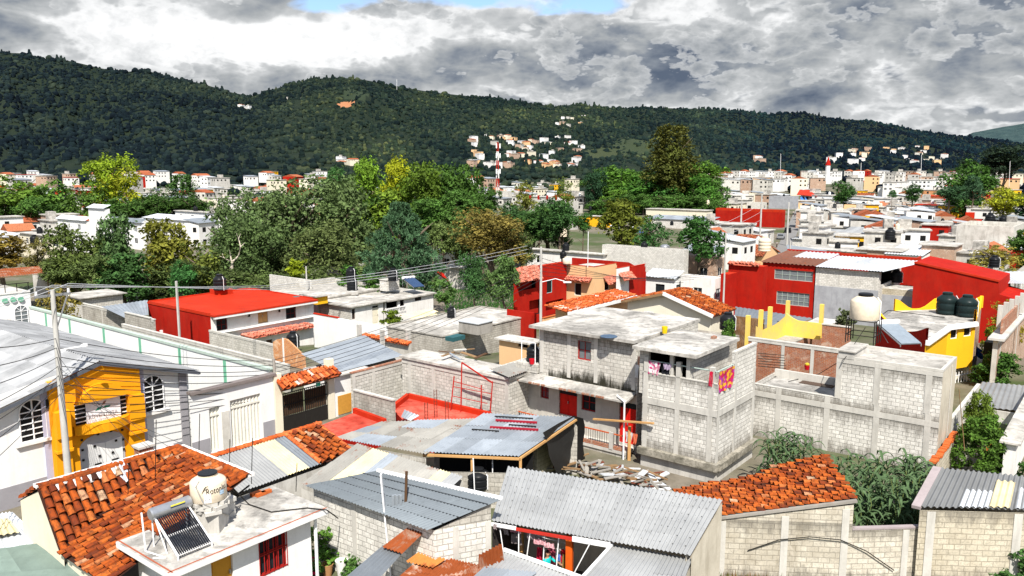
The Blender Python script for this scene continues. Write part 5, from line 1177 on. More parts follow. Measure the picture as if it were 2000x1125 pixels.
e, C, la, lb = boxthing('wooden_shed', 'grey plank shed with a pale sheet lid on the dusty flat roof', 'shed', (934, 655), zr, 896, 962, .95, WOODG if 'WOODG' in globals() else paint('grey_planks', (.34, .32, .29), .9, .5, .7, (.08, .07, .06)), SHEETW)
tank(882, 620, zr, 18, 'black water tank at the back of the dusty flat roof')
m = MB(); c = P(885, 668, zr); m.obox(c, AX*1.5, BX*.9, UP*.35); single(m, 'tarp_bundle', 'teal tarp bundle on the dusty flat roof', 'tarp', flat('teal_tarp', (.03, .10, .11)))
# block house with debris on its slab
def house_j():
 h = House('block_house', 'grey block house whose slab roof is littered with planks', 'house', (994, 742), 3.3, 785, 1034, mats=[BLOCK]); h.slab(.12, .14, SLABL); f = h.f[0]; h.frame(0, (800, 846, 905, 990), (3.1,), w=.25); h.finish(); z = h.rz
 r = random.Random(5)
 for k in range(9):
  c = P(905+r.uniform(-30, 35), 688+r.uniform(-8, 9), z+.08+.03*k); a = r.uniform(0, 3.1); d = V((math.cos(a), math.sin(a), r.uniform(-.05, .12)))*r.uniform(.6, 1.5); m = MB(); m.bar(c-d/2, c+d/2, r.uniform(.08, .3), .05); single(m, 'scrap_plank', 'loose plank in the scrap heap on the littered slab roof', 'plank', [WOOD, WOODD, SHEETB, CONC][k % 4], 'scrap planks on the littered roof')
 awning('sheet_lean_to', [(994, 738, 3.55), (1032, 724, 3.55), (1003, 708, 3.6), (958, 722, 3.6)], SHEETG, 'grey sheet corner over the end of the littered roof', pitch=.2, nv=1)
house_j()
def terraces():
 z = 1.25
 def slab(pp, label, zz, kerbs):
  q = [P(x, y, zz) for x, y in pp]; c = sum(q, V((0, 0, 0)))/len(q); e = thing('red_terrace', label, 'terrace', V((c.x, c.y, 0))); m = MB(); m.prism(q, .0, zz, 1, 0); m.build('slab', [REDT, REDP], e); k = MB()
  for i, j in kerbs: a, b = q[i], q[j]; k.bar(a+UP*.14, b+UP*.14, .22, .3)
  k.build('red_kerb', REDR, e); return q
 slab([(768, 800), (797, 777), (958, 815), (880, 850), (800, 835)], 'wet red coated terrace below the red steel frame', 1.2, ((0, 1), (1, 2)))
 slab([(618, 834), (692, 806), (752, 828), (662, 862)], 'smaller red coated terrace with a dark wet patch beside the clay tile strip', 1.2, ((1, 2),))
 wall_line((688, 730), 2.75, la=797, label='tall block wall with a ragged top behind the red terraces', mat=BLOCK, frame=(.02, .36), cap=BRICK)
 wall_line((690, 763), 2.2, lb=768, label='low block wall dividing the two red terraces', mat=BLOCKD, cap=CONC)
 awning('sheet_cover', [(783, 815, 1.5), (802, 822, 1.45), (820, 812, 1.7), (790, 800, 1.75)], SHEETB, 'small curved grey sheet cover over the stair on the wet red terrace', pitch=.2, nv=1)
 e = thing('scaffold', 'leaning red steel frame leaning on the grey block wall above the red terrace', 'frame', P(920, 800, 1.3))
 def q(x, y, zz): f = FJ; u, z = f.at(x, y); return f.q(u, z, 0)
 a = P(880, 800, 1.25); FJ = Face(a, P(965, 812, 1.25)); m = MB()
 for (x0, y0, x1, y1) in ((902, 708, 900, 805), (887, 735, 880, 802), (962, 745, 957, 808), (940, 752, 940, 805), (902, 708, 962, 748), (887, 745, 945, 761), (885, 755, 960, 769), (882, 773, 952, 788)): m.bar(q(x0, y0, 0), q(x1, y1, 0), .07 if abs(x0-x1) < 8 or y0 == 708 else .035)
 m.build('bars', flat('red_steel', (.36, .02, .012)), e)
 for x, y in ((830, 843), (870, 838), (848, 815)):
  p = P(x, y, 1.25)
  e = thing('rebar_column', {830: 'front left rusty rebar column on the wet red terrace', 870: 'front right rusty rebar column on the wet red terrace', 848: 'back rusty rebar column on the wet red terrace'}[x], 'rebar', p); m = MB()
  for dx, dy in ((0, 0), (.16, 0), (0, .16), (.16, .16)): m.tube([p+V((dx, dy, 0)), p+V((dx, dy, 1.6))], .012, 4)
  for k in range(8): zz = UP*(.1+.2*k); m.tube([p+zz, p+zz+V((.16, 0, 0)), p+zz+V((.16, .16, 0)), p+zz+V((0, .16, 0)), p+zz], .008, 4)
  m.build('bars', RUSTY, e)
RUSTY = flat('rusty_steel', (.16, .05, .03), .8)
terraces()
# foreground left: L shaped clay tile roof
def tile_house():
 R1 = P(346, 874, 4.5); Vv = P(118, 1082, 2.55); dd = R1-Vv; a = dd.dot(AX); b = dd.dot(BX); h = R1.z-Vv.z; R0 = R1-AX*a; L2 = max(along(R1, -BX, 484), b*1.25)
 e = thing('tile_roof_house', 'cream house with an L shaped roof of orange clay barrel tiles opposite the church', 'house', V((Vv.x, Vv.y, 0)))
 m = MB(); tiles(m, [Vv, Vv+AX*a, R1, R0], .27, .40, 5, inside=lambda u, v: v > u-.04, jit=.025, lift=.05); 
 q2 = [R1-AX*a-UP*h-BX*L2, R1-AX*a-UP*h, R1, R1-BX*L2]
 tiles(m, q2, .22, .40, 5, inside=lambda u, v: (1-u)*L2/b > 1-v-.03 or v > .97, jit=.03, lift=.05); m.build('tile_roof', TILEB, e)
 m = MB(); ridge_tiles(m, R0, R1, .15); ridge_tiles(m, R1, R1-BX*L2, .15); m.build('ridge', TILEB, e); m = MB(); m.bar(R0-BX*-.18, R1+BX*.18, .3, .12); m.bar(R1+AX*.15, R1-BX*L2+AX*.15, .25, .12); m.build('mortar_line', WHITED, e)
 m = MB(); g = [R0+UP*-.12+AX*.1, Vv-UP*.12+AX*.1]; m.poly([V((g[1].x, g[1].y, 0)), V((g[0].x, g[0].y, 0)), g[0], g[1]][::-1]); k = R0+BX*1.6-UP*.9; m.poly([V((g[0].x, g[0].y, 0)), V((k.x, k.y, 0)), k, g[0]][::-1]); rects(m, Vv+AX*.2, Vv+AX*.2-BX*(L2-b), -.2, 2.3, []); w = R0+BX*1.5; rects(m, R1+BX*1.5, w, -.2, 3.6, []); m.build('wall', CREAM, e)
 # roof plane to the street
 m = MB(); n0 = R0+BX*1.9-UP*1.0; n1 = R1+BX*1.9-UP*1.0; tiles(m, [n1, n0, R0, R1], .27, .40, 4, lift=.05); m.build('street_tile_roof', TILEB, e)
 # translucent strip let into the tiles
 at = lambda u, v: bil([Vv, Vv+AX*a, R1, R0], u, v); m = MB(); sheets(m, [at(.53, .62)+UP*.16, at(.60, .68)+UP*.16, at(.60, .99)+UP*.16, at(.50, .99)+UP*.16], pitch=.12, nv=1, tints=(1, 1)); m.build('skylight_sheet', SHEETW, e)
 r = random.Random(8); m = MB()
 for k in range(9): p = at(.1+.05*k, .86+r.uniform(-.05, .05)); m.obox(p+UP*.08, AX*.3, (R0-Vv).normalized()*.25, UP*.05)
 m.build('loose_mortar', WHITED, e)
 C = P(274, 900, 3.9); m = MB(); m.obox(C-UP*3.9, AX*.55, BX*.45, UP*4.35); q = single(m, 'brick_pier', 'short red brick pier with pale cap on the ridge by the church door', 'pier', BRICK); m = MB(); m.obox(C+UP*.46-AX*.06-BX*.06, AX*.67, BX*.57, UP*.09); m.build('cap', CONC, q)
TILEB = tintmat('clay_tile_burnt', [(0, (.04, .014, .009)), (.28, (.17, .032, .010)), (.55, (.33, .066, .010)), (.8, (.46, .120, .022)), (1, (.46, .30, .19))])
tile_house()
awning('sheet_roof', [(-60, 1150, 1.9), (175, 1137, 1.9), (80, 1060, 2.25), (-60, 1080, 2.25)], SHEETT, 'flat greenish sheet roof in the lower left corner', pitch=.9, amp=.012, nv=3, sw=1.4)
awning('sheet_roof', [(-40, 1082, 2.15), (88, 1060, 2.15), (24, 1000, 2.6), (-40, 1008, 2.6)], SHEETW, 'white corrugated sheet roof between the greenish roof and the clay tiles', pitch=.16, nv=1)
m = MB(); sheets(m, [P(-30, 1052, 2.45), P(38, 1040, 2.45), P(16, 1012, 2.6), P(-30, 1016, 2.6)], pitch=.16, nv=1, tints=(1, 1)); single(m, 'fibre_sheet', 'stained yellow fibre sheet patch on the white corrugated roof', 'sheet', SHEETY)
# white house with the tank and solar heater
def white_house():
 zt = 3.4; C = P(331, 1121, zt); lb = along(C, BX, 226); la = along(C, AX, 641); Lp, R = C+BX*lb, C+AX*la; K = Lp+R-C; i = .45
 inn = [Lp-BX*i+AX*i, C+AX*i+BX*i, R-AX*i+BX*i, K-AX*i-BX*i]
 h = House('white_house', 'white house with weathered concrete slab roof carrying a beige tank and a tube solar heater', 'house', z=zt-.16, pts=inn, mats=[WHITE])
 h.door(1, 411, 1084, 458, 1160, DOORO, 1); h.win(1, 504, 1036, 562, 1104, REDFR, nx=3, ny=2, bars=REDFR); h.finish()
 m = MB(); m.prism([Lp, C, R, K], zt-.2, zt, 1, 0); m.build('roof_slab', [SLAB, WHITE], h.e); m = MB()
 for a, b in ((Lp, C), (C, R)):
  n = (b-a).normalized(); o = V((n.y, -n.x, 0)); m.obox(a-o*.12+UP*.0, (b-a), o*.05, UP*.012)
 m.build('red_edge_line', flat('red_brown_line', (.36, .10, .05)), h.e)
 m = MB(); p = R-AX*.35+BX*.3; m.tube([V((p.x, p.y, 0)), V((p.x, p.y, zt-.25))], .06, 8); m.build('downpipe', WHITEM, h.e)
 # cut block table, bricks and tank
 T0 = P(394, 1032, zt); e = thing('tank_table', 'rough concrete table on block legs under the beige tank', 'table', T0); w = along(T0, AX, 462); m = MB(); m.obox(T0+UP*.55+BX*-.05, AX*w, BX*.95, UP*.14); m.build('slab_top', CONCP, e)
 for k in (0, w-.45): m = MB(); m.obox(T0+AX*k, AX*.42, BX*.8, UP*.55); m.build('block_leg', CONCP, e)
 zc = zt+.69; c = P(408, 972, zc+.36); r = 34*depth_of(c)/F; rr = random.Random(4)
 e = thing('brick_stack', 'stack of rough blocks and rubble directly under the beige tank', 'stack', V((c.x, c.y, zt)))
 m = MB()
 for k in range(3):
  for j in range(6): a = j*1.047+k*.5; d = V((math.cos(a), math.sin(a), 0)); s = V((-d.y, d.x, 0)); o = V((c.x, c.y, zc+.12*k))+d*r*rr.uniform(.55, .75); m.obox(o-d*.22-s*.25, d*rr.uniform(.4, .5), s*rr.uniform(.42, .55), UP*.112)
 m.obox(V((c.x-r*.8, c.y-r*.8, zt)), V((r*1.6, 0, 0)), V((0, r*1.6, 0)), UP*(zc-zt)); m.build('blocks', CONCP, e)
 t = tank(0, 0, 0, 0, 'beige water tank with open neck and black lettering on the white house roof', BEIGEP, hr=.78, ribs=0, lid=False, loc=c, r=r, pipe=False)
 hh = 2*r*.78; m = MB(); m.lathe([(r*.47, hh*.953), (r*.05, hh*.955)], c, 20); m.build('dark_opening', flat('tank_mouth_shade', (.10, .095, .085)), t); m = MB(); m.lathe([(r*.5, hh*.93), (r*.54, hh*.94), (r*.54, hh*.985), (r*.48, hh*.99)], c, 24); m.build('neck_ring', BLACKP, t)  # disc closes the neck, its grey painted as the shaded inside
 va = math.atan2(-c.y, -c.x)  # towards the camera
 def onc(x, y, o=.012): a = va-.12+x/r; return V((c.x+math.cos(a)*(r+o), c.y+math.sin(a)*(r+o), c.z+y))
 ink = flat('black_print', (.012, .012, .014), .5)
 letters('Rotoplas', .30, lambda x, y: onc(x, hh*.36+y+x*.08), ink, t, width=r*1.22)
 m = MB()
 for k in range(4):
  pts = [onc(-.14+.02*k+.15*s, hh*.42+.12*math.sin(s*2.2)+.045*k+.0, .014) for s in (0, .25, .5, .75, 1)]; m.tube(pts, .006, 4)
 m.build('swoosh_emblem', ink, t)
 for x, y, w_, h_, mm in ((-.08, .05, .22, .32, WHITEM), (.42, .24, .18, .15, flat('pale_blue_label', (.45, .60, .75)))):
  m = MB(); n = 5
  for k in range(n): m.poly([onc(x+w_*k/n, y), onc(x+w_*(k+1)/n, y), onc(x+w_*(k+1)/n, y+h_), onc(x+w_*k/n, y+h_)])
  l = m.build('label', mm, t)
  m = MB(); m.poly([onc(x+.03, y+h_*.3, .014), onc(x+w_*.8, y+h_*.3, .014), onc(x+w_*.8, y+h_*.42, .014), onc(x+.03, y+h_*.42, .014)]); m.build('label_print', ink if mm is WHITEM else PANELB, l)
 m = MB(); pp = [onc(-r*.55, hh*.82, -r*.25)]+[onc(-r*.55+.06*k, hh*(.68-.16*k), .03) for k in range(5)]+[P(430, 1000, zt+.7), P(447, 1006, zt+.3), P(470, 985, zt+.05)]; m.tube(pp, .022, 6); single(m, 'water_hose', 'grey hose hanging down the beige tank', 'hose', flat('grey_hose', (.30, .29, .27)))
 m = MB(); m.tube([P(452, 950, zt+.9), P(486, 985, zt+.04), P(530, 1000, zt+.03), P(600, 992, zt+.03), P(638, 996, zt+.05), P(660, 1012, 2.4)], .022, 6); single(m, 'water_hose', 'long dark hose lying across the weathered slab roof', 'hose', IRON)
 # solar heater with glass tubes
 b = P(348, 1087, zt+.12); w = along(b, AX, 414); top = P(300, 1012, zt+1.0); l = max(1.2, (top-b).dot(BX)); s = solar(b+BX*l-UP*.12, AX, w, l, 1.0, 'evacuated tube solar water heater in front of the beige tank', ntube=16)
 d = b+BX*l+UP*1.0; m = MB(); 
 for k, (c_, mm) in enumerate(((.0, PANELB), (.11, flat('yellow_label', (.75, .65, .08))))):
  m = MB(); n = 4
  for j in range(n): a0 = -.3+c_*2.2+.5*j/n/2; p0 = [V((0, 0, 0))]*0; f_ = lambda t: d+UP*.12+BX*.06-BX*math.cos(t)*.205+UP*math.sin(t)*.205; m.poly([f_(a0)+AX*w*.42, f_(a0)+AX*w*.85, f_(a0+.07)+AX*w*.85, f_(a0+.07)+AX*w*.42])
  m.build('drum_label', mm, s)
 rod([b-AX*.3+BX*(l+.2)+UP*1.1, b-AX*.35+BX*l-UP*.1, b-AX*.2+BX*.4-UP*.08, P(300, 1090, zt+.04), P(302, 1108, zt-.4)], .03, 'white pipe running from the solar heater over the slab edge', 'pipe', 'pipe', WHITEM)
 for x, y in ((508, 966), (498, 970), (488, 969)): p = P(x, y, zt+.01); m = MB(); m.obox(p, AX*.4, -BX*.16, UP*.12); single(m, 'loose_tile', 'broken clay tile lying loose on the weathered slab roof', 'tile', flat('loose_clay', (.5, .12, .03)), 'loose clay tiles on the slab roof')
 rod([P(487, 948, zt+.5), P(440, 985, zt+.1)], .035, 'dark pole lying on the slab roof behind the beige tank', 'pole', 'pole')
DOORO = paint('ochre_door', (.55, .26, .03), .6, .3, .3)
white_house()
# strip of sheets and tiles across the street
def strip_roof():
 rR = P(619, 829, 3.2); t = -along(rR, AX, 392); rL = rR-AX*t; eR = P(690, 884, 2.25); eL = eR-AX*t; q = [eL, eR, rR, rL]; c = sum(q, V((0, 0, 0)))/4
 e = thing('street_side_house', 'low house whose roof mixes grey, cream and blue sheets with clay tiles', 'house', V((c.x, c.y, 0)))
 sub = lambda a, b: [bil(q, a, 0), bil(q, b, 0), bil(q, b, 1), bil(q, a, 1)]
 for a, b, m_, tn, nm in ((.0, .40, SHEET, (.85, 1.0), 'grey_sheeting'), (.40, .585, SHEETY, (.95, 1.05), 'cream_sheeting'), (.585, .69, SHEETB, (.62, .7), 'blue_sheeting')):
  m = MB(); sheets(m, sub(a, b), pitch=.15, amp=.028, nv=2, tints=tn); m.build(nm, m_, e)
 m = MB(); tiles(m, sub(.70, 1.0), .25, .36, 5, jit=.02, lift=.05); m.build('tile_roof', TILEB, e)
 m = MB(); ridge_tiles(m, rL, rR+AX*.2, .14, t=(.3, .7)); ridge_tiles(m, bil(q, .695, 0)+UP*.05, bil(q, .695, 1)+UP*.05, .12, t=(.5, .75)); ridge_tiles(m, eR+UP*.05, rR+UP*.05, .12, t=(.5, .75)); m.build('ridge_tiles', TILEO, e)
 m = MB(); rects(m, eL, eR, -.2, 2.1, []); rects(m, rR, rL, -.2, 2.95, []); m.build('wall', PLASTERW, e); m = MB(); m.poly([V((eR.x, eR.y, -.2)), V((rR.x, rR.y, -.2)), rR-UP*.1, eR-UP*.1]); m.build('gable', PLASTERW, e)
 m = MB(); sheets(m, [rR+BX*1.0-UP*.5, rL+BX*1.0-UP*.5, rL, rR], pitch=.2, nv=1); m.build('street_eave', SHEETG, e)
strip_roof()
def mixed_roof():
 a = P(698, 866, 2.95); L_ = along(a, -BX, 905); b = a-BX*L_; e0 = P(588, 947, 2.15); e1 = e0-BX*L_; q = [e0, e1, b, a]; c = sum(q, V((0, 0, 0)))/4
 e = thing('patched_roof', 'patched roof of weathered grey and cream corrugated sheets', 'roof', V((c.x, c.y, 0))); sub = lambda a, b: [bil(q, a, 0), bil(q, b, 0), bil(q, b, 1), bil(q, a, 1)]
 for k, (u0, u1, mm, tn) in enumerate(((0, .16, SHEETG, (.8, .9)), (.16, .33, SHEETY, (.95, 1.1)), (.33, .42, SHEETB, (1.1, 1.2)), (.42, .80, SHEETG, (1.0, 1.15)), (.80, .9, SHEETY, (.95, 1)), (.9, 1, SHEET, (1.1, 1.2)))):
  m = MB(); sheets(m, sub(u0, u1), pitch=.16, amp=.03, nv=2, tints=tn, jig=.04); m.build('sheeting', mm, e)
 m = MB(); rects(m, e0, e1, -.2, 2.0, []); rects(m, b, a, -.2, 2.8, []); m.build('wall', PLASTERW, e)
mixed_roof()
# slate grey sheet roof house with block walls
def slate_house():
 q = [P(597, 951, 3.15), P(836, 1038, 3.15), P(981, 975, 3.85), P(737, 920, 3.85)]
 A = q[0]+(q[2]-q[1]).normalized()*.3; B = q[1]+(q[2]-q[1]).normalized()*.35-(q[1]-q[0]).normalized()*.15; Cc = q[2]-(q[2]-q[1]).normalized()*.3-(q[2]-q[3]).normalized()*.15; D = q[3]
 h = House('grey_sheet_house', 'block walled house with a slate grey corrugated roof and white ridge trim', 'house', z=3.08, pts=[A, B, Cc, D], mats=[BLOCKW])
 h.frame(0, (690, 800), (), w=.22); h.frame(1, (890, 958), (), w=.2)
 f = h.f[1]; m = MB(); m.poly([f.q(0, 3.08), f.q(f.len, 3.08), f.q(f.len, 3.7)]); m.build('gable', BLOCKD, h.e); g = h.f[2]; m = MB(); m.poly([g.q(0, 3.08), g.q(g.len, 3.08), g.q(g.len, 3.7), g.q(0, 3.7)]); m.build('upper_back_wall', BLOCKD, h.e)
 h.finish(); m = MB(); sheets(m, q, pitch=.15, amp=.03, nv=5, tints=(.95, 1.06), jig=.012, sw=1.1); m.build('sheet_roof', SHEETD, h.e); m = MB(); m.bar(q[3]+UP*.03, q[2]+UP*.03, .12, .1); m.build('ridge_trim', WHITEM, h.e)
 for k in range(1, 5): m = MB(); v = k/5; a, b = bil(q, 0, v)+UP*.05, bil(q, 1, v)+UP*.05; m.bar(a, b, .035, .02); m.build('seam', flat('dark_seam', (.05, .055, .06)), h.e)
 # vertical boards standing behind the rusty lean-to
 for (x0, y0, z0, x1, y1, w, d, lab, nm, mm) in ((764, 1052, 2.2, 744, 926, .2, .05, 'tall white board standing upright against the slate grey roof', 'white_board', WHITEM), (786, 1045, 2.2, 794, 921, .11, .09, 'dark weathered timber post standing in front of the slate grey roof', 'timber_post', WOODD)):
  a = P(x0, y0, z0); b = PD(x1, y1, a.y); m = MB(); m.bar(a-UP*1.9, b, w, d); single(m, nm, lab, 'board', mm)
 a = P(776, 1048, 2.2); m = MB()
 for k in range(5): m.tube([a+V((-.15+.07*k, .04*(k % 2), -1.9)), PD(776, 967, a.y)+V((-.15+.07*k, .04*(k % 2), 0))], .045, 6)
 single(m, 'rolled_sheets', 'bundle of rolled galvanised sheets between the white board and the timber post', 'sheet', SHEETB)
slate_house()
awning('lean_to_roof', [(668, 1135, 2.25), (738, 1135, 2.25), (787, 1080, 2.45), (748, 1066, 2.45)], SHEETB, 'blue grey corrugated lean-to roof at the bottom edge', pitch=.13, nv=1, tints=(.65, .75))
awning('lean_to_roof', [(746, 1069, 2.55), (786, 1082, 2.55), (830, 1038, 2.85), (800, 1028, 2.85)], SHEETR, 'rust streaked corrugated lean-to roof beside the white board', pitch=.13, nv=1)
awning('rusty_roof', [(740, 1160, 1.7), (960, 1160, 1.7), (955, 1110, 1.9), (836, 1080, 1.95)], SHEETR, 'orange rusty corrugated roof at the bottom edge', pitch=.14, nv=2, tints=(.9, 1.5), jig=.05)
awning('rusty_roof', [(792, 1098, 1.95), (846, 1110, 1.95), (872, 1092, 2.05), (816, 1080, 2.05)], sheetmat('orange_rust_sheet', (.62, .24, .06), (.5, .16, .04), rust=.3, rough=.8, metal=0), 'short bright orange rusted sheet lying on the rusty roof', pitch=.13, nv=1)
m = MB(); sheets(m, [P(934, 1112, 1.9), P(985, 1096, 1.9), PD(980, 1061, P(985, 1096, 1.9).y), PD(935, 1084, P(934, 1112, 1.9).y)], pitch=.14, amp=.04, nv=1); single(m, 'rusty_sheet', 'rusty corrugated sheet standing on edge beside the laundry porch', 'sheet', SHEETR)
awning('sheet_roof', [(900, 1160, 1.75), (1090, 1175, 1.75), (1134, 1128, 1.95), (984, 1074, 1.95)], SHEET, 'low grey corrugated roof in front of the laundry porch', pitch=.14, nv=2, tints=(1.0, 1.2))
m = MB(); m.bar(P(984, 1073, 2.02), P(1134, 1127, 2.02), .1, .1); single(m, 'white_gutter', 'white edge beam of the low grey corrugated roof', 'gutter', WHITEM)
awning('sheet_roof', [(905, 1145, 1.9), (1020, 1140, 1.9), (1050, 1118, 2.0), (945, 1108, 2.0)], SHEETB, 'pale blue sheet corner lying over the low grey corrugated roof', pitch=.13, nv=1)
# big grey roof with the laundry porch
def laundry():
 q = [P(960, 1019, 2.75), P(1349, 1087, 2.75), P(1412, 976, 3.75), P(992, 911, 3.75)]; c = sum(q, V((0, 0, 0)))/4
 e = thing('long_sheet_roof_house', 'long house with a big light grey corrugated roof over an open laundry porch', 'house', V((c.x, c.y, 0)))
 m = MB(); sheets(m, q, pitch=.15, amp=.03, nv=4, sw=.85, tints=(.95, 1.12), jig=.02); r = m.build('sheet_roof', SHEET, e); m = MB()
 for v in (.12, .26, .38, .52, .63, .78, .9):
  for k in range(34): u = (k+.5)/34; p = bil(q, u, v)+UP*.05; m.obox(p, V((.028, 0, 0)), V((0, .028, 0)), UP*.012)
 m.build('roof_screws', IRON, r)
 d = (q[1]-q[0]).normalized(); n = V((-d.y, d.x, 0)); br = q[1]+(q[2]-q[1])*.02; tr = q[2]-(q[2]-q[1])*.02
 m = MB(); m.poly([V((br.x, br.y, -.2)), V((tr.x, tr.y, -.2)), tr-UP*.06, br-UP*.06]); m.poly([V((br.x, br.y, -.2))-d*.18, V((tr.x, tr.y, -.2))-d*.18, tr-UP*.06-d*.18, br-UP*.06-d*.18][::-1]); rects(m, tr, V((q[3].x, q[3].y, 0)), -.2, 3.6, []); m.build('end_wall', PLASTERS, e)
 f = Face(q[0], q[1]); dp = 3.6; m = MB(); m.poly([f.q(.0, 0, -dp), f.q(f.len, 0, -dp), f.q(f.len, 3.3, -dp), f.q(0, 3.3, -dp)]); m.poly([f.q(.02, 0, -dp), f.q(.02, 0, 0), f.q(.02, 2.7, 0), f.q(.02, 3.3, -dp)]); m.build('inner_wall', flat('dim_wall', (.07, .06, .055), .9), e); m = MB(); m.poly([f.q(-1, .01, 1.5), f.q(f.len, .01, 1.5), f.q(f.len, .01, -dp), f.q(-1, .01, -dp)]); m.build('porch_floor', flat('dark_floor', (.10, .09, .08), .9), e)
 m = MB(); a = f.at(1192, 1060)[0]; m.obox(f.q(0, 2.6, -.05), f.d*f.at(1008, 1030)[0], f.n*.08, UP*.12); m.build('eave_board', WHITEM, e); m = MB(); m.obox(f.q(f.at(1118, 1046)[0], 2.56, -.05), f.d*(a-f.at(1118, 1046)[0]), f.n*.08, UP*.18); m.build('eave_board', WHITEM, e); m = MB(); m.obox(f.q(f.at(1008, 1030)[0], 2.58, -.05), f.d*(f.at(1118, 1046)[0]-f.at(1008, 1030)[0]), f.n*.07, UP*.1); m.build('red_eave_beam', flat('red_beam', (.45, .03, .02)), e)
 def at(px, py, out): 
  g = Face(f.q(0, 0, out), f.q(f.len, 0, out)); return g.at(px, py)
 s, _ = at(1113, 1060, -.35); m = MB(); m.obox(f.q(s-.12, 0, -.4), f.d*.24, f.n*.16, UP*2.6); m.build('orange_post', flat('orange_post', (.62, .10, .01)), e); s, _ = at(1020, 1060, -1.2); m = MB(); m.obox(f.q(s-.08, 0, -1.2), f.d*.14, f.n*.14, UP*2.8); m.build('timber_post', WOODL, e)
 for x0, y0, x1, y1, o in ((976, 1028, 985, 1090, -.1), (1013, 1034, 1013, 1100, -.1), (1036, 1035, 1027, 1100, -.1), (1064, 1042, 1060, 1110, -.3), (1091, 1052, 1086, 1116, -.2), (1154, 1058, 1122, 1118, .1)):
  a = at(x0, y0, o); b = at(x1, y1, o); m = MB(); m.bar(f.q(a[0], a[1], o), f.q(b[0], max(b[1], 0), o), .035); single(m, 'prop_pole', {976: 'leftmost thin prop pole of the laundry porch', 1013: 'white upright prop pole left of the timber post', 1036: 'slanting white prop pole between the washing', 1064: 'thin pole in front of the person', 1091: 'white pole right of the person', 1154: 'bent pale pole right of the orange post'}[x0], 'pole', WHITEM)
 cl = [(964, 1023, 970, 1034, .22, (.36, .30, .30), 'small grey rag'), (972, 1024, 984, 1035, -.3, (.40, .34, .34), 'grey cloth'), (985, 1026, 993, 1045, -.3, (.34, .30, .30), 'long grey cloth'), (997, 1029, 1016, 1042, -.3, (.40, .20, .25), 'dusky pink shirt'), (999, 1041, 1018, 1064, -.5, (.20, .17, .17), 'dark grey blanket'), (1030, 1036, 1044, 1056, -.4, (.34, .27, .30), 'lilac grey shirt'), (1047, 1040, 1060, 1054, -.4, (.34, .28, .30), 'grey pink towel'), (1043, 1052, 1066, 1066, -.2, (.66, .35, .38), 'pale pink dress'), (1064, 1059, 1082, 1072, -.2, (.72, .42, .45), 'pink and white dress')]
 for x0, y0, x1, y1, o, c_, nm in cl:
  a = at(x0, y0, o); b = at(x1, y1, o); m = MB(); n_ = 6; w = b[0]-a[0]; hh = abs(a[1]-b[1]); rr = random.Random(x0)
  for i in range(n_):
   for j in range(4):
    def g(i_, j_): return f.q(a[0]+w*i_/n_*(1+.03*j_), a[1]-hh*j_/4-.02*math.sin(i_*1.7), o+.04*math.sin(i_*2.1+j_*.7))
    m.poly([g(i, j+1), g(i+1, j+1), g(i+1, j), g(i, j)])
  single(m, 'hanging_cloth', nm+' hanging in the laundry porch', 'laundry', flat('cloth_'+nm.replace(' ', '_'), c_, .9), 'washing in the laundry porch')
 for x0, y0, x1, y1 in ((962, 1022, 1112, 1052), (1030, 1038, 1110, 1062)): a = at(x0, y0, -.3); b = at(x1, y1, -.3); m = MB(); m.tube([f.q(a[0], a[1], -.3), f.q((a[0]+b[0])/2, (a[1]+b[1])/2-.05, -.3), f.q(b[0], b[1], -.3)], .01, 4); single(m, 'clothes_line', {962: 'front clothes line', 1030: 'rear clothes line'}[x0]+' under the big grey corrugated roof', 'line', WIREL)
 # coloured washing on a rack behind the person
 for k, (x0, y0, x1, y1, o, c_, nm) in enumerate(((1049, 1068, 1058, 1106, -.75, (.55, .02, .06), 'crimson robe left of the person'), (1070, 1070, 1086, 1108, -.8, (.60, .10, .16), 'pink red robe behind the person'), (1086, 1068, 1098, 1100, -.7, (.62, .58, .52), 'pale patterned cloth right of the person'), (1096, 1072, 1106, 1100, -.7, (.60, .02, .04), 'bright red cloth near the orange post'), (1099, 1082, 1108, 1122, -.6, (.28, .17, .05), 'ochre cloth beside the orange post'), (1089, 1082, 1094, 1096, -.6, (.15, .25, .62), 'blue bag cloth below the pale patterned cloth'))):
  a = at(x0, y0, o); b = at(x1, y1, o); w = b[0]-a[0]; hh = a[1]-b[1]; m = MB()
  for i in range(5):
   for j in range(5):
    def g(i_, j_): return f.q(a[0]+w*i_/5*(1+.04*j_), a[1]-hh*j_/5, o+.05*math.sin(i_*2.3+j_*.5))
    m.poly([g(i, j+1), g(i+1, j+1), g(i+1, j), g(i, j)])
  single(m, 'hanging_cloth', nm+' in the laundry porch', 'laundry', flat('wash_%d' % k, c_, .9), 'washing in the laundry porch')
 # baby blue basin, red bucket things
 s, _ = at(1142, 1085, -.9); p = f.q(s, 0, -.9); m = MB(); m.lathe([(.2, 0), (.28, .5), (.30, .52), (.26, .5), (.2, .1)], p, 14); single(m, 'red_tub', 'red plastic tub in the shade right of the orange post', 'tub', flat('red_plastic', (.5, .01, .02), .4), smooth=True)
 return f
PLASTERS = paint('sandy_plaster', (.56, .51, .42), .9, .5, .6, (.26, .22, .16), .3)
LF = laundry()
awning('sheet_roof', [(1110, 1160, 2.2), (1325, 1165, 2.2), (1352, 1092, 2.55), (1196, 1064, 2.55)], SHEET, 'lower light grey corrugated roof joined under the big grey roof', pitch=.14, nv=2, tints=(.95, 1.1))
m = MB(); m.bar(P(1196, 1063, 2.62), P(1108, 1160, 2.27), .08, .08); single(m, 'white_gutter', 'white rake edge of the lower light grey roof beside the porch', 'gutter', WHITEM)
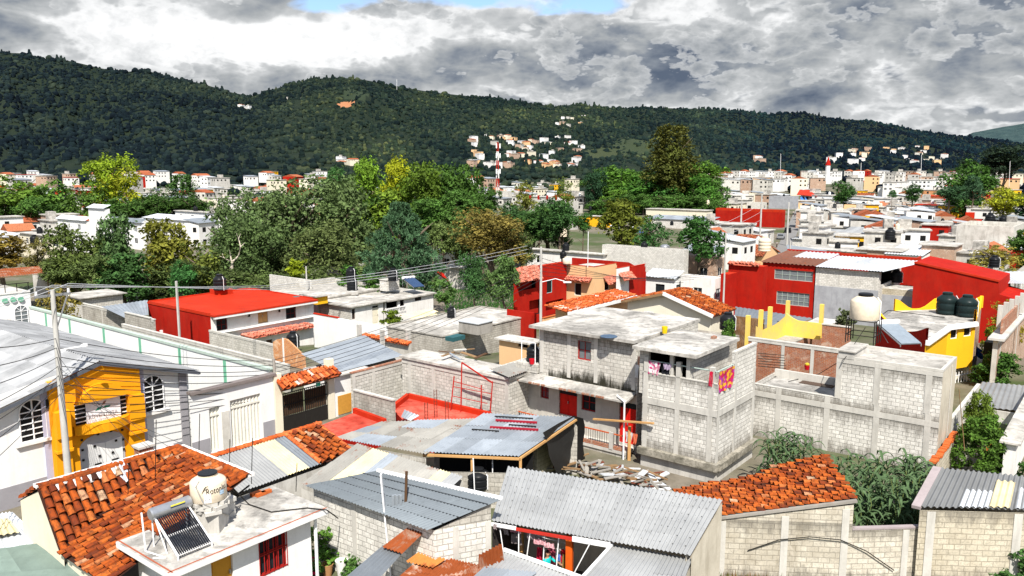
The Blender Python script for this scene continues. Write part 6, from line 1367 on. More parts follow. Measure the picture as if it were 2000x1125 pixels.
p = P(1354, 1050, 2.95); m = MB(); m.obox(p, V((.26, 0, 0)), V((0, .22, .03)), UP*.12); single(m, 'clay_pot_shard', 'red clay shard lying on the big grey corrugated roof', 'shard', flat('loose_clay', (.5, .12, .03)))
m = MB(); a = P(1345, 1110, 2.3); b = P(1352, 1090, 2.6); rects(m, P(1325, 1165, 2.2), P(1352, 1095, 2.4), -.2, 2.35, []); single(m, 'side_wall', 'stained plaster wall closing the lower light grey roof', 'wall', PLASTERS)
# clay tile roof on the right with its block wall
def right_tiles():
 fe, be, fr, bk = P(1408, 1008, 2.5), P(1306, 957, 2.5), P(1674, 975, 3.35), P(1613, 890, 3.35); c = (fe+be+fr+bk)/4
 e = thing('tile_roof_barn', 'block walled barn with a sagging orange clay tile roof on the right', 'barn', V((c.x, c.y, 0))); m = MB(); q = [be, fe, fr, bk]
 def ins(u, v): return not (u < .12 and .55 > v > .25) and not (u < .06 and v < .6)
 tiles(m, q, .2, .32, 4, jit=.03, lift=.05, inside=ins); m.build('tile_roof', TILEB, e)
 f = Face(fe, fr); hl = [f.at(x, y) for x, y in ((1531, 1002), (1558, 1004), (1585, 1004), (1612, 1005), (1638, 1006))]; m = MB(); z1 = 2.35; zl = min(z for _, z in hl)-.2
 holes = [(u-.13, u+.13, zl+.05, zl+.36) for u, _ in hl]; rects(m, fe, f.q(f.len-.1, 0), -.2, z1, holes, rev=.3); m.poly([f.q(0, z1), f.q(f.len-.1, z1), f.q(f.len-.1, 3.15)]); B = f.q(f.len-.1, 0); K = B+(bk-fr)*.98; m.poly([V((B.x, B.y, -.2)), V((K.x, K.y, -.2)), V((K.x, K.y, 3.2)), V((B.x, B.y, 3.2))]); rects(m, V((bk.x, bk.y, 0)), V((be.x, be.y, 0)), -.2, 2.5, []); rects(m, V((be.x, be.y, 0)), V((fe.x, fe.y, 0)), -.2, 2.4, []); m.build('wall', BLOCKY2, e); stain(e, f, .2, f.len, 0, 1.1, DAMP); stain(e, f, .2, f.len, 1.4, 2.4, DRIP)
 m = MB(); m.poly([f.q(.2, .1, -.4), f.q(f.len-.3, .1, -.4), f.q(f.len-.3, 2.5, -.4), f.q(.2, 2.5, -.4)]); m.build('dark_interior', DARK, e); m = MB()
 for x in (1534, 1652): u = f.at(x, 1010)[0]; m.obox(f.q(u-.13, -.2, 0), f.d*.26, f.n*.03, UP*(2.4+.8*u/f.len))
 m.obox(f.q(0, -.2, 0), f.d*.2, f.n*.03, UP*2.5); m.build('concrete_frame', CONC, e); m = MB(); m.bar(fe+UP*-.06, fr+UP*-.06, .14, .1); m.bar(fe-UP*.1, be-UP*.1, .1, .1); m.build('eave_timber', WOODG, e)
 m = MB(); a = P(1372, 1072, 1.2)
 u0 = f.at(1460, 1075); u1 = f.at(1580, 1047); u2 = f.at(1680, 1060); 
 # low wall going on to the right
 A = V((B.x, B.y, 0)); w = P(1812, 1031, 2.15); g = Face(A, w); e2 = thing('block_wall', 'low block boundary wall in front of the maize', 'wall', (A+V((w.x, w.y, 0)))/2); m = MB(); rects(m, g.A, g.B, -.2, 2.15, []); rects(m, g.q(g.len, 0, -.16), g.q(0, 0, -.16), -.2, 2.15, []); m.build('wall', BLOCKY2, e2); stain(e2, g, 0, g.len, 0, 1, DAMP); stain(e2, g, 0, g.len, 1.2, 2.14, DRIP); m = MB(); m.obox(g.q(0, 2.15, -.18), g.d*g.len, g.n*.2, UP*.07); m.build('coping', paint('purple_grey_coping', (.34, .29, .29)), e2); m = MB(); u = g.at(1768, 1060)[0]; m.obox(g.q(u-.12, -.2, 0), g.d*.24, g.n*.03, UP*2.3); m.build('concrete_frame', CONC, e2)
 pts = [f.q(*f.at(1460, 1074), .05), f.q(*f.at(1520, 1052), .1), f.q(*f.at(1580, 1046), .1), f.q(*f.at(1640, 1052), .1), g.q(*g.at(1690, 1074), .1), g.q(*g.at(1744, 1112), .08)]; rod(pts, .02, 'long dark hose arching across the block boundary wall', 'hose', 'hose')
 return g
BLOCKY2 = blockmat('block_wall_sun_bleached', (.64, .595, .50), (.52, .475, .39), (.34, .31, .26), stain=.5, scol=(.2, .16, .1))
WOODG = paint('grey_timber', (.30, .28, .25), .9, .5, .6)
G_R = right_tiles()
def right_shed():
 q = [P(1797, 991, 3.05), P(2090, 999, 3.05), P(2090, 940, 3.6), P(1838, 914, 3.6)]; f = Face(q[0], q[1]); e = thing('sheet_roof_shed', 'sandy block shed with a grey corrugated roof at the lower right', 'shed', V((q[0].x+2, q[0].y, 0))); m = MB(); rects(m, q[0], q[1], -.2, 2.95, []); k = q[3]; m.poly([V((k.x, k.y, -.2)), V((q[0].x, q[0].y, -.2)), q[0]-UP*.08, k-UP*.08]); rects(m, q[2], q[3], -.2, 3.4, []); m.build('wall', BLOCKY, e); stain(e, f, 0, f.len, 0, 1.2, DAMP); stain(e, f, 0, f.len, 1.8, 2.94, DRIP); m = MB()
 for x in (1815, 1985): u = f.at(x, 1050)[0]; m.obox(f.q(u-.15, -.2, 0), f.d*.3, f.n*.03, UP*3.1)
 m.build('concrete_frame', CONC, e); sub = lambda a, b, c=0, d=1: [bil(q, a, c), bil(q, b, c), bil(q, b, d), bil(q, a, d)]
 m = MB(); sheets(m, q, pitch=.2, amp=.04, nv=2, tints=(.62, .72), sw=1.0); m.build('sheet_roof', SHEET, e); m = MB(); sheets(m, [p+UP*.05 for p in sub(.26, .47, 0, .45)], pitch=.2, amp=.04, nv=1, tints=(1.1, 1.2)); sheets(m, [p+UP*.05 for p in sub(.64, 1, 0, .6)], pitch=.2, amp=.04, nv=1, tints=(1, 1.1)); m.build('pale_sheet', SHEETW, e); m = MB(); sheets(m, [p+UP*.07 for p in sub(.46, .60, 0, .75)], pitch=.2, amp=.04, nv=1, tints=(1, 1)); m.build('cream_sheet', SHEETY, e)
 m = MB(); m.bar(q[0]+V((-.15, 0, 0)), q[3]+V((-.15, 0, 0)), .3, .12); m.build('mortar_edge', paint('purple_grey_coping', (.34, .29, .29)), e)
right_shed()
# central concrete block building
def cloth(p0, dx, w, h, mat, label, group='washing on the terrace of the block building', seed=0, name='hanging_cloth', cat='laundry'):
 """cloth hung from p0 along unit vector dx"""
 m = MB(); nx, nz = 8, 6; nn = V((dx.y, -dx.x, 0)); rr = random.Random(seed+int(w*100)); ph = rr.uniform(0, 6)
 def g(i, j): return p0+dx*(w*i/nx*(1-.03*j))-UP*(h*j/nz+.02*math.sin(i*1.3+ph))+nn*(.05*math.sin(i*1.9+ph+j*.5)*(.3+j/nz))
 for i in range(nx):
  for j in range(nz): m.poly([g(i, j+1), g(i+1, j+1), g(i+1, j), g(i, j)])
 return single(m, name, label, cat, mat, group)
def pattern(name, c1, c2, c3, s=9):
 m, nt, b = nmat(name); v = N(nt, 'ShaderNodeTexVoronoi'); v.inputs['Scale'].default_value = s; L(nt, pos(nt), v.inputs['Vector']); sp = N(nt, 'ShaderNodeSeparateColor'); L(nt, v.outputs['Color'], sp.inputs[0])
 L(nt, ramp(nt, sp.outputs[0], [(0, c1), (.45, c1), (.5, c2), (.75, c2), (.8, c3)]), b.inputs['Base Color']); return m
def central():
 C0 = P(1395, 945, 0); zpar = zat(C0, 752); zbeam = zat(C0, 809); zled = zat(C0, 905); zf = zpar-1.15
 # tower with open terrace
 lb = along(V((C0.x, C0.y, zpar)), BX, 1256); la = along(V((C0.x, C0.y, zpar)), AX, 1476); Lp, R = C0+BX*lb, C0+AX*la; K = Lp+R-C0
 h = House('block_building', 'central three level building of bare concrete block with a washing terrace and red doors', 'building', z=zpar, pts=[Lp, C0, R, K], z0=-.6, mats=[BLOCKW, BLOCKW])
 f0, f1 = h.f[0], h.f[1]; e = h.e
 h.frame(0, (1262, 1325, 1390), (zbeam,), w=.26, hb=.34, z0=zled); h.frame(1, (1401, 1437, 1472), (zbeam,), w=.26, hb=.34, z0=zled)
 m = MB(); m.obox(f0.q(-.1, zled-.35, 0), f0.d*(f0.len+.3), f0.n*.28, UP*.35); m.obox(f1.q(0, zled-.35, 0), f1.d*(f1.len+.1), f1.n*.28, UP*.346); m.build('foot_ledge', MOSSC, e); m = MB(); m.obox(f0.q(0, -.6, 0), f0.d*f0.len, f0.n*.03, UP*(zled+.2)); m.obox(f1.q(0, -.6, 0), f1.d*f1.len, f1.n*.03, UP*(zled+.2)); m.build('rendered_foot', CONCP, e)
 m = MB(); m.obox(f0.q(0, zpar-.002, -.15), f0.d*f0.len, f0.n*.17, UP*.05); m.build('parapet_coping', CONC, e)
 h.finish()
 m = MB(); m.poly([V((p.x, p.y, zf)) for p in h.pts]); m.build('terrace_floor', SLAB, e); m = MB(); i = .16
 for f in (f0, f1): m.poly([f.q(f.len, zf, -i), f.q(0, zf, -i), f.q(0, zpar, -i), f.q(f.len, zpar, -i)])
 m.build('parapet_inside', BLOCK, e)
 ux = f1.at(1434, 740)[0]; zt = f1.at(1472, 675)[1]; m = MB(); m.obox(f1.q(ux, zpar, -.15), f1.d*(f1.len-ux), f1.n*.15, UP*(zt-zpar)); m.build('upper_side_wall', BLOCKW, e); m = MB(); m.obox(f1.q(ux, zpar, .002), f1.d*.24, f1.n*.03, UP*(zt-zpar+.02)); m.obox(f1.q(ux-.02, zt, -.18), f1.d*(f1.len-ux+.04), f1.n*.21, UP*.1); m.build('side_wall_frame', CONC, e)
 zc = f0.at(1262, 697)[1]
 for px in (1262, 1325, 1391):
  u = f0.at(px, 720)[0]; m = MB(); m.obox(f0.q(u-.12, zpar, -.2), f0.d*.24, f0.n*.22, UP*(zc-zpar)); m.build('terrace_post', CONC, e)
 rl = MB(); zr = zpar+.62; rl.tube([f0.q(0, zr, -.1), f0.q(f0.len, zr, -.1)], .035, 6); rl.tube([f1.q(0, zr, -.1), f1.q(ux, zr, -.1)], .035, 6); rl.build('pipe_rail', flat('pale_green_pipe', (.36, .44, .40)), e)
 # roof room at the back of the terrace
 nr = P(1349, 697, zpar+1.15); n0 = V((nr.x, nr.y, 0)); zr2 = zpar+1.15
 l2 = along(nr, BX, 1250); a2 = along(nr, AX, 1424); g = House('_', '', '', z=zr2, pts=[n0+BX*l2, n0, n0+AX*a2, n0+AX*a2+BX*l2], z0=zf, mats=[BLOCK]); bpy.data.objects.remove(g.e); g.e = e
 g.hole(0, 1268, 684, 1311, 745, dep=2.2); g.hole(0, 1316, 692, 1343, 748, dep=1.5); g.frame(0, (1313, 1346), (), w=.2); g.finish(); g.wall.name = 'roof_room_wall'
 # long two storey wing
 o = 1.25; W0 = V((Lp.x, Lp.y, 0))+AX*o; zs = zr2+.02; q = V((W0.x, W0.y, zs)); s0 = along(q, BX, 1054); s1 = along(q, -BX, 1247); wa = 7.2
 A = W0+BX*s0; B = W0-BX*s1; zsp = Face(A, B).at(1150, 744)[1]-.28; w = House('_', '', '', z=zs, pts=[A, B, B+AX*wa, A+AX*wa], z0=-.4, mats=[BLOCK, BLOCK]); bpy.data.objects.remove(w.e); w.e = e; f = w.f[0]
 w.win(0, 1128, 664, 1154, 706, REDFR, GLASSB, 2, 2); d1 = w.door(0, 1092, 757, 1127, 816, DOORR, 2, top=.35); d2 = w.door(0, 1210, 783, 1246, 872, DOORR, 2, top=.35); w.win(0, 1136, 766, 1163, 806, REDFR, GLASS, 2, 2); w.win(0, 1056, 748, 1072, 780, REDFR, PINKC, 2, 2)
 zfl = f.at(1228, 871)[1]; w.frame(0, (1059, 1112, 1165, 1240), (), w=.24, z0=zsp+.25)
 for k in (3,): pass
 w.finish(); w.wall.name = 'wing_wall'; m = MB(); m.obox(f.q(0, zfl, 0), f.d*f.len, f.n*.012, UP*(zsp-zfl)); 
 # plaster on the gallery wall between the openings
 pl = MB(); rects(pl, f.q(-4, 0, .012), f.q(f.len, 0, .012), zfl, zsp, [(a+4, b+4, c, d) for a, b, c, d in f.holes], rev=.01); pl.build('gallery_render', CREAMW, e)
 m = MB(); gl = -3.4; m.poly([f.q(gl, -.3), f.q(0, -.3), f.q(0, zsp), f.q(gl, zsp)]); m.poly([f.q(gl, -.3, -5), f.q(gl, -.3), f.q(gl, zsp), f.q(gl, zsp, -5)]); m.poly([f.q(gl, zsp), f.q(0, zsp), f.q(0, zsp, -5), f.q(gl, zsp, -5)]); m.build('side_room_wall', BLOCK, e)
 # slabs: wing roof, room roof, gallery roof, gallery floor
 m = MB(); ro = f.q(-.45, 0, .45), f.q(f.len-.02, 0, .45), f.q(f.len-.02, 0, -wa-.3), f.q(-.45, 0, -wa-.3); m.prism([V((p.x, p.y, 0)) for p in ro], zs, zs+.16); m.build('wing_roof', SLAB, e)
 m = MB(); ro = [g.f[0].q(-.2, 0, .45), g.f[0].q(g.f[0].len+.5, 0, .45), g.f[1].q(g.f[1].len+.2, 0, .5), g.f[2].q(g.f[2].len+.2, 0, .3)]; m.prism([V((p.x, p.y, 0)) for p in ro], zs+.03, zs+.2); m.build('room_roof', SLAB, e)
 m = MB(); m.slabq([f.q(-1.6, zsp-.12, 1.05), f.q(f.len-.05, zsp-.12, 1.05), f.q(f.len-.05, zsp+.12, .0), f.q(-1.6, zsp+.12, .0)], .1); m.build('gallery_roof', SLAB, e); m = MB(); rr = random.Random(2)
 for k in range(26):
  if rr.random() < .7: u = -1.5+(f.len+1.4)*k/26; m.obox(f.q(u, zsp-.19, 1.02), f.d*rr.uniform(.15, .34), f.n*.08, UP*.09)
 m.build('broken_tile_edge', BRICK, e)
 m = MB(); m.obox(f.q(gl, zfl-.16, 0), f.d*(f.len-gl-.06), f.n*1.05, UP*.16); m.build('gallery_floor', CONCP, e)
 m = MB(); m.obox(f.q(gl, -.4, .6), f.d*(f.len-gl-.06), f.n*.38, UP*(zfl+.23)); m.build('gallery_foot', BLOCKD, e)
 m = MB(); u = f.len-.1; m.tube([f.q(u, -.2, 1.15), f.q(u, zsp-.1, 1.15), f.q(u-.6, zsp+.08, .9)], .05, 8); m.build('white_downpipe', WHITEM, e)
 for a, b in ((-2.0, 2.6), (2.9, 5.4), (5.7, f.len-.2)):
  m = MB(); n = int((b-a)/.14)
  for k in range(n+1): m.bar(f.q(a+(b-a)*k/n, zfl+.08, .98), f.q(a+(b-a)*k/n, zfl+.85, .98), .022)
  r = m.build('railing', IRON, e); m = MB(); m.bar(f.q(a, zfl+.86, .98), f.q(b, zfl+.86, .98), .06); m.build('hand_rail', flat('orange_rail', (.48, .10, .03)), r); m = MB(); m.obox(f.q(a, zfl+.02, .93), f.d*(b-a), f.n*.1, UP*.2); m.build('rail_foot', BRICK, r)
 for u in (2.75, 5.55): m = MB(); m.obox(f.q(u-.1, zfl, .9), f.d*.22, f.n*.18, UP*.95); m.build('rail_post', CONCP, e)
 stain(e, f, f.len*.1, f.len-.05, zsp+.13, zsp+1.0, MOSS, .009); stain(e, f, f.len*.25, f.len*.75, zsp+.13, zsp+1.5, MOSS, .011); stain(e, f, 0, f.len, zs-1.3, zs-.01, DRIP); stain(e, f0, 0, f0.len, zbeam-1.2, zbeam-.18, DRIP); stain(e, f1, 0, f1.len, zbeam-1.2, zbeam-.18, DRIP); stain(e, f0, 0, f0.len, zpar-.9, zpar-.01, DRIP); stain(e, f1, 0, f1.len, zled, zled+1, DAMP); stain(e, f0, 0, f0.len, zled, zled+1, DAMP)
 # things on and around it
 at = lambda px, py, out=.6: Face(f.q(0, 0, out), f.q(f.len, 0, out)).at(px, py)
 m = MB(); a = at(1160, 818, 1.1); b = at(1282, 824, 1.2); m.bar(f.q(a[0], a[1], 1.15), f.q(b[0], b[1], 1.5), .14, .08); single(m, 'timber_beam', 'long pale timber beam lying along the gallery railing', 'beam', WOODL)
 m = MB(); m.bar(f.q(f.len+.18, 0, 1.05), f.q(f.len+.18, zfl+1.5, 1.05), .16); single(m, 'timber_prop', 'brown timber prop standing at the corner below the beam', 'post', WOODL)
 for x0, y0, x1, y1, c_, nm in ((1222, 842, 1236, 866, (.62, .55, .55), 'pale pink cloth over the gallery railing'), (1237, 846, 1245, 868, (.62, .16, .08), 'orange red cloth over the gallery railing')):
  a = at(x0, y0, 1.05); b = at(x1, y1, 1.05); cloth(f.q(a[0], a[1], 1.06), f.d, b[0]-a[0], a[1]-b[1], flat(nm.replace(' ', '_'), c_, .9), nm)
 # terrace washing
 def hang(px0, py0, px1, py1, mat, lab, out=-.1, ff=f0): a = ff.at(px0, py0); b = ff.at(px1, py1); cloth(ff.q(a[0], zr, out), ff.d, max(.15, b[0]-a[0]), max(.3, zr-b[1]), mat, lab, seed=px0)
 hang(1266, 703, 1290, 734, pattern('pink_print', (.66, .60, .62), (.50, .03, .16), (.5, .2, .28)), 'white towel with magenta print on the terrace rail', .0); hang(1291, 705, 1311, 740, flat('black_cloth', (.015, .016, .022), .9), 'black blanket on the terrace rail beside the magenta towel', -.05); hang(1297, 702, 1312, 722, flat('lilac_cloth', (.42, .34, .46), .9), 'lilac blouse hanging over the black blanket', .04)
 hang(1387, 716, 1393, 755, flat('crimson_cloth', (.50, .015, .05), .9), 'narrow crimson towel by the corner post of the terrace', .04); hang(1404, 718, 1432, 752, pattern('bright_blanket', (.38, .015, .07), (.55, .28, .02), (.30, .03, .24), 6), 'multicoloured blanket on the side rail of the terrace', .05, f1)
 gg = Face(f.q(0, 0, .5), f.q(f.len+3, 0, .5)); a = gg.at(1246, 695); cloth(gg.q(*a, 0), f.d, .45, .5, flat('peach_cloth', (.60, .36, .26), .9), 'peach cloth hanging at the end of the upper block wall', seed=4); a = gg.at(1241, 712); cloth(gg.q(*a, 0), f.d, .22, .7, WHITEM, 'white cloth hanging at the end of the upper block wall', seed=5)
 p = V((C0.x, C0.y, zf))+BX*.5+AX*.9; m = MB(); m.obox(p, AX*.5, BX*.5, UP*.75); c = single(m, 'washing_machine', 'small grey washer standing on the washing terrace', 'washer', STEEL); m = MB(); m.lathe([(.2, .76), (.2, .8)], p+AX*.25+BX*.25, 12); m.build('lid', BLACKP, c)
 # roof items
 zz = zs+.16; m = MB(); c = P(1189, 657, zz+.02); m.lathe([(.48, 0), (.45, .03)], c, 9); single(m, 'roof_hatch', 'dark blue roof hatch on the mottled slab', 'hatch', flat('blue_hatch', (.06, .10, .16), .4)); m = MB(); c = P(1298, 651, zz); m.lathe([(.13, 0), (.17, .38), (.15, .38), (.12, .1)], c, 14); single(m, 'bucket', 'yellow bucket on the mottled roof slab', 'bucket', flat('yellow_plastic', (.75, .50, .01), .4), smooth=True); m = MB(); c = P(1388, 662, zs+.2); m.obox(c, AX*.35, -BX*.2, UP*.14); single(m, 'loose_brick', 'red brick lying on the roof slab of the terrace room', 'brick', BRICK)
 # left roof platform with the black tank
 hw = f.q(-1.7, zsp+.15, .1); m = MB(); m.obox(hw, f.d*1.6, -f.n*1.2, UP*.5); single(m, 'tank_platform', 'low block platform carrying the black tank at the left end of the block building', 'platform', BLOCK)
 c = f.q(-.85, zsp+.66, -.55); tank(0, 0, 0, 0, 'black water tank inside a white pipe frame at the left end of the block building', loc=c, r=.42); m = MB()
 for a in ((-.5, .1), (.5, .1)):
  pp = c+f.d*a[0]+f.n*.5; m.bar(pp, pp+UP*1.25, .045)
 m.bar(c+f.d*-.5+f.n*.5+UP*1.25, c+f.d*.5+f.n*.5+UP*1.25, .045); single(m, 'tank_guard', 'white pipe frame around the black tank of the block building', 'frame', WHITEM); m = MB(); m.lathe([(.13, 0), (.17, .3), (.15, .3)], c+f.n*.62+f.d*.35, 10); single(m, 'bucket', 'red bucket beside the framed black tank', 'bucket', flat('red_plastic', (.5, .01, .02), .4))
 # clutter of the side room
 a = at(1010, 745, .1); cloth(f.q(a[0], a[1], .15), f.d, .5, 1.3, flat('brown_curtain', (.30, .20, .17), .9), 'brown curtain at the left end of the gallery'); a = at(1015, 785, .5); m = MB(); m.obox(f.q(a[0], zfl, .5), f.d*.5, f.n*.4, UP*.55); single(m, 'blue_bag', 'blue bag on the pile at the left end of the gallery', 'bag', flat('blue_bag', (.10, .22, .55)))
 rr = random.Random(9)
 for k in range(7):
  p = f.q(a[0]-.5+.25*k, zfl+.05+.08*(k % 3), .3+.05*k); d = f.d*rr.uniform(-.5, .5)+UP*rr.uniform(.3, .9)+f.n*rr.uniform(-.2, .3); m = MB(); m.bar(p, p+d, .09, .03); single(m, 'loose_board', 'loose board in the pile at the left end of the gallery', 'board', [WOOD, WOODL, CONC][k % 3], 'boards piled on the gallery')
 return h, w
MOSSC = slabmat('mossy_concrete', (.38, .35, .29), (.07, .065, .045), .9, 1.2)
CREAMW = paint('dull_cream_render', (.50, .48, .43), .9, .5, .5, (.24, .22, .2), .2)
PINKC = flat('pink_curtain', (.20, .09, .11), .8)
HC, HW = central()
# roof behind the central building
h = House('gravel_roof_house', 'low house with a rough gravel coloured roof tucked behind the central block building', 'house', (1416, 668), 4.2, 1100, 1440, mats=[BLOCKD]); h.slab(.1, .12, SLABG); h.finish()
# black tarpaulin shed and galvanised roof in front of the gallery
def tarp_shed():
 zt, zb = 2.75, 2.45; q1 = [P(826, 885, zb), P(1014, 893, zb), P(1128, 815, zt+.25), P(944, 808, zt+.25)]; c = sum(q1, V((0, 0, 0)))/4; e = thing('galvanised_roof_shed', 'shed with a wide patched galvanised roof below the red terrace', 'shed', V((c.x, c.y, 0))); m = MB(); sheets(m, q1, pitch=.16, amp=.03, nv=3, sw=.9, tints=(.8, 1.25), jig=.04); r = m.build('sheet_roof', SHEETB, e)
 q2 = [P(655, 858, zb), P(832, 889, zb), P(948, 818, zt), P(745, 824, zt)]; m = MB(); sheets(m, q2, pitch=.16, amp=.03, nv=3, sw=.9, tints=(.7, 1.2), mis=[0, 0, 1], jig=.05); m.build('patched_sheets', [SHEETG, SHEETB], e)
 m = MB(); rr = random.Random(1); rects(m, q2[0], q2[1], -.2, zb-.12, []); rects(m, q2[1], q1[1], -.2, zb-.75, []); rects(m, q1[2], q1[3], -.2, zt, []); m.build('wall', BLOCKD, e)
 m = MB(); n = 3
 for k in range(n): p = bil(q1, k/(n-1), .02); m.bar(V((p.x, p.y, 0)), p-UP*.05, .12)
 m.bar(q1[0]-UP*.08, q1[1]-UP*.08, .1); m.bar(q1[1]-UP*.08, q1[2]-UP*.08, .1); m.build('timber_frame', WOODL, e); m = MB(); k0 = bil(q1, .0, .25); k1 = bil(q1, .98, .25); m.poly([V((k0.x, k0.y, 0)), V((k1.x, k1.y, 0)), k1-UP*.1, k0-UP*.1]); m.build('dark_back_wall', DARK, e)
 for k, (u, v, u1, mm) in enumerate(((.25, .80, .7, 0), (.3, .62, .82, 0), (.18, .90, .6, 1), (.45, .7, .75, 1), (.15, .55, .45, 1))):
  m = MB(); m.bar(bil(q1, u, v)+UP*.09, bil(q1, u1, v-.02)+UP*.09, .09 if mm == 0 else .05); single(m, 'steel_bar', {0: 'upper dark red steel bar', 1: 'lower dark red steel bar', 2: 'topmost grey steel bar', 3: 'middle grey steel bar', 4: 'lowest grey steel bar'}[k]+' lying on the galvanised roof', 'bar', [flat('red_bar', (.30, .015, .03)), IRON][mm])
 # tarp hanging over the right end
 t = MB(); top = [P(1014, 893, zb), P(1085, 830, zt+.3), P(1128, 813, zt+.32), P(1142, 822, zt+.25)]; ns = 10
 path = [P(1060, 845, zt+.34), P(1088, 826, zt+.42), P(1122, 812, zt+.38), P(1140, 818, zt+.3)]
 lo = [P(1086, 925, .5), P(1104, 918, .35), P(1126, 905, .3), P(1141, 896, .3)]
 for i in range(3):
  for j in range(6):
   def g(a, b):
    p = path[a]*(1-b/6)+lo[a]*(b/6); p = V(p); return p+V((.06*math.sin(a*2+b*1.3), -.07*math.sin(a*1.7+b*2.2), .04*math.sin(b*2)))
   t.poly([g(i, j+1), g(i+1, j+1), g(i+1, j), g(i, j)])
 single(t, 'black_tarpaulin', 'crumpled black tarpaulin hanging over the end of the galvanised roof', 'tarpaulin', flat('black_tarp', (.022, .022, .022), .42), smooth=True)
 m = MB(); C = P(1085, 918, .2); m.obox(C-AX*1.6, AX*1.5, BX*2, UP*1.6); single(m, 'block_room', 'small sandy block room under the torn end of the galvanised roof', 'room', BLOCKY)
 tank(934, 950, .9, 46, 'black water tank with a wide cap behind the slate grey roof', hr=.85, ribs=2); boxthing('tank_stand', 'dark block stand under the black tank by the slate grey roof', 'stand', (936, 968), 0, 905, 965, .88, BLOCKD)
 boxthing('block_water_box', 'rendered concrete box with a plank lid beside the black tank', 'box', (888, 968), 0, 849, 922, 2.35, CONCP, SLABD)
 for x, y, x1, y1, nm in ((927, 962, 924, 895, 'white riser pipe in front of the black tank'), (950, 930, 948, 880, 'thin dark rod beside the black tank'), (962, 935, 962, 888, 'pale pipe bend right of the black tank')): p = P(x, y, 1.2); rod([p, PD(x1, y1, p.y)], .03, nm, 'pipe', 'pipe', WHITEM if x != 950 else IRON)
 # rubble strip between the big grey roof and the block building
 rr = random.Random(12)
 for k in range(85):
  u = rr.random(); px = 1070+u*235; py = 905+u*50+rr.uniform(-26, 8)
  p = P(px, py, rr.uniform(.1, .7)); d = V((rr.uniform(-1, 1), rr.uniform(-.4, .4), rr.uniform(-.05, .25))).normalized()*rr.uniform(.4, 1.5); m = MB(); kind = (0, 2, 0, 4, 2, 0, 1, 0, 2, 3)[k % 10]
  m.bar(p-d/2, p+d/2, rr.uniform(.05, .22) if kind != 1 else .3, .05); single(m, 'scrap_board', ['grey scrap board in the rubble strip behind the big grey roof', 'pale sheet scrap in the rubble strip behind the big grey roof', 'brown lath in the rubble strip behind the big grey roof', 'white pipe scrap in the rubble strip behind the big grey roof', 'rusty bar in the rubble strip behind the big grey roof'][kind], 'scrap', [WOODG, SHEETW, WOOD, WHITEM, RUSTY][kind], 'scrap behind the big grey roof')
tarp_shed()
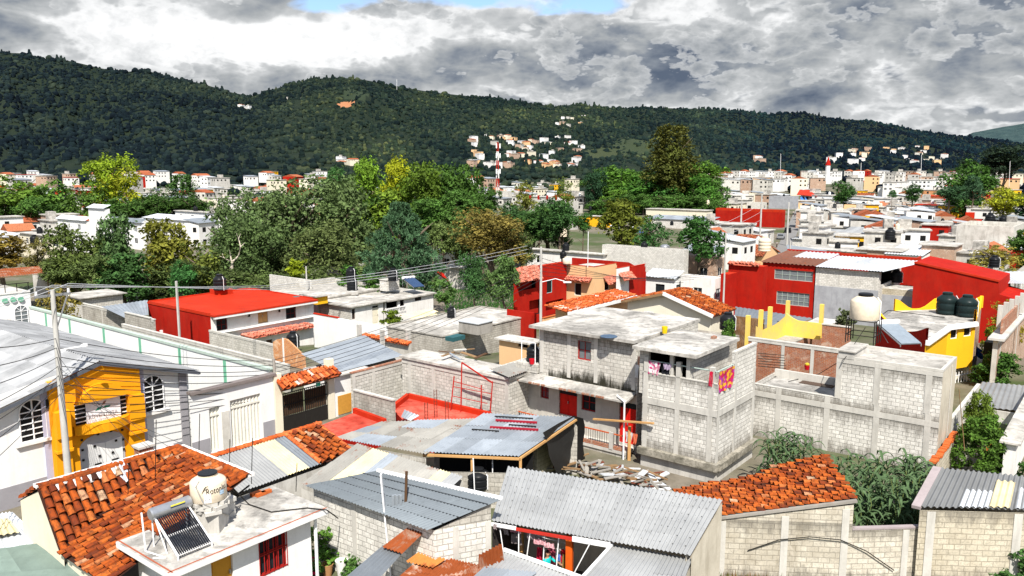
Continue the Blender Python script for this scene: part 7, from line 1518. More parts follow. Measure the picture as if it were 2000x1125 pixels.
# big block house on the right
def right_house():
 C = P(1826, 925, 0); zt = zat(C, 728); zb = zat(C, 831); zf = zb+.25
 lb = along(V((C.x, C.y, zb)), BX, 1470); la = along(V((C.x, C.y, zt)), AX, 1869); Lp, R = C+BX*lb, C+AX*la
 h = House('big_block_house', 'biggest bare block house on the right with a raised flat roof carrying a beige tank', 'house', z=zb+.5, pts=[Lp, C, R, Lp+R-C], z0=-.5, mats=[BLOCKW, PLASTERS]); f = h.f[0]; h.f[1].mi = 1
 h.frame(0, (1522, 1618, 1716, 1818), (zb,), w=.3, hb=.3)
 u = f.at(1631, 760)[0]; U = f.q(u, 0); pts = [U, C, R, U+R-C]; g = House('_', '', '', z=zt, pts=pts, z0=zb+.5, mats=[BLOCKW, PLASTERS]); bpy.data.objects.remove(g.e); g.e = h.e; g.f[1].mi = 1; g.frame(0, (1640, 1716, 1818), (zt-.12,), w=.3, hb=.22); g.finish(); g.wall.name = 'upper_wall'
 h.finish(); m = MB(); m.poly([V((p.x, p.y, zf)) for p in (f.q(.15, 0, -.15), f.q(u, 0, -.15), f.q(u, 0, -la), f.q(.15, 0, -la))]); m.build('terrace_floor', SLAB, h.e); m = MB(); m.poly([f.q(u, zf, -.15), f.q(0, zf, -.15), f.q(0, zb+.5, -.15), f.q(u, zb+.5, -.15)]); m.obox(f.q(0, zb+.5, -.16), f.d*u, f.n*.18, UP*.05); m.obox(f.q(0, zf, -la), f.d*u, f.n*.2, UP*.45); m.build('terrace_kerb', CONC, h.e)
 m = MB(); m.prism(g.pts, zt-.001, zt+.02); m.build('roof', SLABL, h.e); m = MB()
 for k, ff in enumerate(g.f): m.obox(ff.q(0 if k % 2 else .15, zt+.02, -.15), ff.d*(ff.len-(0 if k % 2 else .3)), ff.n*.15, UP*.12)
 m.build('roof_kerb', CONC, h.e); z = zt+.02
 m = MB(); m.obox(h.f[1].q(h.f[1].len*.62, -.3, .01), h.f[1].d*.1, h.f[1].n*.04, UP*(zt+.2)); m.build('side_crack_joint', CONC, h.e)
 # iron stand and tank
 c = P(1687, 655, z+1.15); c = P(1685, 668, z); r = 27*depth_of(c)/F; e = thing('tank_stand', 'black iron stand under the beige tank of the big block house', 'stand', c); m = MB(); hs = 1.35
 for i in range(4):
  for j in range(2): p = c+AX*((i-1.5)*r*.62)+BX*(j-.5)*r*1.9; m.bar(p, p+UP*hs, .045)
 for zz in (.5, hs):
  for j in (-.5, .5): m.bar(c+AX*-r+BX*j*r*1.9+UP*zz, c+AX*r+BX*j*r*1.9+UP*zz, .04)
  for j in (-.93, .93): m.bar(c+AX*j*r-BX*r*.95+UP*zz, c+AX*j*r+BX*r*.95+UP*zz, .04)
 m.build('frame', IRON, e); tank(0, 0, 0, 0, 'large beige water tank on a black iron stand', BEIGEP, hr=.95, ribs=0, lidm=BLACKP, loc=c+UP*(hs+.03), r=r)
 boxthing('concrete_block', 'low concrete table block in front of the iron tank stand', 'block', (1668, 703), z, 1637, 1692, .38, CONCP, SLABL); solar(P(1712, 662, z), (AX-BX*.9), 1.3, 2.2, .85, 'flat panel solar heater right of the beige tank', tm=flat('grey_blue_collector', (.22, .26, .30), .3), panel=True)
 stain(h.e, g.f[0], 0, g.f[0].len, zt-1.3, zt-.24, DRIP); stain(h.e, f, 0, f.len, zb-1.4, zb-.16, DRIP); stain(h.e, f, 0, f.len, zb+.15, zb+.9, DAMP); stain(h.e, f, 0, f.len, 0, 1.3, DAMP)
 rod([P(1690, 640, z+.9), P(1650, 700, z+.1), P(1600, 730, zf+.1), P(1540, 745, zf+.05)], .02, 'thin black hose trailing from the tank stand to the lower terrace', 'hose', 'hose')
 m = MB(); p = P(1576, 722, zf); m.lathe([(.12, 0), (.17, .28), (.15, .28)], p, 12); b = single(m, 'flower_pot', 'small red pot on the lower terrace of the big block house', 'pot', flat('red_plastic', (.5, .01, .02), .4)); m = MB(); m.lathe([(.13, .28), (.16, .36), (.05, .45)], p, 8); m.build('plant', flat('pot_plant_yellow', (.45, .35, .03)), b)
 m = MB(); p = P(1590, 735, zf); m.obox(P(1560, 748, zf+.01), AX*1.2, -BX*1.9, UP*.02); single(m, 'wet_stain', 'dark wet patch on the lower terrace of the big block house', 'puddle', flat('wet_brown', (.06, .03, .018), .25)); e = thing('rebar_bundle', 'bundle of rebar cages lying on the lower terrace by the central building', 'rebar', P(1490, 715, zf)); m = MB()
 for k in range(6): a = P(1480, 690+5*k, zf+.25+.05*(k % 3)); m.bar(a, a+AX*.5-BX*1.6, .035)
 m.build('bars', IRON, e)
 wall_line((1462, 660), zf+.75, lb=1640, label='red brick wall with concrete posts at the back of the lower terrace', mat=BRICK, frame=(.06, .4, .72), cap=CONC)
 # tile capped low wall running back along the yard
 a = P(1829, 905, 1.4); w = along(a, AX, 1906); b = a+AX*w; ff = Face(a, b); e = thing('tile_capped_wall', 'low yard wall capped with broken orange tiles beside the big block house', 'wall', (a+b)/2); m = MB(); rects(m, a, b, -.3, 1.35, []); m.build('wall', BLOCKY, e); m = MB(); rr = random.Random(3)
 for k in range(26): p = ff.q(ff.len*.5*k/26, 1.35, -.3+rr.uniform(-.05, .05)); m.obox(p, ff.d*.22, ff.n*.3, UP*rr.uniform(.06, .16))
 m.build('tile_cap', flat('loose_clay', (.5, .12, .03)), e)
 k = V((R.x, R.y, 0)); m = MB(); m.obox(k+BX*.0+AX*.3, AX*9, BX*.2, UP*1.9); single(m, 'balcony_wall', 'pale low balcony wall continuing behind the big block house', 'wall', PLASTERW); p = P(1884, 880, 1.4); rod([p, PD(1873, 760, p.y)], .02, 'long thin brown pole leaning in the yard of the big block house', 'pole', 'pole', WOOD)
right_house()
# maize between the walls
def maize():
 protos = []; LM = leafmat('maize_leaf', .25)
 for s in range(4):
  rr = random.Random(100+s); e = thing('maize_plant', 'tall green maize plant with drooping leaves between the block walls', 'maize plant', V((0, 0, -50)), 'maize plants between the block walls'); m = MB(); st = [V((rr.uniform(-.03, .03)*k, rr.uniform(-.03, .03)*k, .5*k)) for k in range(6)]; m.tube(st, [.025-.003*k for k in range(6)], 5); a = m.build('stalk', MSTALK, None, origin=V((0, 0, 0))); a.parent = e; m = MB()
  for k in range(15):
   z = .45+2.0*k/15; an = k*2.4+rr.uniform(-.4, .4); d = V((math.cos(an), math.sin(an), 0)); sd = V((-d.y, d.x, 0)); ln = rr.uniform(.7, 1.05); w = rr.uniform(.05, .075); pr = None; n = 6
   for j in range(n+1):
    t = j/n; p = V((0, 0, z))+d*ln*(t-.15*t*t)+UP*(ln*(1.25*t-1.3*t*t)); ww = w*math.sin(math.pi*min(1, t*.85+.12))**.8*(1 if j < n else .1); cur = (p-sd*ww, p+UP*-.03, p+sd*ww)
    if pr: tt = rr.uniform(.75, 1.2); m.poly([pr[0], pr[1], cur[1], cur[0]], 0, tt); m.poly([pr[1], pr[2], cur[2], cur[1]], 0, tt*1.15)
    pr = cur
  l = m.build('leaves', LM, None, origin=V((0, 0, 0))); l.parent = e; l.color = (.085, .14, .06, 1); protos.append(e)
 rr = random.Random(21); spots = []
 for k in range(74): px = rr.uniform(1618, 1812); u = rr.random(); spots.append((px, 905+u*85, 2.1))
 for k in range(16): spots.append((rr.uniform(1500, 1592), rr.uniform(868, 895), 1.9))
 for i, (px, py, z) in enumerate(spots):
  p = P(px, py, z); p.z = 0
  if i < 74: p.y = min(max(p.y, 29.3), 37.5)
  e = protos[i] if i < 4 else copy_tree(protos[i % 4]); k = rr.uniform(.82, 1.15); e.location = p; e.rotation_euler = (0, 0, rr.uniform(0, 6.28)); e.scale = (k, k, k*rr.uniform(.95, 1.1))
MSTALK = flat('maize_stalk', (.16, .20, .06), .8)
maize()
# dry weeds at the bottom right and yard plants
def weeds():
 rr = random.Random(31); m = MB(); LMW = leafmat('weed_blades', .2)
 for k in range(2600):
  px = rr.uniform(1385, 1500) if k % 2 else rr.uniform(1395, 1990); py = rr.uniform(1083, 1150) if k % 2 else rr.uniform(1108, 1150); p = P(px, py, 0); h_ = rr.uniform(.12, .5); d = V((rr.uniform(-1, 1), rr.uniform(-1, 1), 0))*.25*h_; s = V((rr.uniform(-1, 1), rr.uniform(-1, 1), 0)).normalized()*.02
  c = (1.6, .75, .25) if rr.random() < .6 and px < 1500 else (rr.uniform(.7, 1.2), rr.uniform(1.0, 1.4), .4); m.poly([p-s, p+s, p+d+UP*h_], 0, c)
 o = m.build('grass', LMW); o.color = (.16, .14, .05, 1); tag(o, 'dry orange and green weeds at the foot of the block wall', kind='stuff')
 m = MB()
 for k in range(5200):
  px = rr.uniform(868, 1045); py = rr.uniform(550, 618); p = P(px, py, -2.6); p.z = gz(p.y); h_ = rr.uniform(.2, .6); s = V((rr.uniform(-1, 1), rr.uniform(-1, 1), 0)).normalized()*.09; m.poly([p-s, p+s, p+V((rr.uniform(-.2, .2), rr.uniform(-.2, .2), h_))], 0, (rr.uniform(.6, 1), rr.uniform(1.0, 1.5), rr.uniform(.5, .8)))
 o = m.build('grass', LMW); o.color = (.055, .10, .035, 1); tag(o, 'green grass plot between the garden walls', kind='stuff')
weeds()
def yard_plants():
 rr = random.Random(41)
 for (x0, y0, x1, y1), c_, lab in (((615, 1025, 695, 1090), (.05, .10, .02), 'leafy green shrub against the block wall of the slate grey house'), ((560, 1040, 620, 1105), (.06, .10, .03), 'flowering pot plant mass beside the red barred window'), ((525, 1085, 570, 1135), (.05, .085, .02), 'spiky green pot plant below the red barred window'), ((665, 1090, 705, 1130), (.05, .10, .03), 'small fern beside the lean-to roof'), ((598, 1072, 640, 1118), (.04, .085, .02), 'small green plant behind the pink chair')): tree((x0, y0, x1, y1), P((x0+x1)/2, y1, .3).y, 'bush', c_, lab, 'bush', 'bush', trunk=False, group='yard plants')
 for k, (x, y, h_, c_, nm) in enumerate(((540, 1138, .5, (.45, .20, .08), 'clay pot under the spiky plant'), (602, 1128, .45, (.4, .4, .4), 'grey pot behind the pink chair'), (640, 1125, .5, (.42, .22, .10), 'clay pot in the yard beside the lean-to'), (668, 1128, .7, (.75, .74, .72), 'white bucket in the yard beside the lean-to'))): m = MB(); p = P(x, y, 0); m.lathe([(.15, 0), (.24, h_), (.21, h_), (.15, h_*.3)], p, 14); single(m, 'plant_pot', nm, 'pot', flat('pot_%d' % k, c_, .8), smooth=True)
 p = P(596, 1145, 0); e = thing('plastic_chair', 'pink red plastic chair among the yard plants', 'chair', p); cm = flat('pink_chair', (.62, .02, .08), .4); dx, dy = V((1, .25, 0)).normalized(), V((-.25, 1, 0)).normalized()
 for a, b in ((0, 0), (1, 0), (0, 1), (1, 1)): m = MB(); q = p+dx*.42*a+dy*.42*b; m.bar(q, q+UP*.42, .045); m.build('leg', cm, e)
 m = MB(); m.obox(p+UP*.42, dx*.45, dy*.45, UP*.04); m.build('seat', cm, e); m = MB()
 for k in range(5): q = p+dy*.44+dx*(.05+.09*k)+UP*.45; m.bar(q, q+UP*.38+dy*.06, .05, .02)
 m.bar(p+dy*.5+UP*.85, p+dy*.5+dx*.45+UP*.85, .05, .06); m.build('backrest', cm, e)
 p = P(640, 1080, .1); rr = random.Random(6); e = thing('climbing_vine', 'bare twisted vine stems on the block wall of the slate grey house', 'vine', p); m = MB()
 for k in range(9): q = [p+V((rr.uniform(-.5, .9), rr.uniform(.3, .7), 0))]; 
 for k in range(9):
  q = p+V((rr.uniform(-.4, .9), rr.uniform(.3, .8), 0)); pts = [q]
  for j in range(5): q = q+V((rr.uniform(-.3, .3), rr.uniform(-.15, .15), rr.uniform(.25, .5))); pts.append(q)
  m.tube(pts, .018, 4)
 m.build('stems', WOODD, e)
yard_plants()
# cream gable house, plank yard and blue grey roof
def gable_house():
 a0 = P(1389, 616, 3.0); a0.z = 0; A = a0+BX*along(V((a0.x, a0.y, 3.4)), BX, 1226); f = Face(A, a0); L_ = along(f.q(f.at(1300, 575)[0], f.at(1300, 575)[1]), AX, 1347); zb = gz(A.y)-.4
 e = thing('gable_house', 'cream gable house with clay tile roof behind the central block building', 'house', V((a0.x, a0.y, zb))); g = [f.at(x, y) for x, y in ((1226, 588), (1300, 576), (1389, 615))]; m = MB()
 m.poly([f.q(0, zb), f.q(f.len, zb), f.q(f.len, g[2][1]), f.q(*g[1]), f.q(0, g[0][1])]); m.poly([f.q(f.len, zb), f.q(f.len, zb)+AX*L_, f.q(f.len, g[2][1])+AX*L_, f.q(f.len, g[2][1])]); m.poly([f.q(0, zb)+AX*L_, f.q(0, zb), f.q(0, g[0][1]), f.q(0, g[0][1])+AX*L_]); m.build('wall', CREAMH, e)
 ap = f.q(g[1][0], g[1][1]+.12, .5); er = f.q(f.len+.4, g[2][1]-.1, .5); el = f.q(-.4, g[0][1]-.05, .5); m = MB(); tiles(m, [er, er+AX*L_, ap+AX*L_, ap], .3, .42, 4, jit=.03); tiles(m, [el+AX*L_, el, ap, ap+AX*L_], .3, .42, 4, jit=.03); m.build('tile_roof', TILEB, e); m = MB(); m.bar(ap+UP*.06, er+UP*.06, .1, .3); m.build('white_bargeboard', WHITE, e); m = MB(); m.bar(el, ap, .08, .2); m.build('eave_board', WOOD, e)
 for x0, y0, x1, y1 in ((1259, 607, 1277, 616), (1328, 622, 1354, 634)): u0, z1 = f.at(x0, y0); u1, z0 = f.at(x1, y1); window_parts(e, f, (u0, u1, z0, z1), WHITEM, DARK, 3, 2, None, None, rev=-.02)
 # peach house to its left
 h = House('peach_house', 'peach house with orange tiled porch roof and white fascia left of the cream gable house', 'house', (1108, 606), 3.0, 1085, 1228, mats=[BEIGE]); h.hole(1, 1150, 605, 1175, 626); h.win(1, 1187, 608, 1203, 626, WHITEM, nx=2); h.finish(); f2 = h.f[1]; q = [f2.q(-1.2, 3.05, .9), f2.q(f2.len, 3.05, .9), f2.q(f2.len, 3.4, -1.6), f2.q(-1.2, 3.4, -1.6)]; m = MB(); tiles(m, q, .3, .45, 4); m.build('tile_roof', TILEO, h.e); m = MB(); m.bar(q[0]-UP*.1, q[1]-UP*.1, .1, .3); m.build('white_fascia', WHITE, h.e)
 wall_line((1062, 622), 1.7, la=1112, label='low peach garden wall with orange tile coping by the concrete pole', mat=BEIGE, cap=flat('loose_clay', (.5, .12, .03)))
 tank(1421, 643, 2.3, 31, 'black water tank between the cream gable house and the yellow posts', hr=1.1, ribs=1); f = wall_line((1390, 612), 2.6, lb=1492, label='brown plank fence behind the black tank and the yellow posts', mat=PLANK, cat='fence', name='plank_fence')
 awning('sheet_roof', [(1434, 624, 2.2), (1530, 640, 2.2), (1588, 622, 2.5), (1436, 599, 2.5)], SHEETB, 'blue grey sheet roof in front of the big red building', pitch=.35, nv=1, tints=(.55, .65))
CREAMH = paint('cream_gable_paint', (.70, .66, .54), .8, .15, .15)
PLANK = blockmat('brown_planks', (.24, .12, .05), (.16, .08, .035), (.04, .025, .015), bw=.2, bh=3.0, mw=.012, stain=.5, scol=(.5, .42, .3))
gable_house()
# yellow terrace and yellow house
def yellow():
 h = House('yellow_terrace_house', 'unfinished brick house with a yellow scalloped terrace wall and yellow posts', 'house', (1512, 690), 1.9, 1462, 1640, mats=[BRICK]); h.slab(.02, .1, SLABL); h.finish(); e = h.e; z = 2.0
 a = P(1535, 624, 3.3); b = a-BX*along(a, -BX, 1604); f = Face(a, b); m = MB(); n = 14; top = [3.3+.5*max(0, 1-k/n*2.6)**1.6 for k in range(n+1)]; fr = [f.q(f.len*k/n, top[k]) for k in range(n+1)]; m.poly([f.q(0, z), f.q(f.len, z)]+fr[::-1]); bk = [p-f.n*.15 for p in fr]; 
 for k in range(n): m.poly([fr[k], fr[k+1], bk[k+1], bk[k]])
 g = a-AX*along(a, -AX, 1476)*1.0; ff = Face(g, a); fr = [ff.q(ff.len*k/n, 3.25-.0*k+.4*max(0, k/n*2.2-1.2)**1.6+.5*max(0, 1-k/n*5)) for k in range(n+1)]; m.poly([ff.q(0, z), ff.q(ff.len, z)]+fr[::-1]); m.build('yellow_parapet', YELW, e)
 for x, y0, y1 in ((1462, 617, 656), (1487, 606, 646), (1505, 600, 640), (1540, 588, 618), (1606, 595, 634)): p = P(x, y1, 3.1); m = MB(); zt = zat(p, y0); m.obox(V((p.x, p.y, z)), AX*.28, BX*.28, UP*(zt-z)); m.build('yellow_post', YELW, e)
 wall_line((1606, 634), 3.4, lb=1662, label='orange brick wall patch behind the iron tank stand', mat=BRICK, cap=CONC)
 P4 = lambda x, y: P(x, y, 4.3); pts = [P4(1712, 628), P4(1808, 664), P4(1852, 634), P4(1906, 627), P4(1917, 598), P4(1745, 604)]; h = House('yellow_house', 'yellow house with red scalloped parapet and white edged roof carrying two tall black tanks', 'house', z=4.2, pts=pts, mats=[YEL, REDP, BRICKP]); h.f[0].mi = 1; h.f[3].mi = 2; h.win(2, 1858, 641, 1870, 661, WHITEM, DARK, 1, 1); h.win(2, 1884, 635, 1897, 656, WHITEM, DARK, 1, 1)
 h.hole(2, 1856, 722, 1903, 790, dep=.6, m=CREAM); h.finish(); h.deck(SLAB); e = h.e; m = MB()
 for k in (1, 2): f = h.f[k]; m.obox(f.q(0, 3.95, 0), f.d*f.len, f.n*.25, UP*.2); m.obox(f.q(0, 4.15, 0), f.d*f.len, f.n*.2, UP*.12)
 m.build('white_cornice', WHITE, e); f = h.f[0]; m = MB(); n = 20; tp = [4.2+.15+.75*abs(2*k/n-1)**2 for k in range(n+1)]; fr = [f.q(f.len*k/n, tp[k], .002) for k in range(n+1)]; m.poly([f.q(0, 4.2, .002), f.q(f.len, 4.2, .002)]+fr[::-1]); bk = [p-f.n*.15 for p in fr]; m.poly([p for p in bk]+[f.q(f.len, 4.2, -.148), f.q(0, 4.2, -.148)])
 m.build('red_scallop', REDP, e); m = MB()
 for k in range(n): m.poly([fr[k], fr[k+1], bk[k+1], bk[k]])
 for kk in (3, 4):
  f = h.f[kk]; fr = [f.q(f.len*k/n, 4.2+.1+.85*abs(math.cos(math.pi*k/n*2))**3) for k in range(n+1)]; bk = [p-f.n*.15 for p in fr]; m.poly([f.q(0, 4.2), f.q(f.len, 4.2)]+fr[::-1]); m.poly(bk+[f.q(f.len, 4.2, -.15), f.q(0, 4.2, -.15)])
  for k in range(n): m.poly([fr[k], fr[k+1], bk[k+1], bk[k]])
 m.build('yellow_scallop', YEL, e)
 m = MB(); f = h.f[2]; u0, u1 = f.at(1858, 700)[0], f.at(1902, 700)[0]
 for k in range(9): m.bar(f.q(u0+(u1-u0)*k/8, f.at(1880, 785)[1], .02), f.q(u0+(u1-u0)*k/8, f.at(1880, 725)[1], .02), .05)
 for t in (.1, .35, .6, .9): zz = f.at(1880, 785-60*t)[1]; m.bar(f.q(u0, zz, .03), f.q(u1, zz, .03), .05)
 m.build('white_grille', WHITEM, e); 
 for x, nm in ((1848, 'left one of two tall green black tanks in front of the big red wall'), (1887, 'right one of two tall green black tanks in front of the big red wall')): tank(x, 612+(x > 1860)*5, 4.25, 37, nm, BLACKG, hr=1.15, ribs=2)
 rod([P(1712, 622, 4.4), P(1735, 606, 5.0), P(1780, 612, 4.5), P(1845, 620, 4.3)], .03, 'black hose looping over the yellow house roof', 'hose', 'hose')
yellow()
# right edge
def right_edge():
 h = House('brick_house', 'bare brick house with rows of concrete posts at the right edge', 'house', (1950, 664), 3.6, 1944, 2080, mats=[BRICKP, BRICKP]); h.frame(0, (1945,), (), w=.3); h.hole(1, 1960, 672, 2010, 705); h.frame(1, (1955, 1985), (3.4,), w=.3); h.slab(.4, .15, CONCP); h.finish(); f = h.f[0]
 for k, x in enumerate((1955, 1966, 1977, 1988, 1998)): p = P(x, 640-7*k, 3.9); m = MB(); m.obox(p, AX*.3, BX*.3, UP*(1.6+.0*k)); m.build('roof_post', CONC, h.e)
 m = MB(); p = P(1958, 652, 3.8); m.obox(p, AX*9, BX*.15, UP*1.0); m.build('brick_parapet', BRICK, h.e)
 awning('sheet_roof', [(1893, 792, .85), (2060, 812, .85), (2060, 758, 1.4), (1918, 746, 1.4)], SHEET, 'grey sheet roof by the right edge below the brick house', pitch=.3, nv=2, tints=(.7, .8)); wall_line((1897, 794), .75, lb=2030, label='pale stained wall under the grey sheet roof at the right edge', mat=PLASTERW)
 m = MB(); p = P(1915, 700, .5); q = P(1950, 705, .5); m.slabq([p, q, q+BX*2+UP*1.2, p+BX*2+UP*1.2], .05); single(m, 'blue_tarpaulin', 'blue tarpaulin between the yellow house and the brick house', 'tarpaulin', flat('blue_tarp', (.02, .08, .30)))
 h = House('white_yard_house', 'white yard wall house with small windows at the right edge of the frame', 'house', (1985, 868), 1.9, 1962, 2080, mats=[WHITED]); h.slab(.2, .1, SLABL); h.finish()
 for k, (x, y, c, nm) in enumerate(((1925, 905, (.55, .14, .03), 'orange tin in the yard at the right edge'), (1962, 912, (.62, .18, .04), 'orange crate in the yard at the right edge'), (1990, 888, (.7, .68, .66), 'white crate in the yard at the right edge'))): boxthing('crate', nm, 'crate', (x, y), 0, x-8, x+10, .6, flat('crate_%d' % k, c))
 wall_line((1870, 880), .9, lb=1920, label='dark low wall behind the yard tree', mat=BLOCKD)
right_edge()
# red corner house with peach bay
def modern():
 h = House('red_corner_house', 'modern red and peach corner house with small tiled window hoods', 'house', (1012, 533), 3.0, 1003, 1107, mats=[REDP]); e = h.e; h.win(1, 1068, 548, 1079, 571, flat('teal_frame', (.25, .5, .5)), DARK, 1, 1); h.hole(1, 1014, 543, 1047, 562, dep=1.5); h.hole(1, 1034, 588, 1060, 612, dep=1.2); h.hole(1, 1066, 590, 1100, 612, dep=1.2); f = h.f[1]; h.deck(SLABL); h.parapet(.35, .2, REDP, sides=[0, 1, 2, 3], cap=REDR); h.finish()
 def part(nm, near, z, xl, xr, mat, wins=(), cap=REDR, z0=None):
  g = House('_', '', '', near, z, xl, xr, mats=[mat], z0=z0); bpy.data.objects.remove(g.e); g.e = e
  for w in wins: g.win(*w[:5], WHITEM, DARK, 1, 1)
  g.finish(); g.wall.name = nm; g.deck(SLABL)
  if cap: g.parapet(.3, .2, mat, sides=[0, 1], cap=cap)
  return g
 b = part('peach_bay', (1161, 526), 2.7, 1107, 1205, BEIGE, ((0, 1122, 552, 1135, 578), (1, 1181, 551, 1190, 566))); w = part('white_bay', (1205, 529), 2.5, 1204, 1231, WHITE, ((1, 1212, 549, 1219, 558),)); r = part('red_end_wall', (1231, 526), 2.4, 1228, 1261, REDP)
 def hood(ff, x0, y0, x1, y1): u0, z1 = ff.at(x0, y0); u1, z0 = ff.at(x1, y1); m = MB(); tiles(m, [ff.q(u0, z0, .9), ff.q(u1, z0, .9), ff.q(u1, z1, 0), ff.q(u0, z1, 0)], .3, .4, 4); m.build('window_hood', TILEO2, e)
 hood(h.f[1], 1004, 524, 1049, 543); hood(b.f[0], 1109, 538, 1157, 550); hood(b.f[1], 1178, 541, 1200, 551); hood(w.f[1], 1208, 534, 1231, 543)
 m = MB(); a = P(1117, 503, 2.75); bb = a-BX*along(a, -BX, 1228)*1.0; q = Face(a, bb); rects(m, a, bb, -4.3, 2.75, []); c = V((bb.x, bb.y, 2.75)); d = P(1262, 531, 1.7); m.poly([V((c.x, c.y, -4)), V((d.x, d.y, -4)), d, c]); m.build('red_back_wall', REDP, e)
 tank(1107, 515, 3.2, 17, 'beige water tank on the red corner house', BEIGEP, hr=.8, ribs=0); rod([P(1148, 522, 3), P(1148, 522, 3)+UP*4.5], .05, 'thin mast on the red corner house roof', 'mast', 'mast', WHITEM)
 # red hoarding and garage in front
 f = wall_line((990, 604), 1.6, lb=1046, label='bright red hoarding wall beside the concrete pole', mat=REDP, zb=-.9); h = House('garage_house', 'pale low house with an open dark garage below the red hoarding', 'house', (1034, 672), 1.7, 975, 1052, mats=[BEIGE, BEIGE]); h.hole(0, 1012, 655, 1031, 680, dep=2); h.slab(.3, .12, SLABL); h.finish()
 m = MB(); a = P(852, 533, 0.5); b_ = P(868, 552, -.6); m.slabq([a, P(876, 549, -.3), P(862, 527, .9), P(852, 530, .9)], .08); single(m, 'red_sheet', 'tilted red sheet panel above the grass plot', 'sheet', REDP)
modern()
# big red buildings on the right
def reds():
 h = House('big_red_building', 'big red two storey building with wide barred windows on the right', 'building', (1592, 520), 2.9, 1490, 1622, mats=[REDP]); e = h.e; h.win(0, 1513, 525, 1587, 551, GREENL, GLASSB, 5, 2); h.win(0, 1517, 568, 1580, 600, GREENL, GLASSB, 6, 3); h.finish(); f = h.f[0]
 q = [f.q(-.3, 2.95, .3), f.q(f.len+.2, 2.95, .3), f.q(f.len+.2, 3.7, -10), f.q(-.3, 3.7, -10)]; m = MB(); sheets(m, q, pitch=.5, amp=.06, nv=2, sw=2.4, mis=[0, 0, 1], tints=(.8, 1)); m.build('sheet_roof', [sheetmat('brown_sheet', (.20, .09, .06), rust=.2, rough=.8, metal=0), SHEETW], e); m = MB(); m.bar(q[3], q[2], .3, .35); m.build('red_ridge_wall', REDP, e)
 for nm, near, z, xl, xr in (('lower_red_wing', (1491, 521), 2.6, 1423, 1500), ('side_red_wall', (1424, 536), 1.7, 1408, 1440)):
  g = House('_', '', '', near, z, xl, xr, mats=[REDP]); bpy.data.objects.remove(g.e); g.e = e; g.finish(); g.wall.name = nm; g.deck(REDR)
  if 'wing' in nm: m = MB(); f = g.f[0]; tiles(m, [f.q(0, z, .4), f.q(f.len*.9, z, .4), f.q(f.len*.9, z+.4, -.3), f.q(0, z+.4, -.3)], .45, .5, 4); m.build('tile_coping', TILEO2, e)
 h = House('half_plastered_house', 'house half bare block and half grey plaster between the two red buildings', 'house', (1718, 532), 2.75, 1594, 1765, mats=[BLOCKW]); f = h.f[0]; h.frame(0, (1600, 1640, 1712), ()); m = MB(); zt = f.at(1650, 562)[1]; m.obox(f.q(0, -4.3, 0), f.d*f.len, f.n*.05, UP*(zt+4.3)); m.build('grey_plaster', PLASTER, h.e); h.hole(1, 1722, 525, 1742, 548, dep=1.5); h.finish(); q = [f.q(0, 2.9, .5), f.q(f.len+.6, 2.9, .5), f.q(f.len+3.5, 3.5, -9), f.q(0, 3.5, -9)]; m = MB(); sheets(m, q, pitch=.4, amp=.04, nv=2, tints=(.75, 1.2), sw=1.6); m.build('sheet_roof', SHEETW, h.e)
 h = House('plaster_annex', 'grey plastered annex with sandy block top left of the big red wall', 'house', (1786, 568), .6, 1719, 1800, mats=[BLOCKY]); f = h.f[0]; m = MB(); zt = f.at(1750, 577)[1]; m.obox(f.q(0, -4.3, 0), f.d*f.len, f.n*.05, UP*(zt+4.3)); m.build('grey_plaster', PLASTER, h.e); h.deck(SLAB); h.finish(); tank(1749, 551, .8, 24, 'black water tank beside the half plastered house', hr=1.1)
 a = P(1986, 585, 1.9); a.z = 0; A = a+BX*along(V((a.x, a.y, 3)), BX, 1786); f = Face(A, a); zb = -4.3; pp = [f.at(x, y) for x, y in ((1786, 512), (1850, 525), (1952, 549), (1952, 575), (1986, 585))]; e = thing('red_wall_building', 'huge plain red side wall of a building behind the two tall tanks', 'building', f.q(f.len/2, zb)); m = MB(); ring = [(0, zb), (f.len, zb)]+pp[::-1]; m.poly([f.q(u, z) for u, z in ring])
 ring = [(0, zb)]+pp+[(f.len, zb)]
 for p, q in zip(ring, ring[1:]): m.poly([f.q(*p), f.q(*q), f.q(*q)+AX*8, f.q(*p)+AX*8])
 m.build('wall', REDP, e); m = MB(); u0, u1 = pp[0][0], pp[2][0]; m.bar(f.q(pp[0][0], pp[0][1], .04), f.q(pp[2][0], pp[2][1], .04), .14, .2); m.build('red_edge', REDR, e); awning('sheet_roof', [(1950, 553, 2.7), (2060, 556, 2.7), (2060, 530, 3.2), (1890, 531, 3.4)], SHEETW, 'white sheet roof beyond the huge red side wall', pitch=.4, nv=1)
 h = House('white_banded_house', 'pale block house with a white band right of the huge red side wall', 'house', (1952, 560), 2.4, 1946, 2080, mats=[BLOCKW]); h.win(1, 1981, 552, 1995, 566, WHITEM); h.finish(); h = House('red_house', 'red house wall rising between the half plastered house and the huge red wall', 'house', (1793, 508), 3.4, 1622, 1800, mats=[REDP]); h.parapet(.3, .2, REDR, sides=[0, 1]); h.deck(REDR); h.finish()
 tank(1941, 522, 2.9, 19, 'black water tank on a block stand above the white sheet roof'); boxthing('block_stand', 'small block stand above the white sheet roof', 'stand', (1943, 531), 2.2, 1928, 1951, .7, BLOCKW); tank(1913, 534, 2.6, 18, 'squat black tank half hidden by the white sheet roof', hr=.7)
reds()
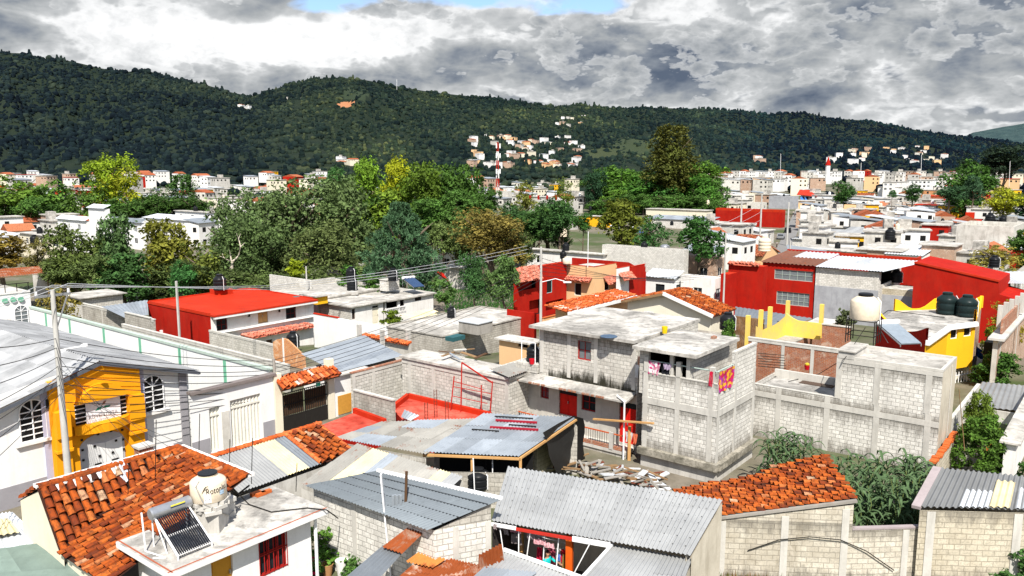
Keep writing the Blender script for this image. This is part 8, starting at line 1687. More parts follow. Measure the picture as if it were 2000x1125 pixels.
# street rows further back: label, near, z, xl, xr, walls, roof, windows, extra
ROWS = [
 ('long grey block house with a bare cement upper wall behind the red corner house', (1336, 496), 2.6, 1176, 1345, BLOCKW, SLABL, 0), ('brick and cement house with dark windows below the long grey block house', (1398, 513), 1.0, 1262, 1416, BRICKP, SLAB, 3),
 ('pale house with red lattice parapet at the end of the cable run', (1178, 498), 1.6, 1030, 1185, WHITED, SLABL, 3), ('lattice walled terrace house left of the mid street', (1396, 494), 1.9, 1335, 1412, BLOCKW, SHEETB, 0),
 ('white sheet roofed annex right of the red corner house', (1318, 545), .3, 1262, 1332, WHITE, SHEETW, 1), ('dark fronted shop beside the big red building', (1397, 552), .2, 1330, 1410, WHITED, SLABL, 2),
 ('pale concrete house with lean shade roof left of the brown tree', (893, 497), .0, 850, 902, WHITED, SHEETW, 1), ('rough concrete garden house behind the red sheet panel', (914, 526), -.6, 856, 925, PLASTERW, SLABL, 0),
 ('grey house with red posts on its roof terrace', (1118, 398), 4.2, 1033, 1130, CONCP, SLAB, 0), ('plain concrete cube house under the mast', (992, 375), 3.5, 970, 1000, BLOCKW, SLABL, 0), ('small bright yellow house with a cement slab', (1190, 424), -.6, 1120, 1200, YEL, SLABL, 2),
 ('low house with a wide blue grey roof behind the street trees', (1385, 432), -1.2, 1262, 1405, BLOCKW, SHEETB, 0), ('long low pale wall house behind the blue grey roof', (1378, 412), -1.0, 1262, 1392, CREAM, SLABL, 0), ('red walled long house along the far street', (1527, 415), 1.0, 1398, 1534, REDP, REDR, 0),
 ('cement house with a round wall emblem beside the far street', (1495, 452), -.6, 1392, 1512, BLOCKW, SLABL, 1), ('low pale house with tile strip behind the cable pole', (1460, 478), -1.2, 1420, 1500, WHITED, TILEF, 1), ('old house with brown tiled lean-to beside the far street', (1488, 500), -1.8, 1428, 1520, BEIGE, TILEF, 1),
 ('grey roofed low house in front of the long brick row', (1640, 472), -1.0, 1548, 1700, BLOCKW, SHEET, 0), ('low brick house with an orange lower wall', (1690, 494), -.8, 1560, 1712, BRICKP, SLAB, 2), ('brick house with a white door and outside stair', (1760, 492), -.2, 1672, 1800, BRICKP, SLABL, 3), ('small porch house with white posts and lean roof', (1800, 500), -.6, 1730, 1830, WHITED, SHEETW, 2),
 ('tall brick house framed in pale concrete', (1865, 482), .8, 1800, 1880, BRICKP, SLABL, 0), ('wide pale concrete wall house behind the dry bush', (1980, 452), 3.0, 1868, 2000, PLASTERW, SLABL, 0), ('grey flat house with skylight arches', (1790, 462), -.4, 1640, 1810, WHITED, SHEET, 3), ('pale flat house with a yellow awning on the street corner', (1690, 447), -.6, 1560, 1880, CONCP, SLABL, 0),
 ('long pale roofed house with a metal grid roof', (1780, 432), -.4, 1684, 1800, WHITED, SHEET, 0), ('flat pale house with cement parapet on the right', (1870, 440), -.6, 1790, 1890, BLOCKW, SLABL, 2), ('white house with red window and blue sheet roof at the right edge', (1960, 426), -.4, 1953, 2060, WHITE, SHEETB, 1), ('long brick market house with a brown tile roof', (1930, 398), .2, 1780, 1960, BRICKP, TILEF, 0),
 ('pale brick house beside the long tiled roof', (1772, 400), .6, 1720, 1790, BRICKP, SLAB, 1), ('orange roofed small house with a big tank', (1704, 384), .4, 1668, 1712, WHITED, TILEF, 1), ('red and white house with an open roof floor by the park', (1455, 382), 2.0, 1402, 1462, WHITE, REDR, 3), ('pale house with a teal corner post', (1490, 398), .2, 1438, 1498, BLOCKW, SLABL, 1),
 ('grey warehouse with a curved gable beside the red tent roof', (1550, 386), 1.4, 1502, 1560, PLASTER, SLAB, 0), ('cement house with stepped roof and balcony on the right skyline', (1745, 356), 6.0, 1725, 1776, WHITED, SLABL, 3), ('large white apartment house with balconies on the right skyline', (1818, 352), 6.5, 1770, 1846, WHITE, SLABL, 6), ('big block building on the skyline above the street', (1655, 345), 5.0, 1577, 1665, BLOCKW, SLAB, 2), ('peach house with a red tiled hip roof at the right edge', (1985, 350), 5.0, 1972, 2060, BEIGE, REDR, 1),
 ('unfinished grey house with roof room beyond the park', (1420, 352), 4.0, 1386, 1440, WHITED, SLABL, 4), ('white house with orange windows in front of the right skyline', (1755, 366), 2.6, 1715, 1762, WHITE, SLABL, 1), ('small orange brick house under the skyline apartments', (1850, 372), 1.4, 1800, 1860, BRICKO, SLAB, 2),
 ('low pale house at the far left edge', (24, 465), 1.2, -40, 36, WHITED, SHEETW, 1), ('beige house with dark porch at the far left', (96, 462), 1.0, 38, 120, CREAM, SLABL, 2), ('white house with window awnings behind the olive trees', (168, 432), 3.4, 112, 176, WHITE, SHEETW, 2), ('tall plain white stair tower house', (204, 408), 5.6, 172, 214, WHITE, SHEETW, 0), ('white house with a dark blue glazed sunroom', (276, 436), 2.4, 204, 284, WHITE, SHEETD, 3), ('white hall with pale sheet roofs behind the olive trees', (372, 432), 1.8, 280, 400, WHITE, SHEETW, 0), ('white house with a long window under a flat roof by the big oak', (410, 416), 3.2, 342, 424, WHITE, SLABL, 3), ('open roofed pale house with a blue drum beyond the white hall', (414, 396), 3.6, 344, 424, CREAM, SLAB, 1), ('pale green walled house in front of the left town', (460, 388), 2.6, 416, 474, WHITED, SLABL, 2),
]
HCS = []
def rows():
 rr = random.Random(77)
 for lab, near, z, xl, xr, wm, rm, nw in ROWS:
  h = House('town_house', lab, 'house', near, z, xl, xr, mats=[wm], group='houses of the middle distance'); HCS.append((h.c.x, h.c.y)); hb = h.z-h.z0
  for k in (0, 1):
   f = h.f[k]
   if f.len < 2 or not nw: continue
   n = max(1, min(nw, int(f.len/2.5)))
   for j in range(n):
    u = f.len*(j+.5)/n; w_ = rr.uniform(.55, .8)
    for zz in ((h.z-2.2, h.z-.9),)+(((h.z-5, h.z-3.7),) if hb > 6.5 else ()): h.win(k, u-w_, u+w_, zz[0], zz[1], rr.choice([WHITEM, WHITEM, IRON]), rr.choice([GLASS, DARK, GLASSB]), 2, 1, metric=True)
  if rm in (SHEETB, SHEETW, SHEET, SHEETD):
   f = h.f[0]; fl = h.f[2]; q = [f.q(-.3, z+.05, .4), f.q(f.len+.3, z+.05, .4), fl.q(-.3, z+.9, .3), fl.q(fl.len+.3, z+.9, .3)]; m = MB(); sheets(m, q, pitch=.5, amp=.05, nv=2, tints=(.8, 1.15), sw=1.5, seg=4); m.build('sheet_roof', rm, h.e)
  elif rm is TILEF:
   f = h.f[0]; fl = h.f[2]; r0 = (f.q(0, 0)+fl.q(fl.len, 0))/2; r1 = (f.q(f.len, 0)+fl.q(0, 0))/2; r0.z = r1.z = z+1.6; m = MB(); tiles(m, [f.q(-.4, z-.1, .5), f.q(f.len+.4, z-.1, .5), r1, r0], .55, .7, 3); tiles(m, [fl.q(-.4, z-.1, .5), fl.q(fl.len+.4, z-.1, .5), r0, r1], .55, .7, 3); m.build('tile_roof', TILEF, h.e); m = MB(); m.poly([f.q(f.len, z), h.f[1].q(h.f[1].len, z), r1]); m.build('gable', wm, h.e)
  else:
   if rr.random() < .5: h.slab(.35, .16, rm)
   else: h.deck(rm); h.parapet(rr.uniform(.4, .9), .18, wm if wm is not REDP else REDR, sides=[0, 1, 2, 3])
  h.finish()
  if rr.random() < .5 and rm in (SLAB, SLABL):
   p = h.c+V((0, 0, z+.1-h.c.z)); q = proj(p); tank(0, 0, 0, 0, 'water tank on the '+' '.join(lab.split()[:11]), rr.choice([BLACKP, BLACKP, BEIGEP]), loc=p, r=rr.uniform(.5, .62), pipe=False, n=12, group='rooftop tanks of the middle distance')
 for x, y, z, w, mt, nm in ((1100, 462, 2.3, 15, BEIGEP, 'beige tank on the lattice parapet house'), (1100, 505, 1.2, 13, BLACKP, 'black tank behind the red corner house'), (1493, 490, .4, 24, BEIGEP, 'tall beige tank on a white truss stand by the far street'), (1738, 468, .5, 19, BLACKP, 'black tank beside the outside stair'), (1672, 424, .2, 10, BLACKP, 'small black tank beside a pale tank'), (1682, 424, .2, 9, WHITEM, 'small white tank beside a black tank'), (1933, 438, .4, 18, BLACKP, 'left black tank on the flat house at the right'), (1958, 438, .4, 14, BLACKP, 'right black tank on the flat house at the right'), (1686, 405, .6, 9, BLACKP, 'black tank of the tank row on the brick house'), (1696, 402, .8, 8, BEIGEP, 'beige tank of the tank row on the brick house'), (1706, 404, .6, 8, WHITEM, 'left white tank of the tank row on the brick house'), (1714, 404, .6, 8, WHITEM, 'right white tank of the tank row on the brick house'), (1382, 400, .3, 8, BEIGEP, 'small beige tank at the edge of the park'), (1312, 440, -.6, 7, BLACKP, 'black tank below the blue grey roof'), (1153, 410, .6, 6, BLUEP if 'BLUEP' in globals() else BLACKP, 'small tank above the yellow house'), (68, 478, .2, 16, BLACKP, 'black tank in front of the beige house at the far left'), (382, 408, 3.2, 8, flat('blue_plastic', (.03, .12, .5), .4), 'blue drum on the open roofed pale house')): tank(x, y, z, w, nm, mt, pipe=False, n=14)
 solar(P(1192, 452, 3.0), (AX-BX*.6), 1.6, 2.4, 1.0, 'white drum solar heater left of a pair on the long block house', panel=True, tm=STEEL); solar(P(1232, 455, 3.0), (AX-BX*.6), 1.6, 2.4, 1.0, 'blue panel solar heater right of a pair on the long block house', panel=True); p = P(1298, 502, 1.6); m = MB(); m.lathe([(.3, 0), (.3, .8), (.75, 1.0), (.85, 1.4), (.7, 1.8), (.3, 2.0)], p, 14); single(m, 'roof_vent', 'round grey turbine vent on the brick and cement house', 'vent', STEEL, smooth=True)
 # grey house with red posts
 for k, x in enumerate((1036, 1052, 1069, 1086, 1112)): p = P(x, 392, 4.3); m = MB(); m.obox(p, AX*.5, BX*.5, UP*1.8); single(m, 'red_post', 'red roof post number %s along the terrace of the grey house' % ('one two three four five'.split()[k]) if False else 'short red post on the terrace of the grey house', 'post', REDP, 'red posts on the grey house terrace')
 wall_line((592, 528), .9, la=722, label='sloping grey garden wall below the oaks', mat=PLASTERW)
 # red tent and blue stall awnings
 a = [P(1556, 380, 1.4), P(1596, 384, 1.4), P(1582, 371, 2.4), P(1562, 370, 2.4)]; m = MB(); m.slabq(a, .2); single(m, 'red_roof', 'red sheet roof of a stall by the far street', 'roof', REDR)
 for k in range(4): x = 1564+9*k; m = MB(); q = [P(x, 393, -1), P(x+7, 391, -1), P(x+6, 383, .6), P(x-1, 385, .6)]; m.slabq(q, .12); single(m, 'stall_awning', 'blue stall awning hanging by the red stall roof', 'awning', flat('blue_awning', (.05, .20, .55)), 'blue awnings of the far market')
rows()
# far town and hillside houses
FW = {'white': WHITE, 'off white': WHITED, 'grey block': BLOCKW, 'cement grey': CONCP, 'cream': CREAM, 'brick': BRICKP, 'pale plaster': PLASTERW, 'red': REDP, 'peach': BEIGE, 'yellow': YEL}
FR = {'pale slab': SLABL, 'grey slab': SLAB, 'sheet': SHEETB, 'white sheet': SHEETW, 'red painted': REDR, 'red tile': TILEF}
MASS = MB(); MM = list(FW)+list(FR)+['d']; NI = [0]
def far_house(p, w, d, h, az, wall, roof, label, group, rr, floors=1, mass=False):
 a = V((math.sin(az), math.cos(az), 0)); b = V((-a.y, a.x, 0)); NI[0] += not mass; e = None if mass else thing('far_house', label, 'house', p, group)
 def fin(mb, nm, mt, key):
  if not mass: return mb.build(nm, mt, e)
  k = MM.index(key); n = len(MASS.v); MASS.v.extend(mb.v); MASS.f.extend(tuple(i+n for i in f) for f in mb.f); MASS.m.extend([k]*len(mb.f)); MASS.t.extend(mb.t); MASS.uv.extend(mb.uv)
 q = [p+b*d, p, p+a*w, p+a*w+b*d]; zb = -6
 m = MB(); m.prism(q, p.z+zb, p.z+h, 0, 0); fin(m, 'wall', FW[wall], wall); r = MB(); o = .35
 if roof == 'red tile':
  r0 = (q[0]+q[1])/2+UP*(h+1.6); r1 = (q[2]+q[3])/2+UP*(h+1.6); r.slabq([q[1]-b*o+UP*(h-.1), q[2]-b*o+UP*(h-.1), r1, r0], .15, t=rr.uniform(.4, .8)); r.slabq([q[3]+b*o+UP*(h-.1), q[0]+b*o+UP*(h-.1), r0, r1], .15, t=rr.uniform(.4, .8)); r.poly([q[2]+UP*h, q[3]+UP*h, r1], t=.4); r.poly([q[0]+UP*h, q[1]+UP*h, r0], t=.4)
 elif 'sheet' in roof: r.slabq([q[1]-a*o-b*o+UP*(h+.1), q[2]+a*o-b*o+UP*(h+.1), q[3]+a*o+b*o+UP*(h+1.0), q[0]-a*o+b*o+UP*(h+1.0)], .12, t=rr.uniform(.8, 1.1))
 else:
  r.prism([q[0]-a*o+b*o, q[1]-a*o-b*o, q[2]+a*o-b*o, q[3]+a*o+b*o], p.z+h, p.z+h+.25)
  if rr.random() < .35 and p.y < 420 and not mass: tank(0, 0, 0, 0, 'rooftop tank on a far %s walled house' % wall, rr.choice([BLACKP, BLACKP, BEIGEP, WHITEM]), loc=q[1]+a*w*rr.uniform(.2, .8)+b*d*rr.uniform(.2, .8)+UP*(h+.25), r=rr.uniform(.5, .65), pipe=False, n=10, group='rooftop tanks of the far town')
  if rr.random() < .5: x = q[1]+a*w*rr.uniform(.1, .6)+b*d*rr.uniform(.2, .5); r.obox(x+UP*(h+.25), a*w*.3, b*d*.35, UP*2.1)
 fin(r, 'roof', FR[roof], roof)
 for f in range(floors):
  z = h-2.2-3*f
  for k in range(min(3, max(1, int(w/3)))): c = p+a*(1.2+3*k)+UP*z; m = MB(); m.obox(c-b*.04, a*1.1, b*.03, UP*1.15); fin(m, 'window', DARK, 'd')
  for k in range(min(2, int(d/3))): c = p+b*(.8+3*k)+UP*z-a*.04; m = MB(); m.obox(c, b*1.1, a*.03, UP*1.15); fin(m, 'window', DARK, 'd')
def far_town():
 rr = random.Random(2024); used = []; n = 0
 feats = lambda w, r, f, reg: '%s walled %shouse with a %s roof %s' % (w, 'two storey ' if f == 2 else 'three storey ' if f == 3 else 'low ', r, reg)
 W_ = ['white']*5+['off white']*6+['grey block']*4+['cement grey']*3+['cream']*2+['brick']*3+['pale plaster']*3+['red', 'peach', 'yellow']; R_ = ['pale slab']*6+['grey slab']*4+['sheet']*3+['white sheet']*3+['red painted']+['red tile']*3
 regs = [((0, 720), (333, 402), 112, 'in the far left valley', -.9, 1), ((925, 1145), (347, 402), 34, 'around the valley radio mast', -.4, 1), ((1380, 2000), (326, 352), 62, 'on the far right skyline', .36, 1), ((1540, 2000), (352, 425), 62, 'right of the far street', .36, 1), ((1390, 1530), (352, 400), 16, 'behind the street side park', .36, 1), ((1560, 2010), (400, 500), 70, 'among the right hand rooftops', .36, 1), ((1395, 1500), (440, 500), 10, 'left of the far street', .36, 1), ((-20, 420), (398, 455), 22, 'behind the left tree row', 0, 1)]
 used = [(*hc, 11) for hc in HCS]
 for (x0, x1), (y0, y1), cnt, reg, az, _ in regs:
  k = t = 0
  while k < cnt and t < 4000:
   t += 1; u = rr.random(); px = rr.uniform(x0, x1); py = y0+(y1-y0)*u
   Y = 16.5*1560/max(6, (py-322)) if py > 352 else float(np.interp(py, [326, 352], [900, 520])); Y = min(Y, 900); p = PD(px, py, Y)
   p.z = min(p.z, 12); fl = 1 if rr.random() < .55 else 2; h = (2.7 if fl == 1 else 5.4)+rr.uniform(0, .6); p.z -= h
   if p.z < -4 and py > 345: p.z = -4
   if 1490 < px < 1585 and py > 385: continue
   w, d = (rr.uniform(7, 13), rr.uniform(6, 11)) if py < 400 else (rr.uniform(5, 9), rr.uniform(4, 8))
   if any((p.x-a)**2+(p.y-b)**2 < ((w+c)*.52)**2 for a, b, c in used): continue
   used.append((p.x, p.y, w)); wl = rr.choice(W_); rf = rr.choice(R_); far_house(p, w, d, h, AZ+rr.choice((0, 0, -.3))+rr.uniform(-.08, .08), wl, rf, feats(wl, rf, fl, reg), 'far town houses', rr, fl, py < 352 and (k % 5 > 0) or NI[0] > 228); k += 1
 # houses climbing the hills
 spots = [(905+rr.random()*230, 268+rr.random()**1.2*72) for _ in range(62)]+[(1085+rr.random()*60, 226+rr.random()*24) for _ in range(9)]+[(1600+rr.random()*250, 290+rr.random()*32) for _ in range(26)]+[(1462+rr.random()*30, 311+rr.random()*10) for _ in range(3)]+[(665+rr.random()*28, 312+rr.random()*16) for _ in range(6)]+[(560+rr.random()*30, 190+rr.random()*8) for _ in range(2)]+[(440+rr.random()*50, 208+rr.random()*8) for _ in range(3)]
 for px, py in spots:
  p = hill_at(px, py); rg = 'on the slope above the mast' if px < 1150 and px > 890 else 'low on the dark right ridge' if px > 1400 else 'high on the left hill'; wl = rr.choice(['white', 'off white', 'cream', 'pale plaster', 'white', 'peach', 'brick']); rf = rr.choice(['pale slab', 'white sheet', 'red tile', 'grey slab']); k = 1.35 if px < 1200 else 1.8; far_house(p+UP*2, rr.uniform(8, 14)*k, rr.uniform(7, 10)*k, rr.choice((4, 6))*k, AZ+rr.uniform(-.5, .3), wl, rf, '%s walled small house with a %s roof %s' % (wl, rf, rg), 'hillside houses', rr, 1, True)
 tag(MASS.build('distant_houses', [FW[k] for k in FW]+[FR[k] for k in FR]+[DARK]), 'mass of tiny pale houses on the far skyline and the hill slopes', kind='stuff')
far_town()
def far_trees():
 rr = random.Random(55); pts = []; s = []
 for k in range(900):
  px = rr.uniform(-60, 2060); py = rr.uniform(327, 350) if k % 3 else rr.uniform(345, 372)
  if 1380 < px < 2000 and py > 340 and rr.random() < .75: continue
  if px < 700 and py > 345 and rr.random() < .6: continue
  Y = float(np.interp(py, [327, 352, 372], [1020, 640, 430])); p = PD(px, py+6, Y); p.z = max(p.z-5, -4) if py > 340 else p.z-4; pts.append(p); s.append(rr.uniform(3.2, 5.5))
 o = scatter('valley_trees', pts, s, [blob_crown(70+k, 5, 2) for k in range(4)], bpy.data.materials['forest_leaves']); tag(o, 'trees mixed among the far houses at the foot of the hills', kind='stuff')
far_trees()
# masts
def mast():
 b = PD(972, 372, 420); b.z = -4; top = PD(972, 278, 420).z; e = thing('radio_mast', 'tall red and white lattice radio mast standing in the valley', 'mast', b); n = 7
 for k in range(n):
  m = MB(); z0 = b.z+(top-b.z)*k/n; z1 = b.z+(top-b.z)*(k+1)/n; r0 = 1.15-.75*k/n; r1 = 1.15-.75*(k+1)/n
  for j in range(4):
   c0, c1 = math.cos(j*1.571+.5), math.sin(j*1.571+.5); d0, d1 = math.cos((j+1)*1.571+.5), math.sin((j+1)*1.571+.5); A = V((b.x+c0*r0, b.y+c1*r0, z0)); B = V((b.x+c0*r1, b.y+c1*r1, z1)); D = V((b.x+d0*r1, b.y+d1*r1, z1)); m.bar(A, B, .2); m.bar(A, D, .12); m.bar(B, D, .12)
  m.build('lattice_section', [REDP, WHITE][k % 2], e)
 for z in (top-3, top-8, top-16): 
  m = MB()
  for j in range(3): a = j*2.09; m = MB(); m.obox(V((b.x+math.cos(a)*1.2-.25, b.y+math.sin(a)*1.2-.25, z)), V((.6, 0, 0)), V((0, .5, 0)), UP*2.4); m.build('antenna_panel', WHITEM, e)
 m = MB(); m.tube([V((b.x, b.y, top)), V((b.x, b.y, top+5))], .12, 5); m.build('spike', IRON, e)
 p = PD(1617, 330, 560); q = thing('red_tower', 'tiny white tower with a red spire on the right skyline', 'tower', p-UP*8); m = MB(); m.lathe([(1.6, -8), (1.6, 2.5)], p, 8); m.build('shaft', WHITE, q); m = MB(); m.lathe([(1.9, 2.5), (1.2, 5), (.1, 8.5)], p, 8); m.build('spire', REDP, q)
 for x, y0, y1, Y, nm in ((1525, 345, 300, 500, 'thin antenna mast left of the red spire'), (1800, 332, 302, 560, 'thin antenna mast on the white skyline apartments'), (1682, 335, 318, 560, 'short antenna mast right of the red spire'), (1973, 345, 315, 380, 'white pole before the dark pines'), (775, 170, 155, 2600, 'thin mast on the middle hill ridge')): p = PD(x, y0, Y); rod([p-UP*8, PD(x, y1, Y)], .12*Y/500, nm, 'mast', 'mast', WHITEM)
mast()
# poles and overhead cables
def poles():
 cf = P(366, 720, 4.75); cn = V((AX.y, -AX.x, 0)); p = V((cf.x, cf.y, 0))+cn*1.5; p = p-AX*along(p, -AX, 138); tz = zat(p, 566); base = V(p); e, t1 = pole(p, tz, 'tall concrete utility pole with a steel crossarm in front of the yellow portal', .17, .1, arms=((.25, AX, .75, 1),)); m = MB(); m.bar(t1-UP*1.9, t1-UP*.35+AX*.6, .05); m.build('brace', STEEL, e); L1 = P(149, 712, t1.z-2.6)
 m = MB(); a = t1-UP*2.75; b = a+AX*1.0-BX*.4+UP*.1; m.bar(a, b, .05); m.lathe([(.05, -.05), (.16, -.02), (.14, .07), (.03, .1)], b, 8); m.build('street_lamp', WHITEM, e)
 p2 = P(541, 845, 0); z2 = zat(p2, 700); e2, t2 = pole(p2, z2, 'dark slim pole at the end of the white street wall', .1, .08, mat=WOODG); m = MB(); c = p2+UP*(z2*.72)+AX*.25; m.tube([c+AX*.28*math.cos(k*.63)+UP*.28*math.sin(k*.63) for k in range(11)], .02, 5); m.build('cable_coil', IRON, e2)
 p3 = P(1056, 640, 1.0); p3.z = gz(p3.y); z3 = zat(p3, 482); e3, t3 = pole(p3, z3-p3.z, 'concrete utility pole in front of the red corner house', .15, .1); m = MB(); a = t3-UP*3.2; m.tube([a, a+V((1.3, -.2, .35)), a+V((2.2, -.3, .1))], .04, 5); m.obox(a+V((2.0, -.4, 0)), V((.7, 0, 0)), V((0, .25, 0)), UP*.1); m.build('street_lamp', WHITEM, e3)
 p4 = PD(345, 575, 72); rod([V((p4.x, p4.y, -4)), PD(344, 549, 72)], .12, 'pale post behind the red house', 'post', 'pole', POLE); far = []
 for x, y0, y1, Y, nm in ((1414, 560, 455, 88, 'slim pale pole left of the big red building'), (1484, 470, 380, 190, 'pole in front of the long red wall'), (1537, 470, 395, 200, 'pole on the left side of the far street'), (1447, 440, 392, 200, 'thin pole before the red wall'), (1540, 545, 470, 120, 'white pole at the corner of the pale flat house'), (880, 585, 560, 85, 'thin white post at the grass plot'), (600, 580, 520, 92, 'thin white pole behind the grey houses')): p = PD(x, y0, Y); p.z = gz(Y); e, t = pole(p, PD(x, y1, Y).z-p.z, nm, .12*Y/90, .08*Y/90); far.append(t)
 pr = t1; nms = ('upper', 'middle', 'lower')
 for k in range(3):   # pole line running right behind the red house to the far pole
  a = t1+UP*.2+AX*.68*(k-1); b = PD(1030, 480+7*k, 118); mid = PD(530, 558+k*4, 74); wire(a, mid, .05, '%s bare line from the crossarm pole across the red roof' % nms[k], .02, WIREL); wire(mid, b, .5, '%s bare line running from the red roof to the lattice house' % nms[k], .025, WIREL); wire(PD(-80, 603+k*7, 30), a, .12, '%s bare line from the left edge to the crossarm pole' % nms[k], .014, WIREL)
 c = lambda z, s=0: p+UP*0
 rr = random.Random(7)
 for k in range(9):   # service cables fanning from the pole to the gate pole and beyond
  a = V((base.x, base.y, tz-2.2-.42*k)); b = V((p2.x, p2.y, z2-.15-.26*k)); wire(a, b, .3+.05*(k % 3), 'black service cable number %d from the top between the crossarm pole and the gate pole' % (k+1) if False else 'black service cable strung between the crossarm pole and the dark gate pole', .017)
  if k < 7: wire(PD(-90, 680+k*48, 24.5), a, .15, 'black service cable coming in from the left edge to the crossarm pole', .016)
 for k in range(6):
  a = V((p2.x, p2.y, z2-.1-.25*k)); wire(a, V((p3.x, p3.y, t3.z-1.2-.35*k)), .7, 'thin cable running from the dark gate pole to the pole by the red corner house', .016)
 for k in range(5): wire(V((p3.x, p3.y, t3.z-1-.4*k)), PD(1335+20*k, 552-6*k, 100), .6, 'thin cable running right from the pole by the red corner house', .02)
 for k in range(3): wire(PD(1335, 462+6*k, 118), far[1]-UP*(2+2*k), .8, 'bare line crossing the dark dome tree towards the far street', .03, WIREL)
 for k in range(4): wire(V((base.x, base.y, tz-3-.5*k)), P(286+40*k, 905-6*k, 4.4), .1, 'drop cable from the crossarm pole to the clay tile roofs', .01)
 for x, y, z, yt, nm in ((303, 938, 3.9, 820, 'thin antenna rod on the clay tile ridge'), (388, 905, 3.3, 808, 'antenna rod above the beige tank'), (447, 950, 3.4, 858, 'thin rod right of the beige tank'), (491, 945, 3.4, 856, 'leaning thin rod over the grey sheeting'), (578, 960, 3.3, 905, 'short rod by the slate grey roof'), (250, 965, 4.2, 905, 'short rod on the clay tiles')): q = P(x, y, z); rod([q, PD(x+2, yt, q.y)], .016, nm, 'antenna_rod', 'rod', IRON)
poles()
# far street with traffic
def street():
 m = MB(); a = [P(1500, 520, -3.98), P(1530, 520, -3.98), P(1592, 372, -3.98), P(1572, 372, -3.98)]; m.poly(a); tag(m.build('road', flat('road_grey', (.20, .195, .19), .9)), kind='structure')
 d = (P(1582, 380, -4)-P(1520, 500, -4)).normalized(); s = V((d.y, -d.x, 0))
 def car(x, y, mat, lab, L_=4.2, hh=1.45, van=False):
  p = P(x, y, -3.97); e = thing('parked_car' if not van else 'van', lab, 'van' if van else 'car', p); w = 1.75; m = MB(); o = p-s*w/2; prof = [(0, .35), (0, .9), (.1, 1.0), (.25, 1.45), (.72, 1.45), (.85, .95), (1, .85), (1, .35)] if not van else [(0, .35), (0, 1.9), (.06, 2.05), (.85, 2.05), (.98, 1.2), (1, .35)]
  A = [o+d*L_*u+UP*z for u, z in prof]; B = [q+s*w for q in A]; m.poly(A); m.poly(B[::-1])
  for k in range(len(A)): j = (k+1) % len(A); m.poly([A[k], B[k], B[j], A[j]])
  m.build('body', mat, e); g = MB(); z0, z1 = (1.0, 1.4) if not van else (1.2, 1.8); g.obox(o+s*.15+d*(-.02+L_*(.11 if not van else 0))+UP*z0, s*(w-.3), d*.05, UP*(z1-z0)); g.build('rear_window', GLASS, e)
  for u in (.18, .8):
   for q in (0, w): m = MB(); c = o+d*L_*u+s*q+UP*.33; m.tube([c-s*.1, c+s*.1], .33, 12); m.build('wheel', BLACKP, e)
 car(1538, 455, BLACKP, 'black car parked on the far street'); car(1524, 468, STEEL, 'silver car parked behind the black car on the far street'); car(1562, 415, WHITE, 'white van driving up the far street', 5, 2, True)
 rr = random.Random(5)
 for k, (x, y) in enumerate(((1545, 425), (1549, 420), (1552, 424), (1541, 432), (1556, 418), (1558, 436), (1509, 492), (1517, 484))):
  p = P(x, y, -3.97); e = thing('person', ('pedestrian in dark clothes walking on the far street', 'pedestrian in pale top walking on the far street')[k % 2], 'person', p, 'pedestrians on the far street'); body_fig(e, p, rr.uniform(0, 6), [flat('dark_shirt', (.04, .04, .06)), flat('pale_shirt', (.5, .48, .46))][k % 2], flat('dark_trousers', (.03, .03, .045)), 1.65, False)
def skin(name, nodes, edges, mat, parent, loc, sub=2):
 me = bpy.data.meshes.new(name); me.from_pydata([tuple(n[0]) for n in nodes], edges, []); o = bpy.data.objects.new(name, me); COL.objects.link(o); o.parent = parent; o.location = loc; me.materials.append(mat)
 o.modifiers.new('skin', 'SKIN'); sv = me.skin_vertices[0].data
 for k, n in enumerate(nodes): r = n[1]; sv[k].radius = r if isinstance(r, tuple) else (r, r)
 sv[0].use_root = True; o.modifiers['skin'].use_smooth_shade = True; md = o.modifiers.new('sub', 'SUBSURF'); md.levels = sub; md.render_levels = sub; return o
SKINM = flat('skin', (.40, .21, .13), .6); HAIR = flat('dark_hair', (.012, .009, .008), .5)
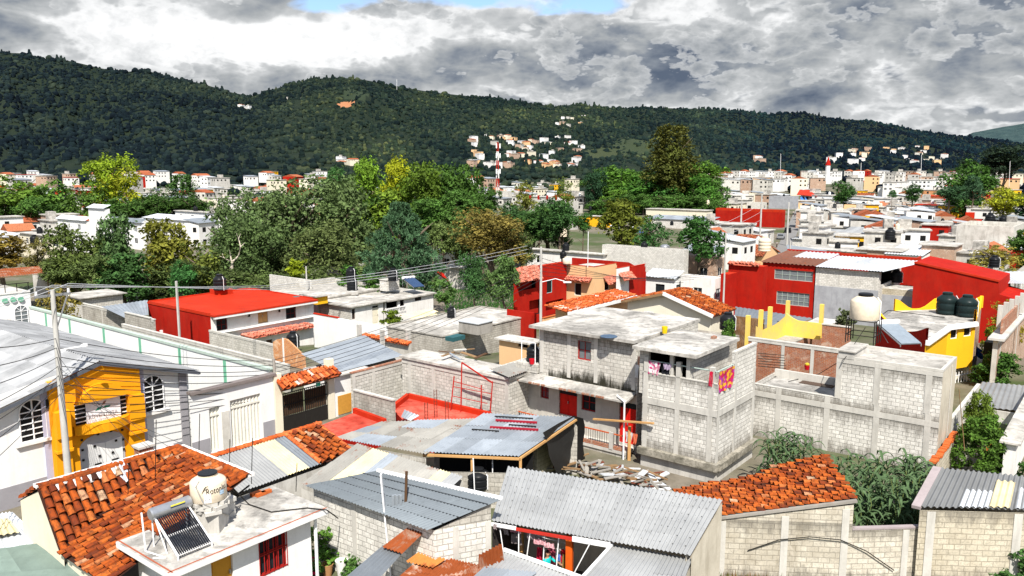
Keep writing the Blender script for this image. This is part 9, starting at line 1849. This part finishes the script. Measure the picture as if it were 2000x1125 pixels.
def body_fig(e, p, yaw, shirt, trousers, ht=1.6, reach=True):
 """one skinned body, facing +x before the turn by yaw"""
 c, s = math.cos(yaw), math.sin(yaw); k = ht/1.65; R = lambda x, y, z: V((c*x-s*y, s*x+c*y, z))*k
 N_ = [(R(0, 0, .92), .115), (R(.0, 0, 1.12), .11), (R(0, 0, 1.32), .12), (R(.0, 0, 1.42), .055), (R(.015, 0, 1.50), .05), (R(.03, 0, 1.58), .078)]; E_ = [(0, 1), (1, 2), (2, 3), (3, 4), (4, 5)]; hands = []
 for sg in (-1, 1):
  i = len(N_); arm = [(R(0, .17*sg, 1.36), .05), (R(.16, .25*sg, 1.20), .042), (R(.40, .16*sg, 1.26), .032), (R(.47, .14*sg, 1.27), .026)] if reach else [(R(0, .17*sg, 1.36), .05), (R(.0, .22*sg, 1.1), .042), (R(.08, .22*sg, .88), .032), (R(.1, .21*sg, .8), .028)]
  N_ += arm; E_ += [(2, i), (i, i+1), (i+1, i+2), (i+2, i+3)]; hands.append((arm[3][0], (arm[3][0]-arm[2][0]).normalized(), sg)); j = len(N_); N_ += [(R(0, .09*sg, .86), .085), (R(.03+.05*sg, .1*sg, .48), .058), (R(.0+.08*sg, .1*sg, .10), .038), (R(.12+.08*sg, .1*sg, .05), .036)]; E_ += [(0, j), (j, j+1), (j+1, j+2), (j+2, j+3)]
 skin('body', N_, E_, SKINM, e, (0, 0, 0), 2 if reach else 1)
 g = [(n[0], n[1]*1.17) for n in N_]; sh = g[:3]+[(R(0, 0, 1.39), .075)]; se = [(0, 1), (1, 2), (2, 3)]
 for b in (6, 14): i = len(sh); sh += [g[b], g[b+1], (N_[b+1][0]*.45+N_[b+2][0]*.55, .043)]; se += [(2, i), (i, i+1), (i+1, i+2)]
 skin('shirt', sh, se, shirt, e, (0, 0, 0), 2 if reach else 1); tr = [(g[0][0], .128)]; te = []
 for b in (10, 18): i = len(tr); tr += [(N_[b][0], .1), (N_[b+1][0], .075), (N_[b+2][0]+UP*.02, .062)]; te += [(0, i), (i, i+1), (i+1, i+2)]
 skin('trousers', tr, te, trousers, e, (0, 0, 0), 2 if reach else 1); h = N_[5][0]; m = MB(); o = wloc(e)+h
 for kk in range(8):
  for jj in range(12):
   def q(a, b): t = .1+1.75*a/8; f = 2*math.pi*b/12; back = .5-.5*math.cos(f); t *= .42+.58*back; return o+R(.0, 0, .012)+R(math.sin(t)*math.cos(f)*.098, math.sin(t)*math.sin(f)*.092, math.cos(t)*.108)
   m.poly([q(kk, jj), q(kk+1, jj), q(kk+1, jj+1), q(kk, jj+1)])
 m.build('hair', HAIR, e, smooth=True)
 if not reach: return
 f = MB(); o = wloc(e)+h
 for y in (-.03, .03): f.lathe([(.011, -.006), (.011, .006)], o+R(.083, y, .01), 8)
 f.build('eyes', IRON, e); f = MB(); f.bar(o+R(.08, 0, .008), o+R(.105, 0, -.022), .02); f.build('nose', SKINM, e); f = MB(); f.bar(o+R(.078, -.022, -.045), o+R(.078, .022, -.045), .012); f.build('mouth', flat('lips', (.30, .09, .08)), e)
 for sg in (-1, 1): f = MB(); f.obox(o+R(-.01, .085*sg, -.02), R(.03, 0, 0), R(0, .014*sg, 0), UP*.05); f.build('ear', SKINM, e)
 for w, dr, sg in hands:
  sd = dr.cross(UP).normalized(); dn = -UP; nd = [(w, .02), (w+dr*.05, .026)]; ed = [(0, 1)]
  for q, ln in ((-.03, .058), (-.01, .068), (.01, .064), (.03, .05)): i = len(nd); b = w+dr*.085+sd*q; nd += [(b, .009), (b+dr*ln*.5+dn*.012, .008), (b+dr*ln*.75+dn*.04, .007)]; ed += [(1, i), (i, i+1), (i+1, i+2)]
  i = len(nd); nd += [(w+dr*.04+sd*.035*sg, .011), (w+dr*.075+sd*.055*sg+dn*.02, .009)]; ed += [(1, i), (i, i+1)]; skin('hand', nd, ed, SKINM, e, (0, 0, 0), 2)
def porch_person():
 f = LF; q = Face(f.q(0, 0, -.45), f.q(f.len, 0, -.45)); s, z = q.at(1069, 1071); p = f.q(s, 0, -.45); e = thing('person', 'person in a turquoise shirt and dark trousers reaching out to the washing in the porch', 'person', p+UP*max(0, z-1.72)); yaw = math.atan2(f.d.y, f.d.x)-.35; body_fig(e, p, yaw, flat('turquoise_shirt', (.01, .46, .45), .8), flat('navy_trousers', (.012, .014, .03), .8), 1.62)
 m = MB(); m.obox(f.q(s-.5, .01, -.9), f.d*1.0, f.n*.9, UP*max(.02, z-1.72)); single(m, 'washing_step', 'raised dark step the person stands on in the laundry porch', 'step', CONC)
porch_person(); street()
SC.cycles.use_denoising = True
SC.cycles.max_bounces = 5; SC.cycles.diffuse_bounces = 3; SC.cycles.glossy_bounces = 2; SC.cycles.transmission_bounces = 2; SC.cycles.transparent_max_bounces = 4
SC.cycles.caustics_reflective = False; SC.cycles.caustics_refractive = False
